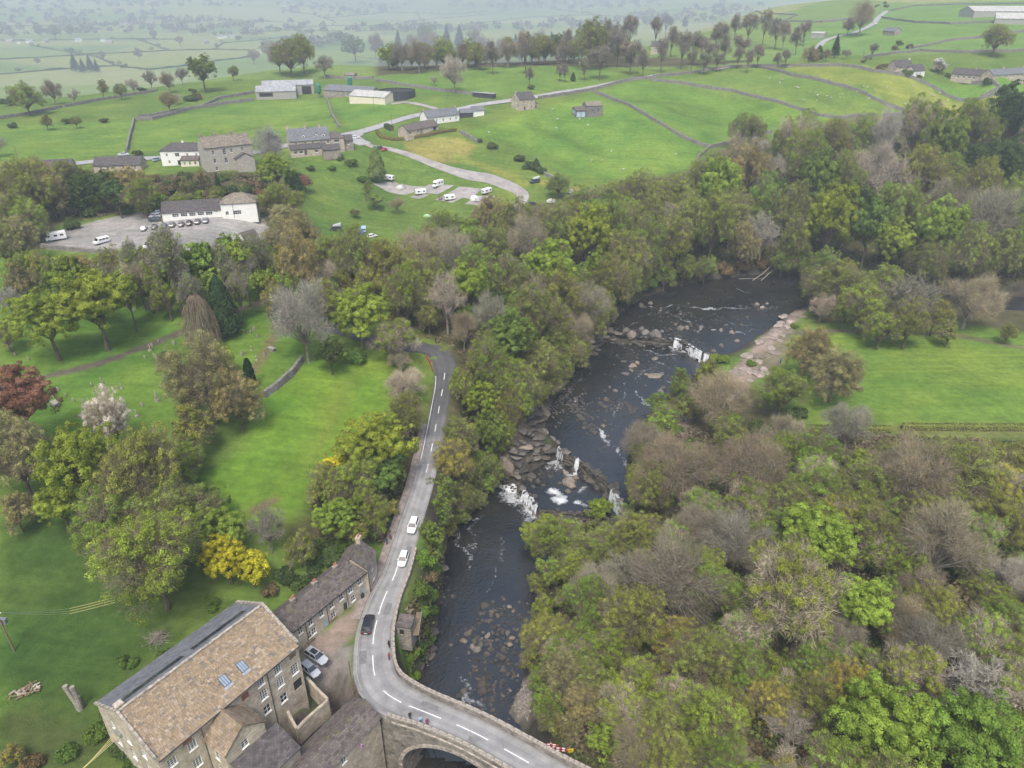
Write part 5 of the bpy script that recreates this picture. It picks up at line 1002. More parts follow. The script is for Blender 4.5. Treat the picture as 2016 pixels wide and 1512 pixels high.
def spruce(seed, n=3600, leaf=.05, cz=1.6, wide=.55, pw=1.0, top=3.3):
    rng = np.random.default_rng(seed); mb = MB(); lv = Leaves(); mb.tube([(0,0,-.08),(0,0,top*.6),(0,0,top*.98)], [.05,.03,.005], 6)
    t = rng.random(n)**.75; h_ = .25+t*(top-.25); tier = np.floor(h_*5.5)/5.5; r_ = wide*(1-t)**pw*(.65+.5*rng.random(n))*(1-.45*(h_-tier)*5.5) + .02; a = rng.uniform(0, 2*math.pi, n)
    lob = 1+.22*np.sin(a*5+tier*9); p = np.stack([np.cos(a)*r_*lob, np.sin(a)*r_*lob, h_-.15*r_], 1); nr = np.stack([np.cos(a)*.6, np.sin(a)*.6, np.full(n, .7)], 1)+unit(rng, n)*.5
    lv.quads(p, nr, leaf*rng.uniform(.6, 1.3, n), tints(n, rng, .6, 1.3), 0, rng); return mb.mesh('trunk', M['bark']), lv.mesh('crown', [M['needle']]), cz
def columnar(seed, n=3800, leaf=.05, cz=1.25, wide=.55, h_=2.4, low=.08, pw=.55, mat='needle'):
    rng = np.random.default_rng(seed); mb = MB(); lv = Leaves(); mb.tube([(0,0,-.08),(0,0,h_*.8)], [.05,.012], 6)
    t = rng.random(n); a = rng.uniform(0, 2*math.pi, n); prof = wide*np.minimum(1, ((1-t)**pw)*1.15)*(.55+.45*np.minimum(1, t*6)); r_ = prof*(.7+.3*rng.random(n)**.5)*(1+.12*np.sin(a*7+t*11)+.1*np.sin(a*3-t*17)); p = np.stack([np.cos(a)*r_, np.sin(a)*r_, low+t*(h_-low)], 1)
    nr = np.stack([np.cos(a), np.sin(a), np.full(n, .4)], 1)+unit(rng, n)*.7; lv.quads(p, nr, leaf*rng.uniform(.6, 1.3, n), tints(n, rng, .65, 1.3), 0, rng); return mb.mesh('trunk', M['bark']), lv.mesh('crown', [M[mat]]), cz
def shrubby(seed, n=1800, leaf=.085, cz=.5):
    rng = np.random.default_rng(seed); mb = MB(); lv = Leaves(); nl = 7; a = rng.uniform(0, 6.28, nl); C = np.stack([np.cos(a)*.5, np.sin(a)*.5, rng.uniform(.15,.6, nl)], 1); Rl = rng.uniform(.3,.5, nl); k = rng.integers(0, nl, n); u = unit(rng, n); u[:, 2] = np.abs(u[:, 2])*.9-.15
    p = C[k]+u*(Rl[k]*(.6+.45*rng.random(n)))[:, None]; p[:, 2] = np.maximum(p[:, 2], .03); nr = u+unit(rng, n)*.8; lv.quads(p, nr, leaf*rng.uniform(.5, 1.2, n), tints(n, rng)*rng.uniform(.85,1.15, nl)[k][:, None], 0, rng)
    for i in range(nl): mb.tube([(0,0,-.1), tuple(C[i]*.5), tuple(C[i])], [.03,.02,.008], 4)
    return mb.mesh('trunk', M['bark']), lv.mesh('crown', [M['leaf']]), cz
def weeping(seed):
    rng = np.random.default_rng(seed); mb = MB(); lv = Leaves(); mb.tube([(0,0,-.08),(0,0,1.2),(.05,0,2.2)], [.06,.05,.02], 7); n = 2600
    a = rng.uniform(0, 6.28, n); t = rng.random(n); r_ = .12+.6*np.sin(np.clip(t*1.9, 0, 1.57))*rng.random(n)**.4; p = np.stack([np.cos(a)*r_, np.sin(a)*r_, .5+1.85*(1-t**1.4)], 1); d = np.stack([np.cos(a)*.12, np.sin(a)*.12, -rng.uniform(.2,.5, n)], 1)
    lv.spikes(p, d, np.full(n, .008), tints(n, rng, .7, 1.25, .06), 1, rng); lv.quads(p[:1], unit(rng, 1), np.array([.01]), tints(1, rng), 0, rng); return mb.mesh('trunk', M['bark_grey']), lv.mesh('crown', [M['leaf'], M['twig_tint']]), 1.3
def dome(seed, nl=22, n=7600, leaf=.030, nt=4000, tw=.006, ln=.25, cz=1.2, sx=1, sz=1.0, gap=.75, some=1.0, twig='twig', bark='bark', low=-.5, fan=.55, tr=.05):
    """rounded crown of clumps: fine twigs fanning outwards, opening leaves on some or all clumps"""
    rng = np.random.default_rng(seed); mb = MB(); lv = Leaves(); d = unit(rng, nl*3); d = d[d[:, 2] > low][:nl]; nl = len(d)
    C = d*rng.uniform(.40, .86, nl)[:, None]; C[0] = (0, 0, .1); Rl = rng.uniform(.17, .42, nl); Rl[0] = .45; C[:, 0] *= sx*rng.uniform(.85, 1.15); C[:, 1] *= sx*rng.uniform(.85, 1.15); C[:, 2] *= sz*rng.uniform(.85, 1.15); C += rng.normal(size=3)*.06; lt = rng.uniform(.70, 1.28, nl); org = np.array([0, 0, -.75])
    w = Rl**2/np.sum(Rl**2); on = rng.random(nl) < some
    if n:
        Cs, Rs, Ds, par = clumps(rng, C, Rl, 11 if n < 12000 else 14, .07, .16); ok = on[par]&(rng.random(len(par)) > gap*.25); Cs, Rs, Ds, par = Cs[ok], Rs[ok], Ds[ok], par[ok]; ct = rng.uniform(.78, 1.22, len(Cs))
        if n >= 12000: Rs *= .75
        k = rng.choice(len(Cs), n, p=Rs**2/np.sum(Rs**2)); u = unit(rng, n)+Ds[k]*.6+np.array([0, 0, .3]); u /= np.linalg.norm(u, axis=1)[:, None]; p = Cs[k]+u*(Rs[k]*(.5+.75*rng.random(n)))[:, None]
        lv.quads(p+np.array([0, 0, cz]), u+unit(rng, n)*.6, leaf*rng.uniform(.5, 1.35, n), tints(n, rng, .82, 1.18)*(lt[par]*ct)[k][:, None], 0, rng)
    else: lv.quads(np.array([[0, 0, cz]]), unit(rng, 1), np.array([.01]), tints(1, rng), 0, rng)
    k = rng.choice(nl, nt, p=w); u = unit(rng, nt); p = C[k]+u*(Rl[k]*rng.uniform(.25, .9, nt))[:, None]; dr = p-org; dr /= np.linalg.norm(dr, axis=1)[:, None]; dd = dr*(1-fan)+unit(rng, nt)*fan+u*.25; dd *= (ln*rng.uniform(.5, 1.15, nt)/np.linalg.norm(dd, axis=1))[:, None]
    lv.spikes(p+np.array([0, 0, cz]), dd, tw*rng.uniform(.5, 1.3, nt), tints(nt, rng, .72, 1.28, .06)*lt[k][:, None], 1, rng)
    limbs(mb, rng, [C[i]*.9+np.array([0, 0, cz]) for i in range(nl)], cz, tr, .42)
    for i in range(nl):
        for j in range(5): q = C[i]*.6+np.array([0, 0, cz*.96]); e = C[i]+unit(rng, 1)[0]*Rl[i]*.8+np.array([0, 0, cz]); mb.tube([q, (q+e)/2+rng.normal(size=3)*.03, e], [.013,.009,.003], 4, cap=False)
    return mb.mesh('trunk', M[bark]), lv.mesh('crown', [M['leaf'], M[twig]]), cz
FORM = {'leafy': [leafy(i, 22+i, 8000, .040, cz=1.25, gap=.45+.1*(i % 3), shell=.5) for i in range(4)], 'leafyL': [leafy(20+i, 42+3*i, 36000, .019, cz=1.3, gap=.5, shell=.5) for i in range(3)],
 'bud': [dome(40+i) for i in range(5)], 'budL': [dome(50+i, 40, 34000, .0145, 11000, .0032, .17) for i in range(3)],
 'bare': [dome(60+i, 22, 0, .03, 6200, .0055, .30, twig='twig_tint', bark='bark_grey') for i in range(3)]+[twiggy(63, 11, 8, 11, 7, cz=1.25, up=.4)], 'bareL': [dome(70+i, 40, 0, .03, 15000, .0036, .20, twig='twig_tint', bark='bark_grey') for i in range(2)]+[twiggy(73, 13, 9, 12, 8, cz=1.25, up=.4, tw=.005, ln=.17)],
 'half': [dome(80+i, 22, 6500, .038, 5200, .006, .26, some=.5, twig='twig_pale') for i in range(3)], 'halfL': [dome(85+i, 38, 32000, .015, 12000, .0036, .19, some=.5, twig='twig_pale') for i in range(2)],
 'spruce': [spruce(90, top=2.3, cz=1.2, wide=.75, leaf=.06), spruce(91, wide=.7, top=2.2, cz=1.15, leaf=.06)], 'yew': [columnar(95, 6500, .04, wide=.8, h_=2.2, pw=.7), columnar(96, wide=.85, pw=.75, h_=2.1)], 'cypress': [columnar(97, 4200, .05, wide=.42, h_=2.2, pw=.35, low=.02)], 'poplar': [columnar(98, 5200, .05, 1.5, wide=.48, h_=3.0, low=.3, pw=.5, mat='leaf')], 'shrub': [shrubby(100+i) for i in range(3)], 'weeping': [weeping(105)],
 'tall': [leafy(110+i, 20, 5200, .05, cz=1.9, sx=.85, sz=1.2, gap=.6, shell=.5) for i in range(2)], 'talltwig': [dome(115+i, 16, 2600, .03, 5200, .0055, .26, cz=1.9, sx=.85, sz=1.2, twig='twig_tall', tr=.045) for i in range(3)]}
#     kind: (form, colour, name, category, words)
KIND = {'lime': ('leafy', (.23,.29,.042), 'leafy_tree', 'bright green leafy tree'), 'green': ('leafy', (.14,.20,.042), 'leafy_tree', 'mid green leafy tree'), 'vivid': ('leafy', (.215,.31,.048), 'leafy_tree', 'vivid green leafy tree'),
 'olive': ('bud', (.215,.24,.05), 'budding_tree', 'olive budding tree'), 'moss': ('bud', (.20,.27,.04), 'mossy_tree', 'mossy green budding tree'), 'tan': ('bud', (.285,.25,.095), 'bronze_tree', 'tan budding tree'), 'amber': ('bud', (.32,.265,.05), 'amber_tree', 'amber-green budding tree'),
 'bare': ('bare', (.34,.305,.24), 'bare_tree', 'pale grey bare tree'), 'pink': ('bare', (.215,.185,.13), 'bare_tree', 'pinkish brown bare tree'), 'buff': ('bare', (.26,.228,.148), 'bare_tree', 'buff bare tree'), 'half': ('half', (.27,.28,.045), 'half_leafed_tree', 'half-leafed yellow-green tree'), 'halfo': ('half', (.20,.27,.045), 'half_leafed_tree', 'half-leafed green tree'),
 'dark': ('yew', (.045,.07,.026), 'evergreen_tree', 'dark evergreen tree'), 'ivy': ('leafy', (.07,.105,.032), 'ivy_clad_tree', 'dark ivy-clad tree'), 'yellow': ('leafy', (.46,.43,.03), 'golden_tree', 'golden yellow leafy tree'), 'red': ('leafy', (.25,.135,.095), 'copper_beech_tree', 'copper red leafy tree'),
 'white': ('half', (.60,.58,.50), 'blossom_tree', 'white blossoming tree'), 'spruce': ('spruce', (.035,.055,.025), 'spruce_tree', 'dark pointed conifer'), 'cypress': ('cypress', (.018,.04,.012), 'yew_tree', 'dark columnar yew'), 'poplar': ('poplar', (.22,.28,.075), 'poplar_tree', 'tall narrow pale green tree'), 'shrub': ('shrub', (.10,.16,.03), 'shrub', 'green shrub'),
 'dshrub': ('shrub', (.085,.12,.036), 'shrub', 'dark green shrub'), 'bshrub': ('shrub', (.16,.12,.06), 'shrub', 'brownish shrub'), 'lshrub': ('shrub', (.16,.24,.03), 'shrub', 'bright green shrub'), 'weeping': ('weeping', (.23,.19,.14), 'weeping_tree', 'grey-brown weeping bare tree'), 'tall': ('tall', (.17,.24,.045), 'leafy_tree', 'tall green tree'), 'tallo': ('talltwig', (.20,.225,.065), 'budding_tree', 'tall olive budding tree'), 'tallb': ('talltwig', (.24,.20,.14), 'bare_tree', 'tall brown bare tree')}
ZONE = {'mill': ((470,1180), 'near the mill meadow, counting from the mill'), 'glebe': ((740,1090), 'around the sloping field, counting from the cottages'), 'church': ((0,700), 'in the churchyard, counting from the copper beech'), 'gorge': ((800,1290), 'between lane and river, counting from the bridge'), 'mid': ((870,680), 'in the wood above the lane bend, counting from the bend'), 'camp': ((885,387), 'around the campsite, counting from the caravans'),
 'village': ((440,320), 'in the village gardens, counting from the tall house'), 'farbank': ((1400,540), 'in the wood beyond the upper pool, counting from the pool'), 'meadow': ((1690,768), 'around the riverside meadow, counting from the picnic table'), 'east': ((1110,1470), 'in the wood opposite the mill, counting from the bridge'), 'ridge': ((950,185), 'on the ridge, counting from the dark container'), 'hill': ((1790,135), 'on the sheep hill, counting from the dormer house'), 'rim': ((540,180), 'along the valley rim, counting from the grey barn'), 'valley': ((405,150), 'in the hazy valley, counting from the round oak')}
TREES = []
def tree(u, v, r, kind, zone, world=None, rad=None):
    form = KIND[kind][0]; cz = FORM[form][0][2]
    if world is None:
        if zone in ('ridge', 'hill', 'rim', 'valley'): p = G(u, v+r*cz*.98); R_ = r*depth(p)/FPX
        else:
            lift = 8.
            for _ in range(3): p = P(u, v, lift); R_ = r*depth(p)/FPX; lift = cz*R_
        x, y = p.x, p.y
    else: x, y = world; R_ = rad
    TREES.append(dict(x=x, y=y, r=R_, kind=kind, zone=zone)); return TREES[-1]
def T(zone, s_):
    for it in s_.split(';'):
        it = it.split()
        if it: tree(float(it[0]), float(it[1]), float(it[2]), it[3], zone)
T('church', '95 640 62 lime;190 612 70 lime;48 575 34 tan;230 545 46 olive;165 548 40 tan;290 565 46 halfo;345 550 46 tallo;400 540 38 tall;440 538 36 tallo;480 540 36 tallo;515 532 34 tallo;436 612 44 dark;395 645 40 weeping;598 650 60 bare;585 545 52 tan;640 525 45 olive;660 575 30 dark;405 752 82 tan;468 800 50 tan;378 850 48 olive;438 712 28 lime;490 737 26 cypress;30 815 78 red;40 915 68 tan;222 845 52 white;270 545 38 tallo;320 530 36 tallo;20 600 25 bare;545 600 30 olive;330 700 16 dshrub;600 590 30 ivy')
T('mill', '165 935 80 lime;290 955 90 olive;300 1105 108 moss;215 1040 78 moss;432 1040 55 lime;446 1102 50 yellow;496 1124 34 yellow;350 1020 70 olive;120 1000 50 lime;30 1010 40 tan;355 900 50 moss;400 990 45 green;20 1490 26 amber;250 1300 20 shrub;280 1340 22 dshrub;330 1290 22 shrub;215 1395 22 dshrub;190 1440 26 shrub;130 1480 26 shrub;240 1470 26 dshrub;60 1500 24 bshrub;420 1190 16 shrub;260 1510 24 shrub')
T('glebe', '527 1045 48 buff;590 1082 38 olive;745 885 68 lime;664 915 31 yellow;640 962 40 olive;655 1022 48 vivid;700 965 55 moss;748 945 55 green;803 755 36 bare;802 822 40 olive;788 706 26 buff;708 628 58 lime;772 668 48 halfo;735 1010 38 moss;690 1045 32 olive;560 1130 26 dshrub;590 1145 24 dshrub;620 1115 24 dshrub;650 1095 24 dshrub;530 1160 22 bshrub;765 1000 24 olive;790 930 22 bshrub;680 1070 22 shrub;730 1050 24 dshrub;770 880 26 moss;650 700 34 ivy;640 600 40 olive;700 700 26 shrub')
T('gorge', '945 800 40 lime;890 920 44 amber;905 862 38 olive;962 872 38 green;952 702 34 olive;1000 690 48 green;1040 640 48 olive;965 740 40 moss;1092 650 46 olive;1012 762 42 moss;1060 720 40 olive;1040 782 36 olive;862 1002 32 moss;905 985 38 olive;850 1052 28 green;836 1100 25 lshrub;822 1160 24 shrub;826 1205 20 lshrub;845 1135 20 bshrub;812 1290 18 lshrub;830 1270 18 shrub;815 1330 15 lshrub;832 1240 16 shrub;1150 605 46 buff;1200 572 42 olive;1132 662 38 buff;1120 700 36 olive;908 768 28 moss;932 748 28 olive;950 930 34 moss;930 960 30 olive;1000 820 34 olive;880 1040 24 olive;985 860 30 moss;1090 690 36 moss;1165 640 34 moss;870 960 26 moss;845 1170 18 shrub;800 1315 12 shrub;1185 610 30 olive;1225 570 34 olive;858 1090 20 moss')
T('mid', '1075 545 56 vivid;922 588 44 vivid;1155 492 44 lime;1182 540 34 lime;1100 590 44 olive;880 610 44 bare;830 565 46 olive;760 535 48 olive;700 535 44 olive;842 610 32 olive;970 645 42 buff;1000 565 44 olive;960 505 44 olive;820 525 42 buff;742 522 38 olive;690 528 34 olive;890 530 44 buff;1040 500 44 buff;1010 472 46 olive;1100 470 44 olive;940 560 40 moss;1230 520 44 olive;1270 500 42 moss;1210 470 44 moss;1320 505 42 olive;1260 545 30 moss;800 600 42 moss;1050 590 38 buff;780 580 38 buff;730 580 36 olive;660 540 36 buff;')
T('camp', '878 452 50 moss;910 466 42 vivid;965 432 40 tan;1075 440 40 tan;1150 402 56 moss;1210 382 44 olive;1182 442 52 moss;1262 392 52 olive;1330 384 48 moss;1412 372 44 lime;845 482 36 tan;740 315 30 poplar;590 468 42 tan;622 508 32 tan;548 388 46 moss;545 340 34 lime;575 350 24 dark;600 358 17 red;935 490 34 buff;1040 450 34 olive;1120 440 40 olive;1100 360 26 moss;1240 430 42 moss;1300 420 44 olive;970 285 14 dshrub;1022 310 13 dshrub;1042 325 15 dshrub;1056 318 14 dark;1066 333 14 dshrub;942 275 8 dshrub;697 415 12 moss;735 392 18 moss;722 372 14 moss;715 350 14 shrub;780 398 20 buff;652 330 9 shrub;900 490 36 tan;990 500 34 moss;1085 500 36 olive;1360 420 44 moss;560 430 36 tan;540 470 34 tan')
T('village', '60 382 48 olive;28 420 44 olive;100 388 36 tan;58 442 34 moss;165 372 38 ivy;200 375 36 ivy;280 385 38 moss;255 365 32 tan;330 372 22 bshrub;428 360 13 spruce;450 374 22 dshrub;478 372 20 dshrub;530 292 38 bare;36 475 40 tan;20 370 40 tan;270 300 13 dshrub;365 345 16 dshrub;345 350 14 bshrub;395 352 16 dshrub;300 350 16 bshrub;310 385 18 lshrub;395 380 14 lshrub;360 390 14 shrub;480 345 12 bshrub;232 395 28 ivy;152 402 20 ivy;130 350 30 olive;75 345 30 tan;500 360 18 bshrub;68 402 30 ivy;220 350 26 olive;245 410 20 dshrub;290 410 18 shrub;410 385 16 bshrub;440 350 12 shrub;340 400 14 shrub;12 490 38 olive;60 430 36 moss;185 410 26 dshrub;690 318 14 shrub;670 310 10 shrub;655 300 8 dshrub;610 330 10 dshrub;590 345 12 dshrub;520 345 14 olive;470 395 14 dshrub;420 400 12 bshrub')
T('farbank', '1412 405 44 lime;1480 268 26 olive;1455 272 22 moss;1582 285 38 moss;1640 295 38 olive;1692 282 34 moss;1742 290 36 bare;1800 278 42 halfo;1900 285 56 moss;1985 262 56 ivy;1452 335 42 buff;1385 360 40 olive;1472 355 46 tan;1592 345 42 moss;1602 395 46 green;1652 392 42 olive;1692 325 28 bare;1722 355 38 bare;1762 375 54 bare;1802 385 46 olive;1625 472 54 lime;1705 482 42 green;1752 492 44 lime;1842 492 48 lime;1922 402 42 olive;1942 455 50 buff;1992 442 48 moss;1900 530 46 olive;1560 320 40 halfo;1530 350 36 bare;1850 320 46 green;1860 420 44 buff;1560 440 42 olive;1500 420 44 moss;1440 440 44 olive;1400 470 42 moss;1500 480 40 bare;1560 500 36 olive;1350 470 42 olive;1460 500 34 tan;1780 440 42 moss;1980 350 48 ivy;1960 520 44 olive;2010 500 44 moss;1680 430 42 ivy;1740 430 36 moss;1930 340 40 ivy;1330 450 36 bare;1280 460 36 olive;1620 540 28 moss;1820 540 36 olive;1520 400 36 ivy;1860 370 36 moss')
T('meadow', '1640 562 46 olive;1702 602 52 moss;1782 592 62 buff;1790 640 44 olive;1912 592 52 buff;1985 655 20 olive;1620 602 28 bare;1664 622 28 moss;1592 702 44 tan;1645 735 56 tan;1540 772 48 moss;1422 795 56 buff;1392 745 32 moss;1335 762 30 moss;1422 702 18 lshrub;1312 835 38 moss;1542 855 42 buff;1442 862 38 olive;1672 842 44 buff;1842 622 36 olive;1870 655 26 olive;1735 650 36 moss;1290 800 26 moss;1350 800 30 olive;1565 640 10 lshrub;1480 715 10 lshrub;1400 715 16 shrub;1600 560 30 olive;1500 840 26 dshrub;1570 810 24 dshrub;1430 830 34 moss;1280 870 34 moss;1740 560 40 moss;1620 740 18 dshrub')
T('east', '1340 935 72 pink;1290 975 52 olive;1480 945 76 pink;1600 905 48 moss;1590 965 56 moss;1702 955 58 olive;1802 935 76 buff;1902 935 76 olive;1985 925 58 olive;1612 1062 70 vivid;1452 1065 76 pink;1485 1095 46 half;1332 1152 94 pink;1552 1195 100 half;1692 1205 66 vivid;1852 1072 86 buff;1782 1102 56 moss;1985 1142 48 bare;1925 1335 98 bare;1782 1335 66 half;1742 1442 104 vivid;1905 1465 104 vivid;1562 1425 58 bare;1522 1392 48 amber;1662 1372 56 amber;1442 1482 34 half;1202 1462 42 lime;1112 1335 46 tan;1082 1255 54 olive;1152 1205 56 moss;1092 1075 50 moss;1152 1085 46 olive;1050 1052 28 lime;1180 1002 26 lime;1232 1125 56 buff;1252 1235 66 olive;1252 1355 66 moss;1382 1305 66 olive;1402 1425 66 moss;1302 1455 56 olive;1152 1385 48 tan;1472 1255 60 halfo;1130 1130 40 moss;1110 1170 16 cypress;1330 1260 56 amber;1640 1290 50 halfo;1840 1210 60 olive;1980 1230 60 moss;1120 1440 30 tan;1550 1010 50 olive;1720 1040 50 olive;1480 1340 46 moss;1200 1290 50 moss;1400 1180 56 moss;1250 1060 46 olive;1380 1050 50 pink;1960 1030 60 olive;1330 1380 50 halfo')
T('ridge', '575 117 30 olive;552 118 24 bare;600 114 26 moss;640 127 24 pink;700 97 22 green;766 112 21 lime;792 112 24 pink;826 117 24 pink;875 107 27 moss;922 107 22 moss;895 152 27 bare;1160 92 38 olive;1195 96 20 tallb;1215 92 22 tallb;1233 98 19 tallb;1300 110 18 tallb;1265 125 16 tallb;1042 150 11 tallb;1102 142 10 tallb;1112 145 10 tallb;1150 135 13 tallo;1128 150 8 dark;855 160 7 bare;1045 172 8 dshrub;740 95 18 pink;810 85 18 pink;850 92 20 pink;950 90 22 pink;985 95 22 pink;1015 90 18 spruce;1060 92 20 pink;1085 85 20 spruce;1120 100 20 pink;905 72 18 spruce;880 70 16 spruce;935 80 20 pink;840 75 18 olive;1035 105 22 tallb;1000 108 22 pink;970 110 20 tallb;940 112 22 olive;1180 110 26 tallb;1240 100 26 tallb;1110 112 20 tallb;785 80 16 spruce;860 112 18 pink;1290 60 18 tallb;1310 45 16 tallb;1348 42 10 spruce;1340 95 22 tallb;1365 85 24 tallb;1390 95 22 tallb;1410 80 22 tallb;1360 115 16 tallo;1385 118 16 tallo;1410 112 16 tallo;1450 110 14 tallb;1470 118 14 tallb;1490 105 16 tallb;1445 50 16 tallb;1470 50 20 tallb;1500 55 20 tallo;1525 60 20 tallb;1540 70 16 tallb;1565 75 18 tallb;1580 62 16 tallb;1320 75 20 tallb;1425 95 18 tallo;1455 85 20 tallb;1530 115 12 tallb;1545 112 12 tallb;1140 80 22 spruce;1200 70 22 tallb;1235 70 20 tallb')
T('hill', '1690 42 25 buff;1668 50 16 buff;1953 80 27 olive;1642 95 16 spruce;1610 100 14 dark;1715 95 12 tallb;1592 110 16 tan;1600 115 12 bshrub;1786 142 13 shrub;1848 128 15 white;1850 128 9 dark;1945 160 12 dshrub;1735 132 12 bshrub;1770 85 9 dshrub;1745 12 6 dshrub;1726 12 5 dshrub;1665 105 10 buff;1865 148 7 dshrub;1762 95 8 bshrub;1790 92 8 bshrub;1625 110 10 tan;1810 150 6 shrub;1742 5 5 dshrub;1700 120 7 bshrub')
T('rim', '60 193 30 moss;405 142 33 green;300 158 17 pink;335 162 18 pink;265 168 15 bare;205 178 13 olive;335 200 18 tan;350 195 10 bare;25 247 10 dshrub;95 243 12 olive;132 238 12 dshrub;152 240 11 olive;205 236 11 dshrub;375 192 14 dshrub;390 190 12 bshrub;380 178 10 dshrub;460 145 12 olive;360 150 14 pink;150 190 14 bare;110 185 18 pink;20 200 18 dshrub;0 290 16 bare;240 180 14 olive;280 175 10 dshrub')
T('valley', '150 125 14 spruce;165 128 13 spruce;180 125 14 spruce;192 130 10 spruce;140 100 9 dshrub;275 108 9 buff;205 108 10 buff;245 130 8 dshrub;355 80 10 buff;380 62 8 buff;75 120 7 buff;305 70 9 buff;500 110 14 pink;530 100 14 olive;470 75 8 dshrub;80 60 10 olive;110 62 12 olive;140 60 10 olive;480 50 8 olive;560 85 10 pink')
PATHK = [G(*q)[:2] for q in ((1330,790),(1345,850),(1375,880),(1410,905),(1425,940),(1412,985))]
def scatter(zone, pg, n, rlo, rhi, kinds, k=.78, lift=6):
    us = [q[0] for q in pg]; vs2 = [q[1] for q in pg]; r_ = random.Random(zone+str(n)); done = 0; names = list(kinds); wts = list(kinds.values())
    for _ in range(n*14):
        if done >= n: break
        u, v = r_.uniform(min(us), max(us)), r_.uniform(min(vs2), max(vs2))
        if not inpoly(np.array([u]), np.array([v]), pg)[0]: continue
        p = P(u, v, lift); rad = r_.uniform(rlo, rhi)
        if any((t['x']-p.x)**2+(t['y']-p.y)**2 < (k*(t['r']+rad))**2 for t in TREES if abs(t['x']-p.x) < 25): continue
        i = min(max(bisect.bisect_right(XL, p.x)-1, 0), len(XL)-2); j = min(max(bisect.bisect_right(YL, p.y)-1, 0), len(YL)-2)
        if RIVD[j, i] < .25*rad: continue
        if seg_dist(np.array([p.x]), np.array([p.y]), [q[:2] for q in LANE[::3]])[0][0] < 4.2+rad*.8: continue
        if zone == 'east' and seg_dist(np.array([p.x]), np.array([p.y+2]), PATHK)[0][0] < 3.2+rad: continue
        tree(0, 0, 0, r_.choices(names, wts)[0], zone, (p.x, p.y), rad); done += 1
scatter('east', [(1260,880),(1400,870),(1600,880),(2060,880),(2060,1600),(1120,1600),(1130,1420),(1080,1230),(1120,1080)], 120, 2.8, 5.6, {'pink':2,'olive':4,'moss':6,'buff':1,'halfo':3,'half':1,'bshrub':1}, .52)
scatter('farbank', [(1330,360),(1480,290),(1650,270),(2050,230),(2050,560),(1650,540),(1330,520)], 110, 2.6, 5.2, {'moss':5,'olive':4,'ivy':2,'bare':1,'buff':1,'green':3}, .62)
scatter('mid', [(560,530),(760,530),(900,485),(1140,440),(1330,400),(1330,530),(1150,640),(900,660),(640,590)], 80, 2.4, 4.8, {'olive':4,'bare':1,'buff':1,'moss':5,'ivy':1,'green':1}, .58)
scatter('gorge', [(890,690),(1100,620),(1160,640),(1060,780),(960,920),(880,990)], 36, 1.8, 3.6, {'olive':3,'moss':3,'buff':1,'shrub':2}, .6)
scatter('village', [(0,350),(300,350),(560,370),(560,410),(300,405),(100,450),(0,500)], 45, 1.4, 3.6, {'olive':3,'bshrub':2,'dshrub':3,'moss':3,'tan':1,'lshrub':1}, .65, 3)
scatter('ridge', [(740,118),(1130,112),(1260,115),(1240,128),(1120,126),(760,140)], 110, 5, 8, {'pink':5,'tallb':2,'spruce':1,'olive':4,'ivy':1}, .27, 0)
T('church', '150 565 32 tall;205 558 32 tallo;255 552 32 tall;300 546 34 tallo;350 540 34 tall;402 536 34 tallo;452 530 36 tall;500 526 36 tallo;548 522 34 olive;120 560 34 moss;235 565 34 halfo;60 530 30 moss;570 580 34 moss;10 660 30 moss;140 580 40 vivid;375 585 34 tallo;330 600 30 moss')
T('church', '90 540 30 olive;30 548 28 moss;180 590 34 tallo;255 600 30 tall;420 580 30 tall;470 585 30 tallo;520 570 30 tall;560 560 34 moss')
T('farbank', '1275 560 20 shrub;1308 550 22 moss;1345 541 24 moss;1388 532 24 moss;1428 530 18 bshrub;1462 524 16 bshrub;1500 520 16 bshrub;1540 522 24 moss;1582 524 26 moss;1620 540 24 moss;1660 545 24 olive;1250 565 20 moss;1235 590 18 moss')
T('church', '120 548 28 moss;175 560 32 tall;230 556 32 moss;280 553 32 tall;330 550 32 moss;380 546 32 tall;428 542 34 moss;478 536 34 tall;525 528 32 moss')
T('east', '1272 862 30 moss;1262 902 32 moss;1258 945 30 olive;1262 985 30 moss;1235 1030 30 halfo;1205 1050 30 moss;1165 1045 26 olive;1120 1040 26 moss;1075 1030 22 lime;1085 1120 34 moss;1060 1150 24 olive;1075 1200 34 moss;1050 1300 30 olive;1075 1380 34 moss;1095 1420 30 olive;1060 1340 26 moss;1240 1080 34 moss')
T('gorge', '870 1020 22 moss;880 985 24 olive;905 1015 22 moss;852 1120 18 shrub;848 1200 16 shrub;845 1260 14 shrub;920 1000 20 moss;940 985 22 olive;960 960 22 moss;975 935 20 olive;985 880 26 moss;1020 800 28 moss;1080 760 26 olive;1110 735 26 moss;1140 690 26 olive')
BAREISH = {'bare','bareL','weeping','talltwig'}
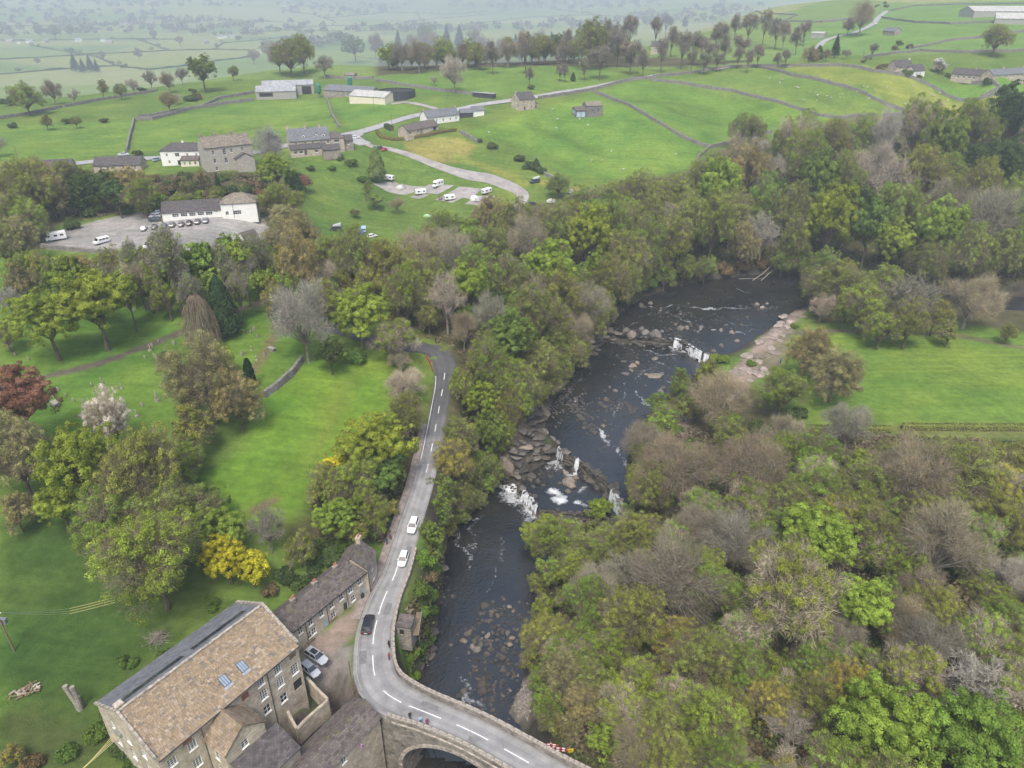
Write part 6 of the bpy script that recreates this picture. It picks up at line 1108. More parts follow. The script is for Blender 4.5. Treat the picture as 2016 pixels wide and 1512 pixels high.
def plant():
    by = {}
    for t in TREES: by.setdefault((KIND[t['kind']][3], t['zone']), []).append(t)
    for (wd, zn), ts in by.items():
        a = G(*ZONE[zn][0]); ts.sort(key=lambda t: (t['x']-a.x)**2+(t['y']-a.y)**2)
        for i, t in enumerate(ts): t['label'] = (nth(i+1)+' ' if len(ts) > 1 else '')+wd+' '+(ZONE[zn][1] if len(ts) > 1 else ZONE[zn][1].split(',')[0])
    r_ = random.Random(77); proto = {}
    for t in TREES:
        form, colr, name, wd = KIND[t['kind']]
        if t['r'] > (3.6 if t['zone'] in ('east', 'mill', 'glebe', 'gorge') else 5.2) and form+'L' in FORM: form += 'L'
        tz = {'mid': 1.25, 'gorge': 1.2, 'farbank': 1.3, 'church': 1.18, 'camp': .88}.get(t['zone'], 1.0)
        k = r_.randrange(len(FORM[form])); tm, cm, cz = FORM[form][k]; s_ = t['r']
        z = height(t['x'], t['y']); root = empty(name, (t['x'], t['y'], z-.05), r_.uniform(0, 6.28), (s_*r_.uniform(.88,1.15), s_*r_.uniform(.88,1.15), s_*tz*r_.uniform(.88,1.2)))
        tag(root, t['label'], 'shrub' if name == 'shrub' else 'tree', wd.split(' tree')[0].replace(' shrub', '')+(' shrubs ' if name == 'shrub' else ' trees ')+ZONE[t['zone']][1].split(',')[0])
        o = link('trunk', tm, root); o = link('crown', cm, root); j = r_.uniform(.84, 1.18); h_ = r_.uniform(-.10, .10)
        j *= .92; o.color = (colr[0]*j*(1+h_), colr[1]*j, colr[2]*j*(1-h_), 1)
plant()

# low growth of the woodland floor, too much to count
def undergrowth():
    rng = np.random.default_rng(9); lv = Leaves(); cs = []
    for pg, n_ in (([(1260,840),(1500,850),(2080,880),(2080,1620),(1110,1620),(1110,1440),(1060,1240),(1110,1080)], 15000), ([(1330,350),(1480,285),(2080,235),(2080,590),(1560,545),(1260,580),(1130,690),(1060,800),(960,930),(870,1000),(860,830),(885,680),(820,665),(560,560),(560,450),(760,500),(900,450),(1130,385)], 16000), ([(0,350),(300,350),(560,360),(560,410),(300,405),(110,445),(0,500)], 3500), ([(560,1060),(640,940),(770,830),(845,850),(825,960),(760,1060),(640,1085)], 2200), ([(800,1180),(850,1000),(880,1010),(865,1100),(860,1190),(840,1300),(800,1320)], 1600)):
        w = [G(*q) for q in pg]; xs = [q.x for q in w]; ys = [q.y for q in w]; x = rng.uniform(min(xs), max(xs), n_*4); y = rng.uniform(min(ys), max(ys), n_*4); k = inpoly(x, y, w); x, y = x[k][:n_], y[k][:n_]
        i = np.clip(np.searchsorted(XS, x)-1, 0, len(XS)-2); j = np.clip(np.searchsorted(YS, y)-1, 0, len(YS)-2); ok = RIVD[j, i] > 1.0
        dl = np.full(x.shape, 9.); d, _ = seg_dist(x, y, [q[:2] for q in LANE[::3]]); ok &= d > 4.4; ok &= vnoise(x, y, 7, 61) > -.22; x, y = x[ok], y[ok]; cs.append(np.stack([x, y, [height(a, b_) for a, b_ in zip(x, y)]], 1))
    c = np.concatenate(cs); k = np.repeat(np.arange(len(c)), 5); p = c[k]+np.stack([rng.normal(0, .45, len(k)), rng.normal(0, .45, len(k)), rng.uniform(.05, .9, len(k))], 1)
    pal = np.array([(.12,.16,.035),(.10,.12,.04),(.15,.12,.07),(.20,.165,.11),(.08,.12,.03),(.16,.17,.05)]); big = vnoise(c[:, 0], c[:, 1], 9, 62); t = pal[(np.clip(big+.5, 0, .99)*6).astype(int)][k]*rng.uniform(.7, 1.3, len(k))[:, None]
    lv.quads(p, unit(rng, len(p))*.7+np.array([0, 0, .6]), rng.uniform(.16, .42, len(p)), t, 0, rng)
    o = link('undergrowth', lv.mesh('undergrowth', [leafmat('undergrowth', .2, (1, 1, 1))])); tag(o, 'brambles, wild garlic and leaf litter covering the woodland floor', 'undergrowth', None, 'stuff')
undergrowth()
# ------------------------------------------------------------------ river rocks, ledges and falls
def rock_mesh(seed, flat=.6, sub=2, rough=.32):
    import bmesh
    bm = bmesh.new(); bmesh.ops.create_icosphere(bm, subdivisions=sub, radius=1); rng = np.random.default_rng(seed); F_ = rng.normal(size=(5, 3))*1.6; ph = rng.uniform(0, 6, 5); cut = unit(rng, 7); cd = rng.uniform(.55, .85, 7)
    for v in bm.verts:
        p = np.array(v.co); p = p*(1+rough*.5*sum(np.sin(F_[i] @ p+ph[i]) for i in range(5))/2.2)
        for c, d in zip(cut, cd):
            k = p @ c
            if k > d: p = p-c*(k-d)*.85
        v.co = (p[0], p[1]*.8, p[2]*flat)
    me = bpy.data.meshes.new('boulder'); bm.to_mesh(me); bm.free(); at = me.color_attributes.new('tint', 'FLOAT_COLOR', 'CORNER'); buf = []
    for p in me.polygons: t = rng.uniform(.8, 1.15); buf.extend((t, t, t, 1)*len(p.vertices))
    at.data.foreach_set('color', buf); me.materials.append(M['rock']); return me
ROCKS = [rock_mesh(200+i, .55+.12*(i % 3)) for i in range(6)]; SLABS = [rock_mesh(220+i, .2+.06*(i % 3), 2, .5) for i in range(5)]
RCOL = {'d': (.055,.049,.042), 'g': (.13,.118,.10), 't': (.19,.155,.12), 'p': (.27,.222,.188), 'm': (.085,.074,.058)}
RK = []
def rock(u, v, wpx, c, lv, zone, form=ROCKS, world=None, sink=.0):
    p = Vector(plane_pt(u, v, POOLS[lv][0])) if world is None else Vector(world); s_ = wpx*.5*depth(p)/FPX if world is None else wpx
    RK.append((p, s_, c, zone, form, sink))
RZ = {'low': ('boulder in the shallows above the bridge', plane_pt(900,1390,-12), 'bridge'), 'fall': ('rock around the lower falls', plane_pt(1137,905,-8), 'main spout'), 'mid': ('rock in the middle rapids', plane_pt(1137,905,-8), 'lower falls'), 'up': ('rock along the upper fall', plane_pt(1355,675,-5), 'upper fall'), 'shelf': ('flat pinkish slab of the bank shelf', plane_pt(1400,690,-5), 'fall'), 'bank': ('dark bedrock slab beside the lower falls', plane_pt(1137,905,-8), 'spout'), 'ubank': ('dark bedrock slab on the wooded bank', plane_pt(1200,680,-6), 'upper fall')}
for s_ in '952 1192 22 d;968 1205 15 m;979 1212 14 m;966 1222 13 m;942 1219 8 d;1003 1195 12 t;992 1181 8 g;1010 1204 9 t;923 1246 20 m;914 1262 17 t;930 1275 15 t;939 1279 22 g;947 1270 16 g;960 1252 14 t;956 1286 12 m;924 1286 11 g;969 1262 10 m;974 1235 13 d;951 1245 8 m;1000 1245 16 g;1009 1256 16 t;1004 1270 13 t;990 1296 18 d;1001 1300 10 d;955 1316 6 d;950 1346 24 d;952 1361 20 d;913 1361 18 m;905 1369 16 d;946 1331 10 d;966 1386 12 d;921 1386 12 d;976 1341 8 d;986 1351 8 d;971 1396 10 m;931 1311 6 d;986 1321 8 d;976 1301 8 d;991 1276 9 m;935 1262 10 m;948 1258 9 g;979 1250 8 d;1012 1285 9 d;1018 1240 8 g;1020 1330 8 g;1000 1330 8 d;990 1370 9 m;1004 1360 8 g;940 1400 9 d;962 1360 8 d;1015 1310 8 m'.split(';'):
    a = s_.split(); rock(float(a[0]), float(a[1]), float(a[2]), a[3], 1, 'low')
for s_ in '1120 948 30 t;1112 930 18 t;1134 941 15 t;1119 968 15 m;1126 958 16 t;1103 952 10 m;1060 950 16 d;1050 958 14 d;1070 955 10 d;1042 945 14 m;1085 900 18 d;1100 893 14 d;1130 915 16 d;1150 925 20 m;1165 935 22 d;1180 945 20 d;1195 958 18 d'.split(';'):
    a = s_.split(); rock(float(a[0]), float(a[1]), float(a[2]), a[3], 2, 'fall')
for s_ in '1232 736 20 g;1247 720 22 t;1229 712 16 m;1243 729 14 g;1255 716 12 t;1290 706 18 g;1285 741 34 t;1301 736 18 g;1272 737 14 t;1306 763 18 m;1300 770 12 g;1192 786 12 m;1211 769 10 g;1191 771 9 m;1226 796 9 d;1188 839 10 t;1191 828 8 m;1238 801 26 d;1250 806 20 d;1229 793 16 d;1245 812 18 d;1190 800 18 d;1182 795 14 d;1196 806 12 d;1118 797 12 d;1126 804 14 d;1133 811 14 d;1140 818 16 d;1147 825 16 d;1152 833 16 d;1158 840 18 d;1165 846 18 d;1172 851 16 d;1130 797 12 d;1138 806 14 d;1145 812 12 d;1150 842 14 m;1162 836 12 d;1175 843 12 d;1122 790 10 d;1145 800 10 d;1200 762 8 m;1204 790 8 d;1222 770 7 d;1178 808 9 d;1165 822 9 d;1132 785 9 m;1115 782 10 m;1270 760 8 m;1255 775 8 d;1320 700 10 m;1215 700 9 m'.split(';'):
    a = s_.split(); rock(float(a[0]), float(a[1]), float(a[2]), a[3], 3, 'mid', SLABS if float(a[2]) > 13 or a[3] == 'd' else ROCKS)
for s_ in '1244 660 26 t;1272 655 24 g;1290 659 24 g;1215 656 22 m;1303 652 14 g;1340 648 20 g;1352 646 14 t;1262 648 16 g;1232 650 16 m;1200 650 16 m;1262 602 18 m;1280 598 12 g;1330 640 10 m;1360 640 10 m;1380 645 10 g;1420 650 12 t;1440 655 14 t;1460 640 12 m;1430 640 9 m;1405 690 14 m;1420 680 16 g;1450 672 14 t;1300 612 8 m;1340 618 8 m;1490 600 14 p;1500 606 10 p;1510 598 8 p;1470 625 10 m;1320 650 14 d;1408 700 16 g'.split(';'):
    a = s_.split(); rock(float(a[0]), float(a[1]), float(a[2]), a[3], 4, 'up', SLABS if int(a[0]) % 2 else ROCKS)
def fill(pg, n_, lo, hi, cols, zone, lift=.05, seed=1):
    r_ = random.Random(seed); us = [q[0] for q in pg]; vs2 = [q[1] for q in pg]; k = 0
    while k < n_:
        u, v = r_.uniform(min(us), max(us)), r_.uniform(min(vs2), max(vs2))
        if not inpoly(np.array([u]), np.array([v]), pg)[0]: continue
        p = G(u, v); rock(0, 0, r_.uniform(lo, hi), r_.choice(cols), 0, zone, SLABS, (p.x, p.y, p.z+lift)); k += 1
fill([(990,935),(978,910),(1000,870),(1030,825),(1055,795),(1082,800),(1078,835),(1066,862),(1085,880),(1060,925),(1025,955)], 85, .7, 2.2, 'ddmmmg', 'bank', .15, 4)
rock(0, 0, 3.0, 't', 0, 'bank', ROCKS, tuple(G(1000,925))); rock(0, 0, 2.2, 't', 0, 'bank', SLABS, tuple(G(1035,880)))
fill([(1150,665),(1200,655),(1215,672),(1180,695),(1140,715),(1105,760),(1085,775),(1090,740)], 38, .8, 2.2, 'ddmg', 'ubank', .1, 5)
fill([q for q in SHELF], 60, .8, 2.4, 'pptp', 'shelf', .0, 6)
fill([(862,1180),(872,1130),(864,1090),(880,1050),(900,1025),(890,1015),(850,1060),(848,1180)], 22, .7, 1.6, 'ddm', 'ubank', .0, 7)
fill([(840,1305),(855,1250),(845,1240),(826,1320),(800,1335)], 10, .7, 1.5, 'ddm', 'ubank', .0, 8)
def ledge(px, ia, ib, label, dirn=(-.35,-1), seed=1, drop_=None):
    """broken bedrock face under a lip of water, from pool ia down to pool ib"""
    zt, zb = POOLS[ia][0], POOLS[ib][0]; d = Vector(dirn).normalized(); pl = dense([plane_pt(u, v, zt) for u, v in px], .3); root = empty('rock_ledge', (pl[0][0], pl[0][1], zt)); o0 = Vector((pl[0][0], pl[0][1], zt)); xs = np.array([q[0] for q in pl]); ys = np.array([q[1] for q in pl])
    n_ = 9; rows = []; mb = MB(); rg = np.random.default_rng(seed); top = .18*vnoise(xs, ys, 2.5, seed)+.35*np.maximum(vnoise(xs, ys, 4, seed+5), 0)-.05; step = rg.uniform(.0, .5, n_+1)
    for i, q in enumerate(pl):
        rw = [(q[0]-d.x*1.6-o0.x, q[1]-d.y*1.6-o0.y, -.35)]
        for k in range(n_+1):
            t = k/n_; z = top[i]-(zt-zb+.7)*t; zz = z*2.2; f = 1.0*t*(zt-zb)*.22+step[k]*.4*(t > 0)+.8*float(vnoise(xs[i:i+1]*1.0+k*.7, ys[i:i+1]+k*1.9, 1.6, seed+9)[0])*(.35+t)+.5*float(vnoise(xs[i:i+1], ys[i:i+1], 5, seed+2)[0])
            rw.append((q[0]+d.x*f-o0.x, q[1]+d.y*f-o0.y, z+.08*rg.normal()))
        rows.append(rw)
    for i in range(len(rows)-1):
        for k in range(n_+1): mb.add([rows[i][k], rows[i+1][k], rows[i+1][k+1], rows[i][k+1]], [(0,1,2,3)], 0, float(rg.uniform(.7,1.3)))
    ob = mb.build('bedrock', M['rock'], root); ob.color = (.07,.062,.048,1); tag(root, label, 'rock ledge', None, 'thing')
    for q in pl[::3]:
        for f0, zz in ((rg.uniform(-.9,.1), zt+.02), (rg.uniform(.6,2.2), zb+.0)):
            if rg.random() < .6: LEDGE_ROCKS.append(((q[0]+d.x*f0+rg.normal()*.3, q[1]+d.y*f0, zz), rg.uniform(.4,1.5 if ia == 3 else 1.0)))
LEDGE_ROCKS = []; rr_ = random.Random(3)
ledge([(1190,652),(1240,662),(1300,668),(1330,667),(1388,696),(1412,704)], 4, 3, 'dark rock ledge under the upper waterfall', seed=2)
ledge([(1064,862),(1090,868),(1112,893),(1140,905),(1205,958),(1240,1020)], 3, 2, 'dark mossy rock ledge holding back the lower falls', seed=3)
ledge([(1018,955),(1045,975),(1062,1003),(1110,1008),(1180,1010),(1240,1044)], 2, 1, 'low rock step where the lower falls enter the big pool', seed=4)
for q, sz_ in LEDGE_ROCKS: rock(0, 0, sz_, rr_.choice('ddmmg'), 0, 'fall' if q[1] < 190 else 'up', SLABS if rr_.random() < .6 else ROCKS, q)
byz = {}
for q in RK: byz.setdefault(q[3], []).append(q)
for zn, qs in byz.items():
    ph, a, wd = RZ[zn]; qs.sort(key=lambda q: (q[0].x-a[0])**2+(q[0].y-a[1])**2)
    for i, (p, s_, c, _, form, sink) in enumerate(qs):
        o = link('rock_slab' if form is SLABS else 'boulder', form[rr_.randrange(len(form))], None, (p.x, p.y, p.z-.02*s_), rr_.uniform(0, 6.28), (s_*rr_.uniform(.9,1.2), s_*rr_.uniform(.8,1.1), s_*rr_.uniform(1.0,1.5)))
        j = rr_.uniform(.8, 1.25); o.color = (*[x*j for x in RCOL[c]], 1); tag(o, nth(i+1)+' '+ph+', counting from the '+wd, 'rock', 'rocks: '+ph, 'thing')
def fall(px, ia, ib, label, throw=1.0, dirn=(-.35,-1), seed=1, gap=.0, parent=None):
    zt, zb = POOLS[ia][0], POOLS[ib][0]; d = Vector(dirn).normalized(); pl = dense([plane_pt(u, v, zt) for u, v in px], .13); rng = np.random.default_rng(seed); root = empty('waterfall', (pl[0][0], pl[0][1], zb)); o0 = (pl[0][0], pl[0][1], zb); mb = MB(); n_ = 10; rows = []
    nz = np.convolve(rng.normal(size=len(pl)+8), np.ones(6)/5, 'same')[:len(pl)]
    for i, q in enumerate(pl):
        rw = []
        for k in range(n_+1):
            t = k/n_; f = -.6+(throw+.2*nz[i]+1.5)*t+.35*t*t*throw; z = zt+.10-(zt-zb+.1)*max(0, (t-.3)/.7)**1.5
            rw.append((q[0]+d.x*f-o0[0]+.05*nz[i], q[1]+d.y*f-o0[1], z-o0[2]+.02*rng.normal()*t))
        rows.append(rw)
    i = 0
    while i < len(rows)-1:
        w_ = int(rng.integers(1, 4)); tn = float(rng.uniform(.78, 1.0)); k0 = int(rng.integers(0, 3)); k1 = n_-int(rng.integers(0, 3)); j1 = min(i+w_, len(rows)-1)
        for q in range(i, j1):
            for k in range(k0, k1): mb.add([rows[q][k], rows[q+1][k], rows[q+1][k+1], rows[q][k+1]], [(0,1,2,3)], 0, tn*(.75+.25*k/n_))
        i = j1+(int(rng.integers(1, 4)) if rng.random() < .03+gap*.6 else 0)
    mb.build('falling_water', M['fall'], root, True); tag(root, label, 'waterfall', 'waterfalls of the river', 'thing')
fall([(1328,666),(1346,671)], 4, 3, 'white veil of the upper fall farther from the pink shelf', 1.1, seed=1); fall([(1353,676),(1382,693)], 4, 3, 'widest white veil of the upper fall', 1.2, seed=2); fall([(1386,696),(1400,702)], 4, 3, 'thin streaming end of the upper fall beside the pink shelf', .7, seed=3, gap=.5)
fall([(1134,902),(1143,907)], 3, 2, 'narrow white spout of the lower falls above the brown boulder', 1.3, seed=4); fall([(1065,863),(1088,868)], 3, 2, 'broken cascade at the wooded end of the lower falls', 1.8, seed=5, gap=.25); fall([(1094,874),(1110,892)], 3, 2, 'thin trickles of the lower falls between cascade and spout', .8, seed=6, gap=.6); fall([(1204,957),(1222,985),(1240,1016)], 3, 1, 'big white cascade of the lower falls beside the trees', 2.4, seed=7)
fall([(1030,965),(1048,980),(1059,998)], 2, 1, 'low foaming step where the lower falls pour into the big pool', 1.0, seed=8); fall([(1075,912),(1083,908)], 2, 1, 'small white dribble behind the brown boulder', .2, seed=9, gap=.4) if False else None
# pebble bar and drift logs
rng = np.random.default_rng(12); pb = [Vector(G(u, v)) for u, v in [(1003,1408),(1018,1345),(1040,1335),(1050,1390),(1040,1425)]]; mb = MB()
for k in range(700):
    a = rng.dirichlet(np.ones(5)); q = sum((pb[i]*a[i] for i in range(5)), Vector((0,0,0))); c = pb[rng.integers(5)]; q = q.lerp(c, rng.random()*.55); s_ = rng.uniform(.08,.28); z = height(q.x, q.y); v = [(q.x+s_*math.cos(1.05*j+k)*rng.uniform(.7,1.2), q.y+s_*math.sin(1.05*j+k)*rng.uniform(.7,1.2), z+rng.uniform(-.02,.06)) for j in range(6)]; t = rng.uniform(.5,1.3)
    mb.add(v+[(q.x, q.y, z+s_*.7)], [(j, (j+1) % 6, 6) for j in range(6)], 0, (.22*t,.195*t,.165*t))
ob = mb.build('gravel', tinted('pebble', .9)); tag(ob, 'pale pebble bar at the river edge beside the bridge', 'gravel', None, 'stuff')
for pts, rd, lb in (([(1482,552,.2),(1500,540,1.2),(1520,522,3.2)], .22, 'pale fallen tree trunk leaning out of the upper pool'), ([(1498,553,.1),(1512,540,1.8),(1522,532,2.5)], .16, 'second slimmer trunk leaning beside the fallen tree'), ([(1455,549,.15),(1480,548,.2),(1505,548,.2)], .14, 'flat log floating at the edge of the upper pool'), ([(1450,568,.1),(1462,574,.5),(1478,578,.2)], .1, 'snagged branch sticking out of the upper pool')):
    mb = MB(); q = [Vector(plane_pt(u, v, POOLS[4][0]+h_)) for u, v, h_ in pts]; mb.tube(q, [rd, rd*.8, rd*.4], 6)
    for k in range(5): a = q[1].lerp(q[2], .2*k); mb.tube([a, a+Vector((rr_.uniform(-1,1), rr_.uniform(-1,1), rr_.uniform(-.1,1.2)))], [rd*.35, .02], 4)
    tag(mb.build('fallen_log', M['bark_grey']), lb, 'log')

# countless smaller stones breaking the rapids
rng = np.random.default_rng(44); mb = MB()
for lv_, pl, n_, wd in ((3, [(1110,775),(1140,805),(1178,852)], 130, 2.2), (3, [(1180,790),(1250,812)], 70, 2.0), (3, [(1225,715),(1300,740)], 60, 3.0), (3, [(1195,690),(1320,700)], 50, 3.0), (3, [(1090,835),(1110,770),(1150,720)], 110, 2.0), (4, [(1200,650),(1300,655),(1420,690)], 150, 2.2), (4, [(1250,600),(1330,620),(1450,640)], 130, 4.0), (4, [(1440,605),(1530,605)], 50, 1.5), (1, [(930,1250),(960,1285),(1000,1250)], 120, 2.2), (1, [(940,1340),(990,1390)], 90, 3.0), (1, [(1000,1200),(1020,1300),(1010,1380)], 120, 2.2), (1, [(960,1195),(985,1215)], 40, 1.6), (2, [(1050,935),(1110,915),(1180,955)], 90, 1.6), (1, [(862,1190),(868,1120)], 40, 1.0), (1, [(985,945),(1030,965)], 40, 1.2)):
    w3 = [Vector(plane_pt(u, v, POOLS[lv_][0])) for u, v in pl]
    for k in range(n_):
        i = rng.integers(len(w3)-1); q = w3[i].lerp(w3[i+1], rng.random())+Vector((rng.normal()*wd, rng.normal()*wd, 0)); s_ = rng.uniform(.15,.55); t = rng.uniform(.6,1.4); m_ = 6; a0 = rng.uniform(0, 6); hh = s_*rng.uniform(.25,.6)
        low = [(q.x+s_*math.cos(a0+1.047*j)*rng.uniform(.75,1.3), q.y+s_*math.sin(a0+1.047*j)*rng.uniform(.6,1.1), q.z-.1) for j in range(m_)]; up_ = [(q.x+(x-q.x)*.62, q.y+(y-q.y)*.62, q.z+hh*rng.uniform(.7,1.2)) for x, y, z in low]
        mb.add(low+up_, [(j, (j+1) % m_, m_+(j+1) % m_, m_+j) for j in range(m_)]+[tuple(range(m_, 2*m_))], 0, (.055*t,.048*t,.041*t))
ob = mb.build('river_rubble', tinted('rubble', .7, spec=.35)); tag(ob, 'countless small dark stones breaking the surface of the rapids', 'rubble', None, 'stuff')
# ------------------------------------------------------------------ vehicles
CARS = {}
def loft(mb, secs, m=0):
    n_ = len(secs[0]); v = [q for s_ in secs for q in s_]; f = []
    for i in range(len(secs)-1):
        for k in range(n_): f.append((i*n_+k, (i+1)*n_+k, (i+1)*n_+(k+1) % n_, i*n_+(k+1) % n_))
    f.append(tuple(range(n_))); f.append(tuple((len(secs)-1)*n_+k for k in reversed(range(n_)))); mb.add(v, f, m)
def ring(x, w_, z0, z1, c=.1): return [(x,-w_+c,z0),(x,-w_,z0+c*1.4),(x,-w_,z1-c*1.2),(x,-w_+c*1.3,z1),(x,w_-c*1.3,z1),(x,w_,z1-c*1.2),(x,w_,z0+c*1.4),(x,w_-c,z0)]
def wheels(root, xs, w_, r=.33):
    if 'wheel' not in CARS:
        mb = MB(); mb.tube([(0,-.11,0),(0,-.09,0),(0,.09,0),(0,.11,0)], [.27,.33,.33,.27], 14); a = mb.mesh('wheel', M['tyre']); mb = MB(); mb.tube([(0,-.118,0),(0,.118,0)], .19, 10); CARS['wheel'] = (a, mb.mesh('rim', M['metal']))
    for x in xs:
        for s_ in (-1, 1): o = link('wheel', CARS['wheel'][0], root, (x, s_*(w_-.12), r), None, r/.33); link('rim', CARS['wheel'][1], o)
def car_meshes(kind):
    if kind in CARS: return CARS[kind]
    L_, W, H_, hood, tail = {'hatch': (4.1,.87,1.48,.95,.15), 'suv': (4.5,.92,1.68,1.05,.1), 'estate': (4.7,.9,1.46,1.15,.1), 'saloon': (4.5,.88,1.44,1.1,.75), 'pickup': (5.1,.92,1.75,1.15,1.7)}[kind]
    sh = H_*.60; mb = MB(); h_ = L_/2
    loft(mb, [ring(-h_,W*.86,.38,sh*.82,.08), ring(-h_+.12,W*.97,.28,sh*.97), ring(-h_+.7,W,.22,sh), ring(h_-hood-.5,W,.2,sh), ring(h_-hood,W,.22,sh*.97), ring(h_-.35,W*.95,.25,sh*.80), ring(h_-.08,W*.86,.28,sh*.70,.08), ring(h_,W*.78,.34,sh*.6,.07)]); body = mb.mesh('body', M['paint'])
    mb = MB(); x0, x1 = -h_+.12+tail*.8, h_-hood-.05; t0, t1 = x0+.32+tail*.15, x1-.72
    loft(mb, [[(a,-b_,z),(a2,-b_,z),(a2,b_,z),(a,b_,z)] for a, a2, b_, z in ((x0,x1,W*.9,sh-.03),(t0,t1,W*.70,H_-.05))]); glass = mb.mesh('window', M['glass'])
    mb = MB(); loft(mb, [[(a,-b_,z),(a2,-b_,z),(a2,b_,z),(a,b_,z)] for a, a2, b_, z in ((t0-.04,t1+.05,W*.72,H_-.09),(t0,t1-.03,W*.70,H_-.015),(t0+.1,t1-.15,W*.6,H_+.01))])
    for s_ in (-1, 1):
        for (xa, xb) in ((x0+.02,t0+.02),((x0+x1)/2,(t0+t1)/2+.05),(x1-.04,t1-.02)): mb.hexa([(xa-.06,s_*W*.915,sh-.05),(xa+.06,s_*W*.915,sh-.05),(xa+.06,s_*W*.87,sh-.05),(xa-.06,s_*W*.87,sh-.05)], [(xb-.05,s_*W*.735,H_-.06),(xb+.05,s_*W*.735,H_-.06),(xb+.05,s_*W*.68,H_-.06),(xb-.05,s_*W*.68,H_-.06)])
    roof = mb.mesh('roof', M['paint']); mb = MB(); mb.box(-.06,-.17,-.07,.03,.17,.07); hl = mb.mesh('headlight', M['headlight']); mb = MB(); mb.box(-.03,-.13,-.12,.05,.13,.12); tl = mb.mesh('taillight', M['taillight']); mb = MB(); mb.box(-.08,-.1,-.05,.08,.1,.07); mi = mb.mesh('wing_mirror', M['paint']); mb = MB(); mb.box(-.02,-.26,-.06,.02,.26,.06); npm = mb.mesh('number_plate', M['signwhite'])
    CARS[kind] = (L_, W, H_, sh, hood, body, glass, roof, hl, tl, mi, npm); return CARS[kind]
WH, BK, SV, DK, BL = (.72,.72,.71), (.012,.012,.014), (.42,.43,.44), (.05,.055,.06), (.03,.06,.15)
def heading(a, c): pa, pc = G(*a), G(*c); return math.atan2(pc.y-pa.y, pc.x-pa.x)
def car(kind, u, v, to, colr, label, group=None, z=None, glassroof=False):
    L_, W, H_, sh, hood, body, glass, roof, hl, tl, mi, npm = car_meshes(kind); p = P(u, v, .6); rz = heading((u, v), to) if isinstance(to, tuple) else to
    zz = z if z is not None else height(p.x, p.y)+.03
    root = empty('car', (p.x, p.y, zz), rz); c4 = (*colr, 1)
    for nm, me in (('body', body), ('window', glass), ('roof', roof)): o = link(nm, me, root); o.color = c4
    if glassroof: mb = MB(); mb.box(-L_*.22,-W*.5,H_+.005,L_*.08,W*.5,H_+.025); mb.build('sunroof', M['glass'], root)
    for s_ in (-1, 1):
        o = link('headlight', hl, root, (L_/2-.06,s_*W*.62,sh*.62)); o = link('taillight', tl, root, (-L_/2,s_*W*.72,sh*.78)); o = link('wing_mirror', mi, root, (L_/2-hood-.35,s_*(W+.08),sh+.05)); o.color = c4
    link('number_plate', npm, root, (-L_/2-.01,0,sh*.55)); link('number_plate', npm, root, (L_/2+.01,0,sh*.42)); wheels(root, (L_/2-.8,-L_/2+.8), W)
    root.scale = (.94,)*3; tag(root, label, 'car', group); return root
def on_lane(kind, u, v, side, up, colr, label, **k):
    i = lane_idx(u, v, height(*P(u, v).xy)); q = off(i, side); p, t, nn = lane_frame(i); o = car(kind, u, v, math.atan2(t.y, t.x)+(0 if up else math.pi), colr, label, 'cars on the lane', q.z+.03, **k); o.location = (q.x, q.y, q.z+.02); return o
on_lane('suv', 808,1042,-.75,False,WH,'white people carrier driving down the lane behind another white car'); on_lane('hatch', 785,1106,-.75,False,WH,'white hatchback driving down the lane past the cottages'); on_lane('suv', 728,1232,1.25,True,BK,'black car driving up the lane opposite the stone hut')
car('estate', 622,1292,heading((608,1275),(638,1305)),SV,'silver car with sunroof parked beside the mill', z=-.25, glassroof=True); car('hatch', 611,1322,heading((605,1310),(618,1330)),SV,'pale car tucked behind the mill yard wall beside the bins', z=-.5)
for i, (u, v, k, c) in enumerate(((283,449,'saloon',SV),(304,446,'hatch',DK),(323,444,'hatch',BL),(339,442,'suv',(.16,.16,.155)),(357,441,'suv',(.12,.12,.12)),(373,439,'suv',BK),(389,436,'suv',(.08,.085,.09)),(405,434,'suv',(.16,.20,.24)))):
    car(k, u, v, heading((u, v), (u+7, v-14)), c, nth(i+1)+' car in the row before the pub, counting from the silver one', 'cars parked below the pub windows')
for u, v, k, c, lb in ((307,419,'hatch',WH,'white car at the back of the stack beside the pub end'), (305,425,'suv',WH,'white car in the middle of the stack beside the pub end'), (304,432,'suv',(.03,.05,.045),'dark car at the front of the stack beside the pub end')): car(k, u, v, R(185), c, lb, 'cars beside the pub end wall')
for u, v, k, c, lb, rz in ((757,294,'hatch',(.45,.03,.03),'red car parked at the campsite track entrance',60), (748,290,'hatch',DK,'dark car beside the red one at the campsite track',60), (867,389,'hatch',BK,'black car parked beside a single white caravan',95), (733,464,'hatch',WH,'small white car beside the blue tent',40), (310,314,'suv',(.25,.3,.36),'blue-grey car outside the white house',60), (243,304,'pickup',SV,'silver car on the upper road above the bungalows',10), (1048,400,'hatch',DK,'dark car half hidden under the campsite trees',20), (1726,46,'suv',WH,'white van on the far hill lane',60), (533,277,'suv',WH,'white car on the road behind the tall house',5), (796,258,'hatch',WH,'white car in the bungalow drive',80), (700,270,'hatch',WH,'white car in the hotel forecourt',30)): car(k, u, v, R(rz), c, lb)
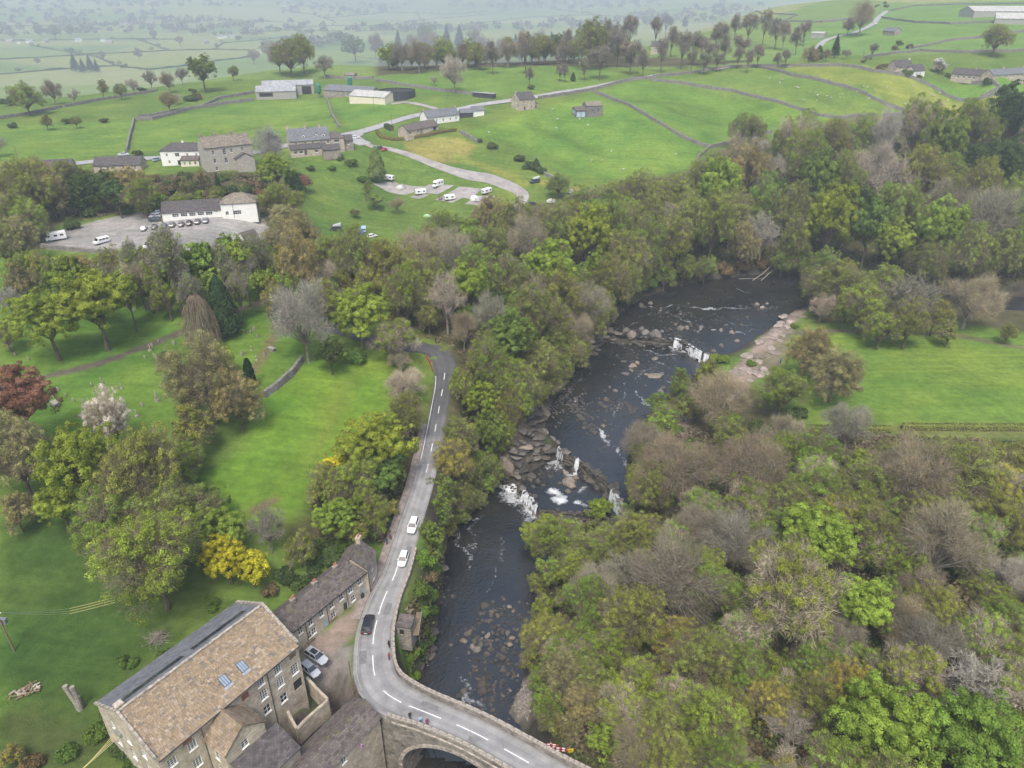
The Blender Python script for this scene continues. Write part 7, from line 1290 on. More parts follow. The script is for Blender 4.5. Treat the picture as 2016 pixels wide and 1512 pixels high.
def camper(kind, u, v, rz, label, colr=WH, awn=False):
    p = P(u, v, 1.2); root = empty({'caravan': 'caravan', 'motorhome': 'motorhome', 'van': 'campervan', 'poptop': 'campervan'}[kind], (p.x, p.y, height(p.x, p.y)+.05), R(rz)); c4 = (*colr, 1)
    def add(nm, mb, mat, col=None): o = mb.build(nm, M[mat], root); o.color = (col or colr)+(1,); return o
    def win(x0, x1, z0, z1, y): mb = MB(); mb.box(x0,min(y, y*1.02),z0,x1,max(y, y*1.02),z1); add('window', mb, 'glass')
    if kind == 'caravan':
        mb = MB(); loft(mb, [ring(-2.5,.98,.8,2.0,.2), ring(-2.35,1.08,.5,2.45,.16), ring(2.2,1.08,.5,2.5,.16), ring(2.5,1.0,.6,1.9,.2), ring(2.62,.92,.7,1.5,.2)]); add('body', mb, 'paint')
        for s_ in (-1, 1): win(-1.9,-1.0,1.35,1.95,s_*1.08); win(.6,1.5,1.35,1.95,s_*1.08)
        mb = MB(); mb.box(2.5,-.7,1.35,2.64,.7,1.9); add('window', mb, 'glass'); mb = MB(); mb.box(-2.56,-.7,1.3,-2.44,.7,1.9); add('window', mb, 'glass'); mb = MB(); mb.box(-.6,-1.1,.55,.1,-1.07,2.25); add('door', mb, 'signwhite'); mb = MB(); mb.tube([(2.4,.5,.5),(3.6,0,.5)], .05, 5); mb.tube([(2.4,-.5,.5),(3.6,0,.5)], .05, 5); add('tow_hitch', mb, 'metal'); wheels(root, (-.1,), 1.05, .32)
    elif kind == 'motorhome':
        mb = MB(); loft(mb, [ring(-3,1.05,.5,2.75,.15), ring(-2.9,1.1,.4,2.85,.12), ring(1.4,1.1,.4,2.85,.12), ring(1.5,1.1,.4,2.85,.12)]); add('body', mb, 'paint'); mb = MB(); loft(mb, [ring(1.35,1.08,1.95,2.9,.12), ring(2.1,1.02,1.95,2.75,.15), ring(2.4,.9,2.0,2.45,.15)]); add('overcab', mb, 'paint')
        mb = MB(); loft(mb, [ring(1.5,1.0,.35,1.95), ring(2.2,1.0,.35,1.3), ring(2.9,.95,.35,1.1), ring(3.1,.85,.4,.9)]); add('cab', mb, 'paint'); mb = MB(); mb.hexa([(2.15,-.86,1.28),(2.3,-.86,1.26),(2.3,.86,1.26),(2.15,.86,1.28)], [(1.55,-.84,1.96),(1.72,-.84,1.96),(1.72,.84,1.96),(1.55,.84,1.96)]); add('windscreen', mb, 'glass')
        for s_ in (-1, 1): win(-2.2,-1.2,1.5,2.1,s_*1.1); win(-.4,.6,1.5,2.1,s_*1.1)
        wheels(root, (2.2,-1.7), 1.05, .34)
    else:
        mb = MB(); loft(mb, [ring(-2.4,.92,.4,1.8,.12), ring(-2.3,.98,.3,2.0,.14), ring(1.2,.98,.3,2.02,.14), ring(1.75,.97,.3,1.15,.1), ring(2.35,.92,.3,1.0,.1), ring(2.5,.85,.4,.8,.08)]); add('body', mb, 'paint'); mb = MB(); mb.hexa([(1.68,-.86,1.2),(1.82,-.86,1.14),(1.82,.86,1.14),(1.68,.86,1.2)], [(1.22,-.82,1.95),(1.32,-.82,1.95),(1.32,.82,1.95),(1.22,.82,1.95)]); add('windscreen', mb, 'glass')
        for s_ in (-1, 1): win(-2.0,-1.1,1.25,1.75,s_*.98); win(-.9,0,1.25,1.75,s_*.98); win(.2,1.1,1.25,1.75,s_*.98)
        mb = MB(); mb.box(-2.44,-.75,1.25,-2.36,.75,1.75); add('window', mb, 'glass'); wheels(root, (1.6,-1.5), .97, .34)
        if kind == 'poptop': mb = MB(); mb.hexa([(-1.9,-.8,2.0),(1.0,-.8,2.0),(1.0,.8,2.0),(-1.9,.8,2.0)], [(-2.1,-.8,2.9),(.9,-.8,2.15),(.9,.8,2.15),(-2.1,.8,2.9)]); add('pop_top', mb, 'tent', (.45,.46,.46))
    if awn: mb = MB(); loft(mb, [[(-2.2,-1.1,.05),(1.8,-1.1,.05),(1.8,-1.1,2.3),(-2.2,-1.1,2.3)], [(-2.2,-3.6,.05),(1.8,-3.6,.05),(1.7,-3.4,1.8),(-2.1,-3.4,1.8)]]); add('awning', mb, 'tent', (.62,.63,.62))
    tag(root, label, 'caravan' if kind == 'caravan' else 'camper van', 'campers and caravans')
camper('motorhome',110,466,215,'white coachbuilt motorhome at the far end of the pub car park'); camper('van',199,472,235,'white campervan alone in the middle of the pub car park'); camper('van',297,480,240,'long white van at the near edge of the pub car park'); camper('caravan',765,350,160,'white caravan next to the tall poplar'); camper('motorhome',862,362,235,'white motorhome at the back of the campsite pitches'); camper('caravan',828,378,200,'white caravan with a pale awning on the campsite', awn=True); camper('caravan',885,389,20,'white caravan beside the black car'); camper('caravan',958,376,230,'white caravan partly hidden by a tan tree at the end pitch')
camper('poptop',1053,355,205,'dark campervan with raised roof below the field wall', DK); camper('poptop',1122,382,250,'pale campervan with raised roof at the wood edge',SV); camper('van',716,450,100,'pale blue van behind the blue tent',(.35,.45,.52)); camper('poptop',661,448,190,'dark off-roader with a pale roof tent on the grass', DK)
def tent(u, v, rx, ry, h_, colr, label, rz=0):
    p = G(u, v); root = empty('tent', tuple(p), rz); mb = MB(); n_ = 16; rows = []
    for j in range(6):
        t = j/5*math.pi/2; rows.append([(rx*math.cos(t)*math.cos(6.28*k/n_)*(1+.06*math.cos(6.28*k/n_*4)), ry*math.cos(t)*math.sin(6.28*k/n_)*(1+.06*math.cos(6.28*k/n_*4)), h_*math.sin(t)+.02) for k in range(n_)])
    for j in range(5):
        for k in range(n_): mb.add([rows[j][k], rows[j][(k+1) % n_], rows[j+1][(k+1) % n_], rows[j+1][k]], [(0,1,2,3)])
    o = mb.build('canopy', M['tent'], root); o.color = (*colr, 1); mb = MB(); mb.hexa([(rx*.5,-ry*.5,.03),(rx*1.25,-ry*.45,.03),(rx*1.25,ry*.45,.03),(rx*.5,ry*.5,.03)], [(rx*.5,-ry*.45,h_*.75),(rx*1.1,-ry*.4,h_*.6),(rx*1.1,ry*.4,h_*.6),(rx*.5,ry*.45,h_*.75)]); o = mb.build('porch', M['tent'], root); o.color = (*[x*.7 for x in colr], 1); tag(root, label, 'tent')
tent(706,460,2.6,2.1,2.0,(.10,.13,.26),'blue dome tent beside the pale van',R(-80)); tent(788,372,2.2,1.6,1.9,(.42,.41,.38),'grey awning tent beside the bare campsite bush',R(20)); tent(934,393,2.6,2.0,2.0,(.62,.62,.60),'white awning tent half under the tan tree',R(-60)); tent(841,427,1.6,1.2,1.2,(.35,.55,.25),'pale green tent top behind the campsite trees',0); tent(1085,398,2.2,1.6,1.6,(.40,.40,.38),'grey tent under the bare campsite tree',0)
# ------------------------------------------------------------------ people
def skin(verts, edges, radii):
    me = bpy.data.meshes.new('skeleton'); me.from_pydata(verts, edges, []); o = bpy.data.objects.new('skeleton', me); COL.objects.link(o); o.modifiers.new('skin', 'SKIN')
    for i, r in enumerate(radii): me.skin_vertices[0].data[i].radius = (r, r*.85) if isinstance(r, float) else r
    me.skin_vertices[0].data[0].use_root = True; s_ = o.modifiers.new('sub', 'SUBSURF'); s_.levels = 1; dg = bpy.context.evaluated_depsgraph_get(); out = bpy.data.meshes.new_from_object(o.evaluated_get(dg)); bpy.data.objects.remove(o); return out
PV = [(0,0,.92),(0,0,1.15),(0,.0,1.38),(0,.01,1.5),(0,.03,1.62),(0,.03,1.72),(.1,0,.86),(.12,.02,.48),(.12,0,.08),(.12,.14,.04),(-.1,0,.86),(-.11,-.02,.48),(-.11,-.06,.08),(-.11,.08,.04),(.19,0,1.4),(.26,-.02,1.14),(.22,.14,.95),(.2,.2,.9),(-.19,0,1.4),(-.27,0,1.13),(-.24,.12,.92),(-.23,.17,.86)]
PE = [(0,1),(1,2),(2,3),(3,4),(4,5),(0,6),(6,7),(7,8),(8,9),(0,10),(10,11),(11,12),(12,13),(2,14),(14,15),(15,16),(16,17),(2,18),(18,19),(19,20),(20,21)]
PR = [.15,.145,.15,.06,.095,.085,.1,.07,.05,.045,.1,.07,.05,.045,.07,.05,.04,.035,.07,.05,.04,.035]
person_me = skin(PV, PE, PR)
def person(loc, rz, top, legs, hair, label, s_=1.0):
    me = person_me.copy(); me.materials.clear(); me.materials.append(M['cloth']); at = me.color_attributes.new('tint', 'FLOAT_COLOR', 'CORNER'); buf = []; vs_ = me.vertices
    for p in me.polygons:
        c = p.center; z = c.z; q = legs if z < .93 else top
        if z > 1.5: q = (.45,.29,.21) if (c.y > .06 and z < 1.7) else hair
        if z < .1: q = (.03,.03,.03)
        if .8 < z < .95 and abs(c.x) > .17: q = (.45,.29,.21)
        buf.extend((*q, 1)*len(p.vertices))
    at.data.foreach_set('color', buf); me.polygons.foreach_set('use_smooth', [True]*len(me.polygons)); o = link('person', me, None, loc, rz, s_); tag(o, label, 'person'); return o
def at_lane(u, v, side): i = lane_idx(u, v, .5); q = off(i, side); return (q.x, q.y, q.z+.02)
ib_ = lane_idx(842,1404,.5); NV, PU, RD, DKC, BR, LB = (.03,.04,.09), (.16,.04,.14), (.35,.05,.06), (.03,.03,.03), (.06,.035,.02), (.30,.42,.55)
for u, top, legs, lb, sd in ((808,DKC,NV,'person in black at the bridge parapet, closest to the mill',1.95), (826,LB,NV,'person in pale blue standing between two others at the parapet',2.0), (846,PU,RD,'person in purple and red at the parapet, farthest from the mill',1.9)): person(at_lane(u, 1416, sd), R(205), top, legs, BR, lb)
for u, v, top, legs, lb, sd in ((771,1268,DKC,DKC,'person in dark clothes leaning on the riverside wall by the hut',-2.7), (774,1290,RD,NV,'person in a red top beside the riverside wall',-2.6), (757,1072,NV,NV,'person in dark blue walking on the footway above the cottages',3.3), (766,1066,PU,DKC,'person in purple walking on the footway above the cottages',2.9), (903,712,DKC,DKC,'person in dark clothes at the outside of the lane bend',-4.2)): person(at_lane(u, v, sd), R(rr_.uniform(0, 360)), top, legs, BR, lb)
for u, v, top, lb in ((1473,716,NV,'person in dark blue standing on the pink rock shelf'), (1536,716,(.04,.10,.30),'person in bright blue on the worn grass above the shelf'), (1577,680,(.4,.4,.4),'person in grey by the tan meadow tree')): person(tuple(G(u, v)), R(rr_.uniform(0, 360)), top, DKC, BR, lb)
# ------------------------------------------------------------------ sheep
sheep_me = skin([(0,0,.55),(.35,0,.58),(-.38,0,.56),(.52,0,.75),(.68,0,.78),(.8,0,.7),(.3,.14,.3),(.3,.14,.04),(.3,-.14,.3),(.3,-.14,.04),(-.32,.14,.3),(-.34,.14,.04),(-.32,-.14,.3),(-.34,-.14,.04),(.66,.12,.84),(.66,-.12,.84)], [(0,1),(0,2),(1,3),(3,4),(4,5),(1,6),(6,7),(1,8),(8,9),(2,10),(10,11),(2,12),(12,13),(4,14),(4,15)], [.32,.28,.27,.13,.1,.07,.07,.04,.07,.04,.08,.04,.08,.04,.03,.03]); sheep_me.materials.append(M['wool'])
def flock(px, phrase, anchor, what):
    ps = sorted([G(*q) for q in px], key=lambda p: (p-G(*anchor)).length)
    for i, p in enumerate(ps): tag(link('sheep', sheep_me, None, tuple(p), rr_.uniform(0, 6.28), rr_.uniform(.95,1.2)), nth(i+1)+' white sheep '+phrase+', counting from the '+what, 'sheep', 'sheep '+phrase)
flock([(1515,155),(1535,163),(1536,165),(1568,172),(1572,174),(1582,199),(1609,189),(1608,199),(1628,191),(1636,194),(1657,187),(1654,195),(1595,184),(1540,158)], 'in the middle pasture', (1480,130), 'roadside corner')
flock([(1700,171),(1707,173),(1745,174),(1797,171),(1817,183),(1834,189),(1849,184),(1838,190),(1781,206),(1796,205),(1816,206),(1865,199),(1900,222),(1711,195),(1757,178),(1687,182),(1710,196),(1955,215),(1925,210),(1888,215)], 'in the yellow-green pasture', (1790,153), 'dormer house')
flock([(963,262),(1203,300),(1165,318),(1185,318),(1228,335),(1097,236),(1096,254),(1157,248),(1141,236),(1087,217),(1330,305)], 'in the barn field', (1150,225), 'stone barn')
flock([(1735,60),(1765,65),(1775,66),(1740,68)], 'on the far hill', (1750,60), 'small barn')
# ------------------------------------------------------------------ churchyard stones
GS = []
mb = MB(); n_ = 8; pr_ = [(-.35,0)]+[(-.35+.0*k, .75) for k in range(1)]+[(-.35*math.cos(math.pi*k/n_), .75+.3*math.sin(math.pi*k/n_)) for k in range(1, n_)]+[(.35,.75),(.35,0)]
mb.add([(x,-.06,z-.1) for x, z in pr_]+[(x,.06,z-.1) for x, z in pr_], [tuple(range(len(pr_))), tuple(reversed(range(len(pr_), 2*len(pr_))))]+[(i, i+len(pr_), (i+1) % len(pr_)+len(pr_), (i+1) % len(pr_)) for i in range(len(pr_))]); GS.append(mb.mesh('headstone', M['greystone']))
mb = MB(); mb.box(-.3,-.3,-.1,.3,.3,.3); mb.box(-.09,-.07,.3,.09,.07,1.5); mb.box(-.36,-.07,1.0,.36,.07,1.18); GS.append(mb.mesh('stone_cross', M['coping']))
mb = MB(); mb.box(-.9,-.4,-.1,.9,.4,.6); mb.box(-1,-.5,.6,1,.5,.72); GS.append(mb.mesh('chest_tomb', M['greystone']))
mb = MB(); mb.box(-.35,-.35,-.1,.35,.35,.5); mb.hexa([(-.22,-.22,.5),(.22,-.22,.5),(.22,.22,.5),(-.22,.22,.5)], [(-.1,-.1,2.6),(.1,-.1,2.6),(.1,.1,2.6),(-.1,.1,2.6)]); GS.append(mb.mesh('obelisk', M['coping']))
gp = [(62,535,3),(112,532,3),(75,548,2),(33,552,0),(22,568,0),(15,540,1),(5,590,0),(200,788,2),(210,775,1),(110,798,2),(165,823,2),(240,765,1),(245,800,3),(310,790,3),(130,780,0),(145,790,0),(115,770,0),(180,760,0),(200,830,0),(285,705,0),(303,702,0),(312,720,3),(25,720,0),(30,700,0),(495,690,1),(500,650,0),(535,690,2),(520,700,0),(480,655,0),(350,640,0),(270,820,1)]
r_ = random.Random(8)
for _ in range(38):
    u, v = r_.choice([(r_.uniform(60,330), r_.uniform(740,840)), (r_.uniform(0,60), r_.uniform(530,740)), (r_.uniform(230,420), r_.uniform(600,700)), (r_.uniform(460,540), r_.uniform(620,720)), (r_.uniform(0,140), r_.uniform(525,580))]); gp.append((u, v, r_.choices((0,1,2),(8,1,1))[0]))
bk = {}
for u, v, k in gp: bk.setdefault(k, []).append(G(u, v))
a = G(0,800)
for k, ps in bk.items():
    nm, wd = (('headstone', 'grey upright headstone'), ('stone_cross', 'pale stone cross'), ('chest_tomb', 'low stone chest tomb'), ('obelisk', 'slender stone obelisk'))[k]
    for i, p in enumerate(sorted(ps, key=lambda p: (p-a).length)): o = link(nm, GS[k], None, tuple(p), R(-35)+r_.uniform(-.25,.25), r_.uniform(.9,1.25)); o.rotation_euler.x = r_.uniform(-.08,.08); tag(o, nth(i+1)+' '+wd+' in the churchyard, counting from the copper beech', 'gravestone', wd+'s of the churchyard')
# ------------------------------------------------------------------ hedges
def hedge(px, h_, w_, colr, label, lift=0):
    pl = dense([G(*q) for q in px], .35); rng = np.random.default_rng(len(px)); lv = Leaves(); c = np.array(pl); k = np.repeat(np.arange(len(c)), int(26*h_*w_)+14); n_ = len(k); t = np.gradient(c[:, :2], axis=0); t /= np.linalg.norm(t, axis=1)[:, None]+1e-9; nn = np.stack([-t[:, 1], t[:, 0]], 1)[k]; s_ = rng.uniform(-1, 1, n_); z = rng.random(n_)**.6*h_; edge = rng.random(n_) < .5; s_ = np.where(edge, np.sign(s_), s_); z = np.where(edge, z, h_)+rng.normal(0, .06, n_); p = c[k].copy(); p[:, :2] += nn*(s_*w_)[:, None]+rng.normal(0, .1, (n_, 2)); p[:, 2] += z
    lv.quads(p, np.concatenate([nn*s_[:, None], np.ones((n_, 1))*.5], 1)+unit(rng, n_)*.6, rng.uniform(.1,.22, n_), tints(n_, rng), 0, rng); root = empty('hedge', tuple(pl[0])); me = lv.mesh('foliage', [M['leaf']]); o = link('foliage', me, root); o.location = (-pl[0][0], -pl[0][1], -pl[0][2]); o.color = (*colr, 1)
    mb = MB(); wall_strip(mb, [(q[0]-pl[0][0], q[1]-pl[0][1], q[2]-pl[0][2]) for q in pl[::4]+[pl[-1]]], h_*.92, w_*.8, w_*.8, .03, .1, 1); o = mb.build('stems', M['bark'], root); tag(root, label, 'hedge')
hedge([(1775,845),(1850,846),(1950,847),(2060,848)], 1.5, .7, (.20,.23,.055), 'clipped hedge along the bottom of the riverside meadow'); hedge([(1590,848),(1660,850),(1752,850)], 1.4, .7, (.20,.23,.055), 'shorter hedge section beyond the meadow gateway'); hedge([(742,262),(750,272),(775,277),(810,274),(850,267),(898,258)], 1.5, .7, (.22,.19,.05), 'golden clipped hedge around the L-shaped bungalow'); hedge([(760,252),(772,258)], 2.2, 1.2, (.06,.10,.03), 'dark block hedge in the bungalow garden')
# ------------------------------------------------------------------ posts, wires, signs, furniture
def pole(u, v, h_, label, arms=True, name='utility_pole', r_=.13, mat='timber', world=None):
    p = G(u, v) if world is None else Vector(world); root = empty(name, tuple(p)); mb = MB(); mb.tube([(0,0,-.5),(0,0,h_)], [r_*1.1, r_*.75], 8); mb.build('post', M[mat], root)
    if arms: mb = MB(); mb.box(-.7,-.06,h_-.55,.7,.06,h_-.43); mb.build('crossarm', M[mat], root)
    for x in ((-.6, 0, .6) if arms else ()): mb = MB(); mb.tube([(x,0,h_-.43),(x,0,h_-.2)], .05, 6); mb.build('insulator', M['signwhite'], root)
    tag(root, label, 'pole'); return root, p, h_
po = pole(28,1282,8.5,'timber pole carrying a transformer in the mill meadow'); mb = MB(); mb.box(-.5,.15,5.6,.5,.75,6.5); mb.build('transformer', M['metal'], po[0])
pl2 = pole(697,1372,8,'plain timber pole at the road junction beside the mill', False, mat='timber')
for u, v, h_, lb in ((121,258,9,'pale pole in the pasture beside the rim bushes'),(772,249,7,'lamp pole at the bungalow corner'),(1695,130,9,'wire pole above the roadside wall'),(1247,155,7,'signpost pole at the road junction wall'),(737,220,8,'pole in front of the cream barn'),(38,320,7,'street lamp at the village edge'),(270,238,2.4,'stone gate stoop at the wall junction')): pole(u, v, h_, lb, h_ > 7.5)
def wire(pts, rad, label, mat='cable', sag=.3, name='overhead_cable'):
    mb = MB(); pts = [Vector(q) for q in pts]; out = []
    for a, c in zip(pts[:-1], pts[1:]):
        for k in range(8): t = k/8; q = a.lerp(c, t); q.z -= sag*4*t*(1-t); out.append(q)
    out.append(pts[-1]); mb.tube(out, rad, 4); return tag(mb.build(name, M[mat]), label, 'cable', 'overhead cables', 'thing')
mlm = ml.root.matrix_basis
for k in range(4):
    a = mlm @ Vector((-.25,9.3+.35*k,eh-2.6)); c = Vector(plane_pt(100+16*k,1565-12*k,5.0)); wire([a, c], .028, nth(k+1)+' yellow-sleeved cable from the mill gable, counting outwards', sag=.2)
mb = MB(); mb.box(-.35,9.2,eh-2.9,-.02,10.6,eh-2.3); o = mb.build('cable_bracket', M['metal'], ml.root)
for k in range(3): wire([plane_pt(137,1198+5*k,8), plane_pt(226,1176+5*k,8.6)], .03, nth(k+1)+' yellow-sleeved cable stretch over the meadow, counting from the tree', sag=.05); wire([po[1]+Vector((-.6+.6*k,0,8.3)), plane_pt(137,1198+5*k,8)], .012, nth(k+1)+' thin wire from the transformer pole, counting from the tree', 'metal', .3)
def sign(loc, rz, parts, label, h_=1.6, cat='sign', name='road_sign'):
    root = empty(name, loc, rz); mb = MB(); mb.tube([(0,.03,-.2),(0,.03,h_)], .035, 6); mb.build('post', M['metal'], root)
    for nm, vsx, mat, y in parts: mb = MB(); n_ = len(vsx); mb.add([(x,y,z) for x, z in vsx]+[(x,y-.02,z) for x, z in vsx], [tuple(range(n_)), tuple(reversed(range(n_, 2*n_)))]+[(i, (i+1) % n_, (i+1) % n_+n_, i+n_) for i in range(n_)]); mb.build(nm, M[mat], root)
    tag(root, label, cat)
def tri(c, s_): return [(-s_,c-s_*.75),(s_,c-s_*.75),(0,c+s_*.95)]
zr = height(*G(1095,1470).xy); wp = lambda u, v: tuple(Vector((*plane_pt(u, v, .4)[:2], height(*plane_pt(u, v, .4)[:2]))))
sign(wp(1084,1464), R(10), [('plate', tri(1.0,.5), 'signred', 0), ('panel', tri(.99,.34), 'signwhite', -.025), ('symbol', [(-.05,.85),(.05,.85),(.05,1.08),(-.05,1.08)], 'darkframe', -.05)], 'red triangular roadworks sign at the wooded end of the bridge')
for u, v, lb in ((1085,1472,'red and white plastic barrier nearest the parapet end'), (1104,1476,'second red and white plastic barrier beside the yellow sign')):
    root = empty('road_barrier', wp(u, v), R(-5))
    for z in (.35, .85):
        for k in range(5): mb = MB(); mb.box(-1+.4*k,-.02,z,-.6+.4*k,.02,z+.25); mb.build('stripe_board', M['signred' if k % 2 == 0 else 'signwhite'], root)
    for x in (-.8, .8): mb = MB(); mb.box(x-.2,-.3,0,x+.2,.3,.1); mb.box(x-.03,-.03,.1,x+.03,.03,1.1); mb.build('foot', M['tyre'], root)
    tag(root, lb, 'barrier')
sign(wp(1122,1470), R(5), [('plate', [(-.55,.5),(.55,.5),(.55,1.3),(-.55,1.3)], 'signyellow', 0)]+[('lettering', [(x,.78),(x+.09,.78),(x+.09,1.05),(x,1.05)], 'darkframe', -.03) for x in (-.32,-.15,.02,.19)], 'yellow temporary road sign among the bridge-end trees'); sign(wp(1110,1462), R(0), [('plate', [(-.3,.7),(.3,.7),(.3,1.2),(-.3,1.2)], 'greenbin', 0)], 'small green sign behind the roadworks barriers')
q = at_lane(766,1026,3.6); sign((q[0], q[1], q[2]+.1), R(-10), [('plate', tri(1.9,.42), 'signred', 0), ('panel', tri(1.89,.28), 'signwhite', -.025)], 'triangular warning sign on the footway above the cottages', 2.1); q = at_lane(825,873,4.0); sign((q[0], q[1], q[2]+.1), R(-10), [('plate', tri(1.9,.42), 'signred', 0), ('panel', tri(1.89,.28), 'signwhite', -.025)], 'triangular warning sign halfway up the lane', 2.1)
# red plastic fence at the bend
root = empty('safety_fence', tuple(off(lane_idx(845,700,9*S), 0))); o0 = root.location.copy(); ii = [i for i in range(lane_idx(872,735,7.8*S), lane_idx(842,688,10*S))]; pts = [off(i, LANE[i][3]+.5, .1)-o0 for i in ii]
for k, (a, c) in enumerate(zip(pts[:-1], pts[1:])):
    mb = MB(); mb.hexa([(a.x,a.y,a.z),(c.x,c.y,c.z),(c.x+.04,c.y+.03,c.z),(a.x+.04,a.y+.03,a.z)], [(a.x,a.y,a.z+.95),(c.x,c.y,c.z+.95),(c.x+.04,c.y+.03,c.z+.95),(a.x+.04,a.y+.03,a.z+.95)]); mb.build('panel', M['signred'], root)
tag(root, 'low red plastic safety fence round the lane bend', 'fence', None, 'thing')
def picnic(u, v, rz, label):
    root = empty('picnic_table', tuple(G(u, v)), rz)
    for k in range(5): mb = MB(); mb.box(-.9,-.38+.155*k,.72,.9,-.24+.155*k,.77); mb.build('plank', M['timber'], root)
    for s_ in (-1, 1): mb = MB(); mb.box(-.9,s_*.72-.13,.42,.9,s_*.72+.13,.46); mb.build('bench', M['timber'], root)
    for x in (-.6, .6): mb = MB(); mb.tube([(x,-.75,0),(x,-.2,.72)], .05, 4); mb.tube([(x,.75,0),(x,.2,.72)], .05, 4); mb.box(x-.04,-.75,.36,x+.04,.75,.42); mb.build('leg_frame', M['timber'], root)
    root.scale = (1.25,)*3; tag(root, label, 'picnic table')
picnic(1690,768,.3,'wooden picnic table standing in the open meadow'); picnic(1581,813,.5,'wooden picnic table half behind the green meadow tree')
root = empty('timber_shelter', tuple(G(1442,905)), R(20))
for k in range(6): mb = MB(); mb.box(-1.4,-.9+.32*k,.05+.04*k,1.4,-.62+.32*k,.12+.04*k); mb.build('plank', M['timber'], root)
for x in (-1.35, 1.3): mb = MB(); mb.box(x,1.0,0,x+.1,1.1,1.2); mb.build('post', M['timber'], root)
mb = MB(); mb.box(-1.35,1.02,1.0,1.4,1.08,1.1); mb.build('rail', M['timber'], root); tag(root, 'stepped timber bridge on the brown woodland path', 'steps'); sign(tuple(G(1457,895)), R(30), [('plate', [(-.5,.7),(.5,.7),(.5,1.3),(-.5,1.3)], 'signwhite', 0)], 'white information board beside the timber steps', 1.2)
for u, v, mat, lb in ((632,1342,'bluebin','blue wheeled bin beside the mill yard wall'), (631,1352,'greenbin','green wheeled bin beside the mill yard wall'), (668,1208,'tyre','black bin on the cottage forecourt'), (713,1175,'dark','black planter by the last cottage door')):
    p = plane_pt(u, v, .3); root = empty('wheeled_bin', (p[0], p[1], height(p[0], p[1])), .6); mb = MB(); mb.hexa([(-.25,-.3,.08),(.25,-.3,.08),(.25,.3,.08),(-.25,.3,.08)], [(-.3,-.36,1.0),(.3,-.36,1.0),(.3,.36,1.0),(-.3,.36,1.0)]); mb.build('body', M[mat], root); mb = MB(); mb.hexa([(-.32,-.4,1.0),(.32,-.4,1.0),(.32,.4,1.0),(-.32,.4,1.0)], [(-.28,-.36,1.1),(.28,-.36,1.1),(.28,.36,1.06),(-.28,.36,1.06)]); mb.build('lid', M[mat], root); tag(root, lb, 'bin')
# log pile, brush heap, pollard stump in the mill meadow
p = G(52,1362); root = empty('log_pile', tuple(p), R(35)); r_ = random.Random(4)
for k in range(46): mb = MB(); L_ = r_.uniform(.5,1.1); x, y, z = r_.gauss(0,1.0), r_.gauss(0,.5), .12+abs(r_.gauss(0,.16)); a = r_.uniform(0,3.14); mb.tube([(x-math.cos(a)*L_/2,y-math.sin(a)*L_/2,z),(x+math.cos(a)*L_/2,y+math.sin(a)*L_/2,z+r_.uniform(-.1,.2))], r_.uniform(.08,.16), 6); mb.build('log', plain_log if k else M['timber'], root) if False else mb.build('log', M['timber' if k % 3 else 'coping'], root)
tag(root, 'pile of cut logs lying on the meadow grass', 'log pile')
p = G(312,1258); root = empty('brush_heap', tuple(p)); mb = MB()
for k in range(220): a = r_.uniform(0,6.28); rd = abs(r_.gauss(0,.9)); z = max(.05, 1.0-rd*.6)*r_.random(); b_ = r_.uniform(0,6.28); L_ = r_.uniform(.6,1.6); mb.tube([(rd*math.cos(a),rd*math.sin(a),z),(rd*math.cos(a)+L_*math.cos(b_),rd*math.sin(a)+L_*math.sin(b_),z+r_.uniform(-.2,.5))], [.035,.01], 3)
o = mb.build('branches', M['bark_grey'], root); o['kind'] = 'stuff'; tag(root, 'heap of brushwood on the grass behind the mill', 'brush heap')
p = G(158,1396); root = empty('pollard_tree', tuple(p)); mb = MB(); mb.tube([(0,0,-.2),(-.3,.1,1.2),(-.8,.25,2.8),(-1.1,.3,4.6)], [.5,.4,.36,.4], 9); mb.build('trunk', M['bark_grey'], root); mb = MB(); mb.tube([(.1,0,-.2),(.3,-.05,1.4),(.35,-.1,3.0),(.2,-.1,4.9)], [.45,.38,.33,.36], 9); mb.build('trunk', M['bark_grey'], root)
mb = MB(); [mb.tube([(.3,-.1,2.6),(.3+.5*math.cos(k),-.1+.5*math.sin(k),3.0)], [.14,.12], 6) for k in (0, 2.2)]; mb.build('stub', M['bark_grey'], root); tag(root, 'forked pollarded trunk with no branches behind the mill', 'tree stump')
# timber fence at the pub yard edge
root = empty('timber_fence', tuple(G(205,408))); a, c = G(205,408), G(262,400)
for k in range(9): q = a.lerp(c, k/8)-a; mb = MB(); mb.box(q.x-.06,q.y-.06,-.2+q.z,q.x+.06,q.y+.06,1.4+q.z); mb.build('post', M['timber'], root)
for z in (.5, 1.1): mb = MB(); d = c-a; mb.hexa([(0,0,z),(d.x,d.y,d.z+z),(d.x,d.y+.06,d.z+z),(0,.06,z)], [(0,0,z+.15),(d.x,d.y,d.z+z+.15),(d.x,d.y+.06,d.z+z+.15),(0,.06,z+.15)]); mb.build('rail', M['timber'], root)
tag(root, 'pale post and rail fence behind the pub car park', 'fence', None, 'thing')
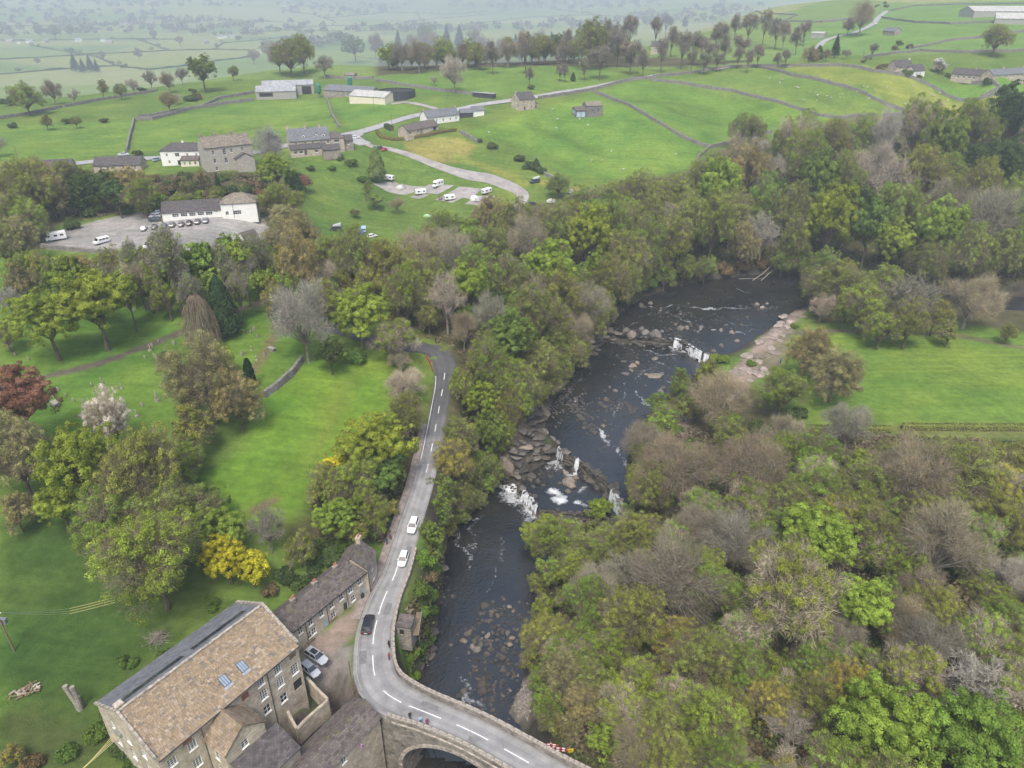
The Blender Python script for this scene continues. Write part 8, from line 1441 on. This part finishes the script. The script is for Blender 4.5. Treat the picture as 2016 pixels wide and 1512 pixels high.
# ------------------------------------------------------------------ the hazy valley: hedgerows, scattered woods, distant barns
HL = [[(0,118),(100,112),(230,105),(330,100),(420,98),(500,100)], [(0,147),(80,140),(160,134),(235,130)], [(60,90),(120,100),(190,112),(230,130)], [(230,130),(290,138),(360,131),(420,121),(500,112)], [(0,80),(60,80),(160,78),(260,77),(360,78)], [(330,100),(300,88),(270,78)], [(420,98),(440,85),(500,80),(600,70)], [(560,56),(640,51),(760,50)], [(640,36),(760,24),(880,28),(960,22)], [(780,50),(860,36),(1010,18)], [(820,20),(838,46)], [(920,48),(1040,34),(1160,30),(1280,34)], [(700,62),(820,58),(960,52)], [(480,66),(560,60),(660,62)], [(1080,14),(1160,26),(1180,34)], [(560,20),(620,30),(660,44)], [(120,20),(160,40),(200,60)], [(400,30),(460,40),(560,44)], [(1240,26),(1340,20),(1440,14)], [(0,52),(120,50),(240,46),(330,50)]]
for i, pl in enumerate(HL):
    w3 = dense([G(*q) for q in pl], 18); mb = MB(); rg = random.Random(i)
    wall_strip(mb, w3, 3.0, 1.9, 1.4, 1.2, 1.2, i); tag(mb.build('hedgerow', M['hedgerow']), nth(i+1)+' dark hedgerow crossing the hazy valley fields, counted outwards from the village', 'hedgerow', 'hedgerows of the far valley', 'thing')
rng = np.random.default_rng(31); lv = Leaves(); c = []
def band(pg, n_, spread=1):
    k = 0; us = [q[0] for q in pg]; vs2 = [q[1] for q in pg]
    while k < n_:
        u, v = rng.uniform(min(us), max(us)), rng.uniform(min(vs2), max(vs2))
        if inpoly(np.array([u]), np.array([v]), pg)[0]: p = G(u, v); c.append((p.x, p.y, p.z, rng.uniform(9, 19))); k += 1
band([(0,30),(120,20),(330,26),(420,46),(330,66),(180,72),(0,76)], 150); band([(300,40),(450,44),(640,48),(640,72),(500,76),(330,70)], 80); band([(500,108),(560,90),(680,76),(700,84),(600,104)], 60); band([(520,8),(640,6),(800,12),(780,30),(640,36),(540,26)], 60); band([(860,4),(1300,2),(1300,16),(1100,22),(860,16)], 110); band([(0,2),(500,0),(480,16),(0,22)], 90); band([(660,62),(760,52),(900,56),(1100,44),(1250,40),(1250,54),(1000,64),(760,70)], 120); band([(1250,30),(1420,12),(1520,14),(1400,46),(1260,56)], 70)
for pl in HL:
    w3 = dense([G(*q) for q in pl], 40)
    for q in w3:
        if rng.random() < .22: c.append((q[0]+rng.normal()*4, q[1]+rng.normal()*4, q[2], rng.uniform(4, 8)))
c = np.array(c); m_ = 34; k = np.repeat(np.arange(len(c)), m_); u = unit(rng, len(k)); u[:, 2] = np.abs(u[:, 2])*1.1-.1; p = c[k, :3]+u*(c[k, 3]*rng.uniform(.5, 1, len(k)))[:, None]*np.array([1, 1, 1.0])+np.stack([np.zeros(len(k)), np.zeros(len(k)), c[k, 3]*.7], 1)
pal = np.array([(.13,.15,.07),(.17,.155,.115),(.12,.15,.06),(.18,.165,.13),(.15,.18,.07)]); t = pal[rng.integers(0, 5, len(c))][k]*rng.uniform(.75, 1.25, len(k))[:, None]
lv.quads(p, u*.6+unit(rng, len(k))*.5, c[k, 3]*.34*rng.uniform(.6, 1.2, len(k)), t, 0, rng); o = link('far_woodland', lv.mesh('far_woodland', [leafmat('far_foliage', .2, (1, 1, 1))])); tag(o, 'hazy mass of trees scattered through the distant valley', 'woodland', None, 'stuff')
fb = [(155,82),(20,84),(38,86),(60,85),(435,76),(460,76),(445,74),(205,82),(405,86),(215,86),(280,42),(320,40),(345,38),(520,105),(560,14),(90,84),(300,45),(250,48),(1262,44)]
for i, (u, v) in enumerate(sorted(fb)):
    p = G(u, v); root = empty('distant_house', tuple(p), rng.uniform(0, 3)); mb = MB(); mb.box(-7,-4,-1,7,4,4.5); mb.build('wall', M['white' if i % 3 else 'sandstone'], root); mb = MB(); mb.add([(-7.3,-4.3,4.4),(7.3,-4.3,4.4),(7.3,4.3,4.4),(-7.3,4.3,4.4),(-7.3,0,7.4),(7.3,0,7.4)], [(0,1,5,4),(2,3,4,5),(0,4,3),(1,2,5)]); mb.build('roof', M['palegrey'], root)
    for x in (-4, 0, 4): mb = MB(); mb.box(x-.6,-4.06,1.5,x+.6,-3.95,3.2); mb.build('window', M['glass'], root)
    root.scale = (1.4,)*3; tag(root, nth(i+1)+' small building in the hazy valley, counting across from the lone round tree', 'house', 'distant valley buildings')
# ------------------------------------------------------------------ spring haze filling the dale
mb = MB(); mb.box(XS[0]-60, YS[0]-60, float(GZ.min())-1.5, XS[-1]+60, YS[-1]+60, float(GZ.max())+30)
hz = mb.build('haze', []); hz['kind'] = 'stuff'; hz['label'] = 'pale blue spring haze hanging over the whole dale'; hz['category'] = 'haze'
hm_ = bpy.data.materials.new('haze'); hm_.use_nodes = True; n = hm_.node_tree.nodes; l = hm_.node_tree.links; n.clear()
o_ = n.new('ShaderNodeOutputMaterial'); pv = n.new('ShaderNodeVolumePrincipled'); pv.inputs['Color'].default_value = (.80,.92,1,1); pv.inputs['Density'].default_value = HAZE
l.new(pv.outputs[0], o_.inputs['Volume']); hz.data.materials.append(hm_)
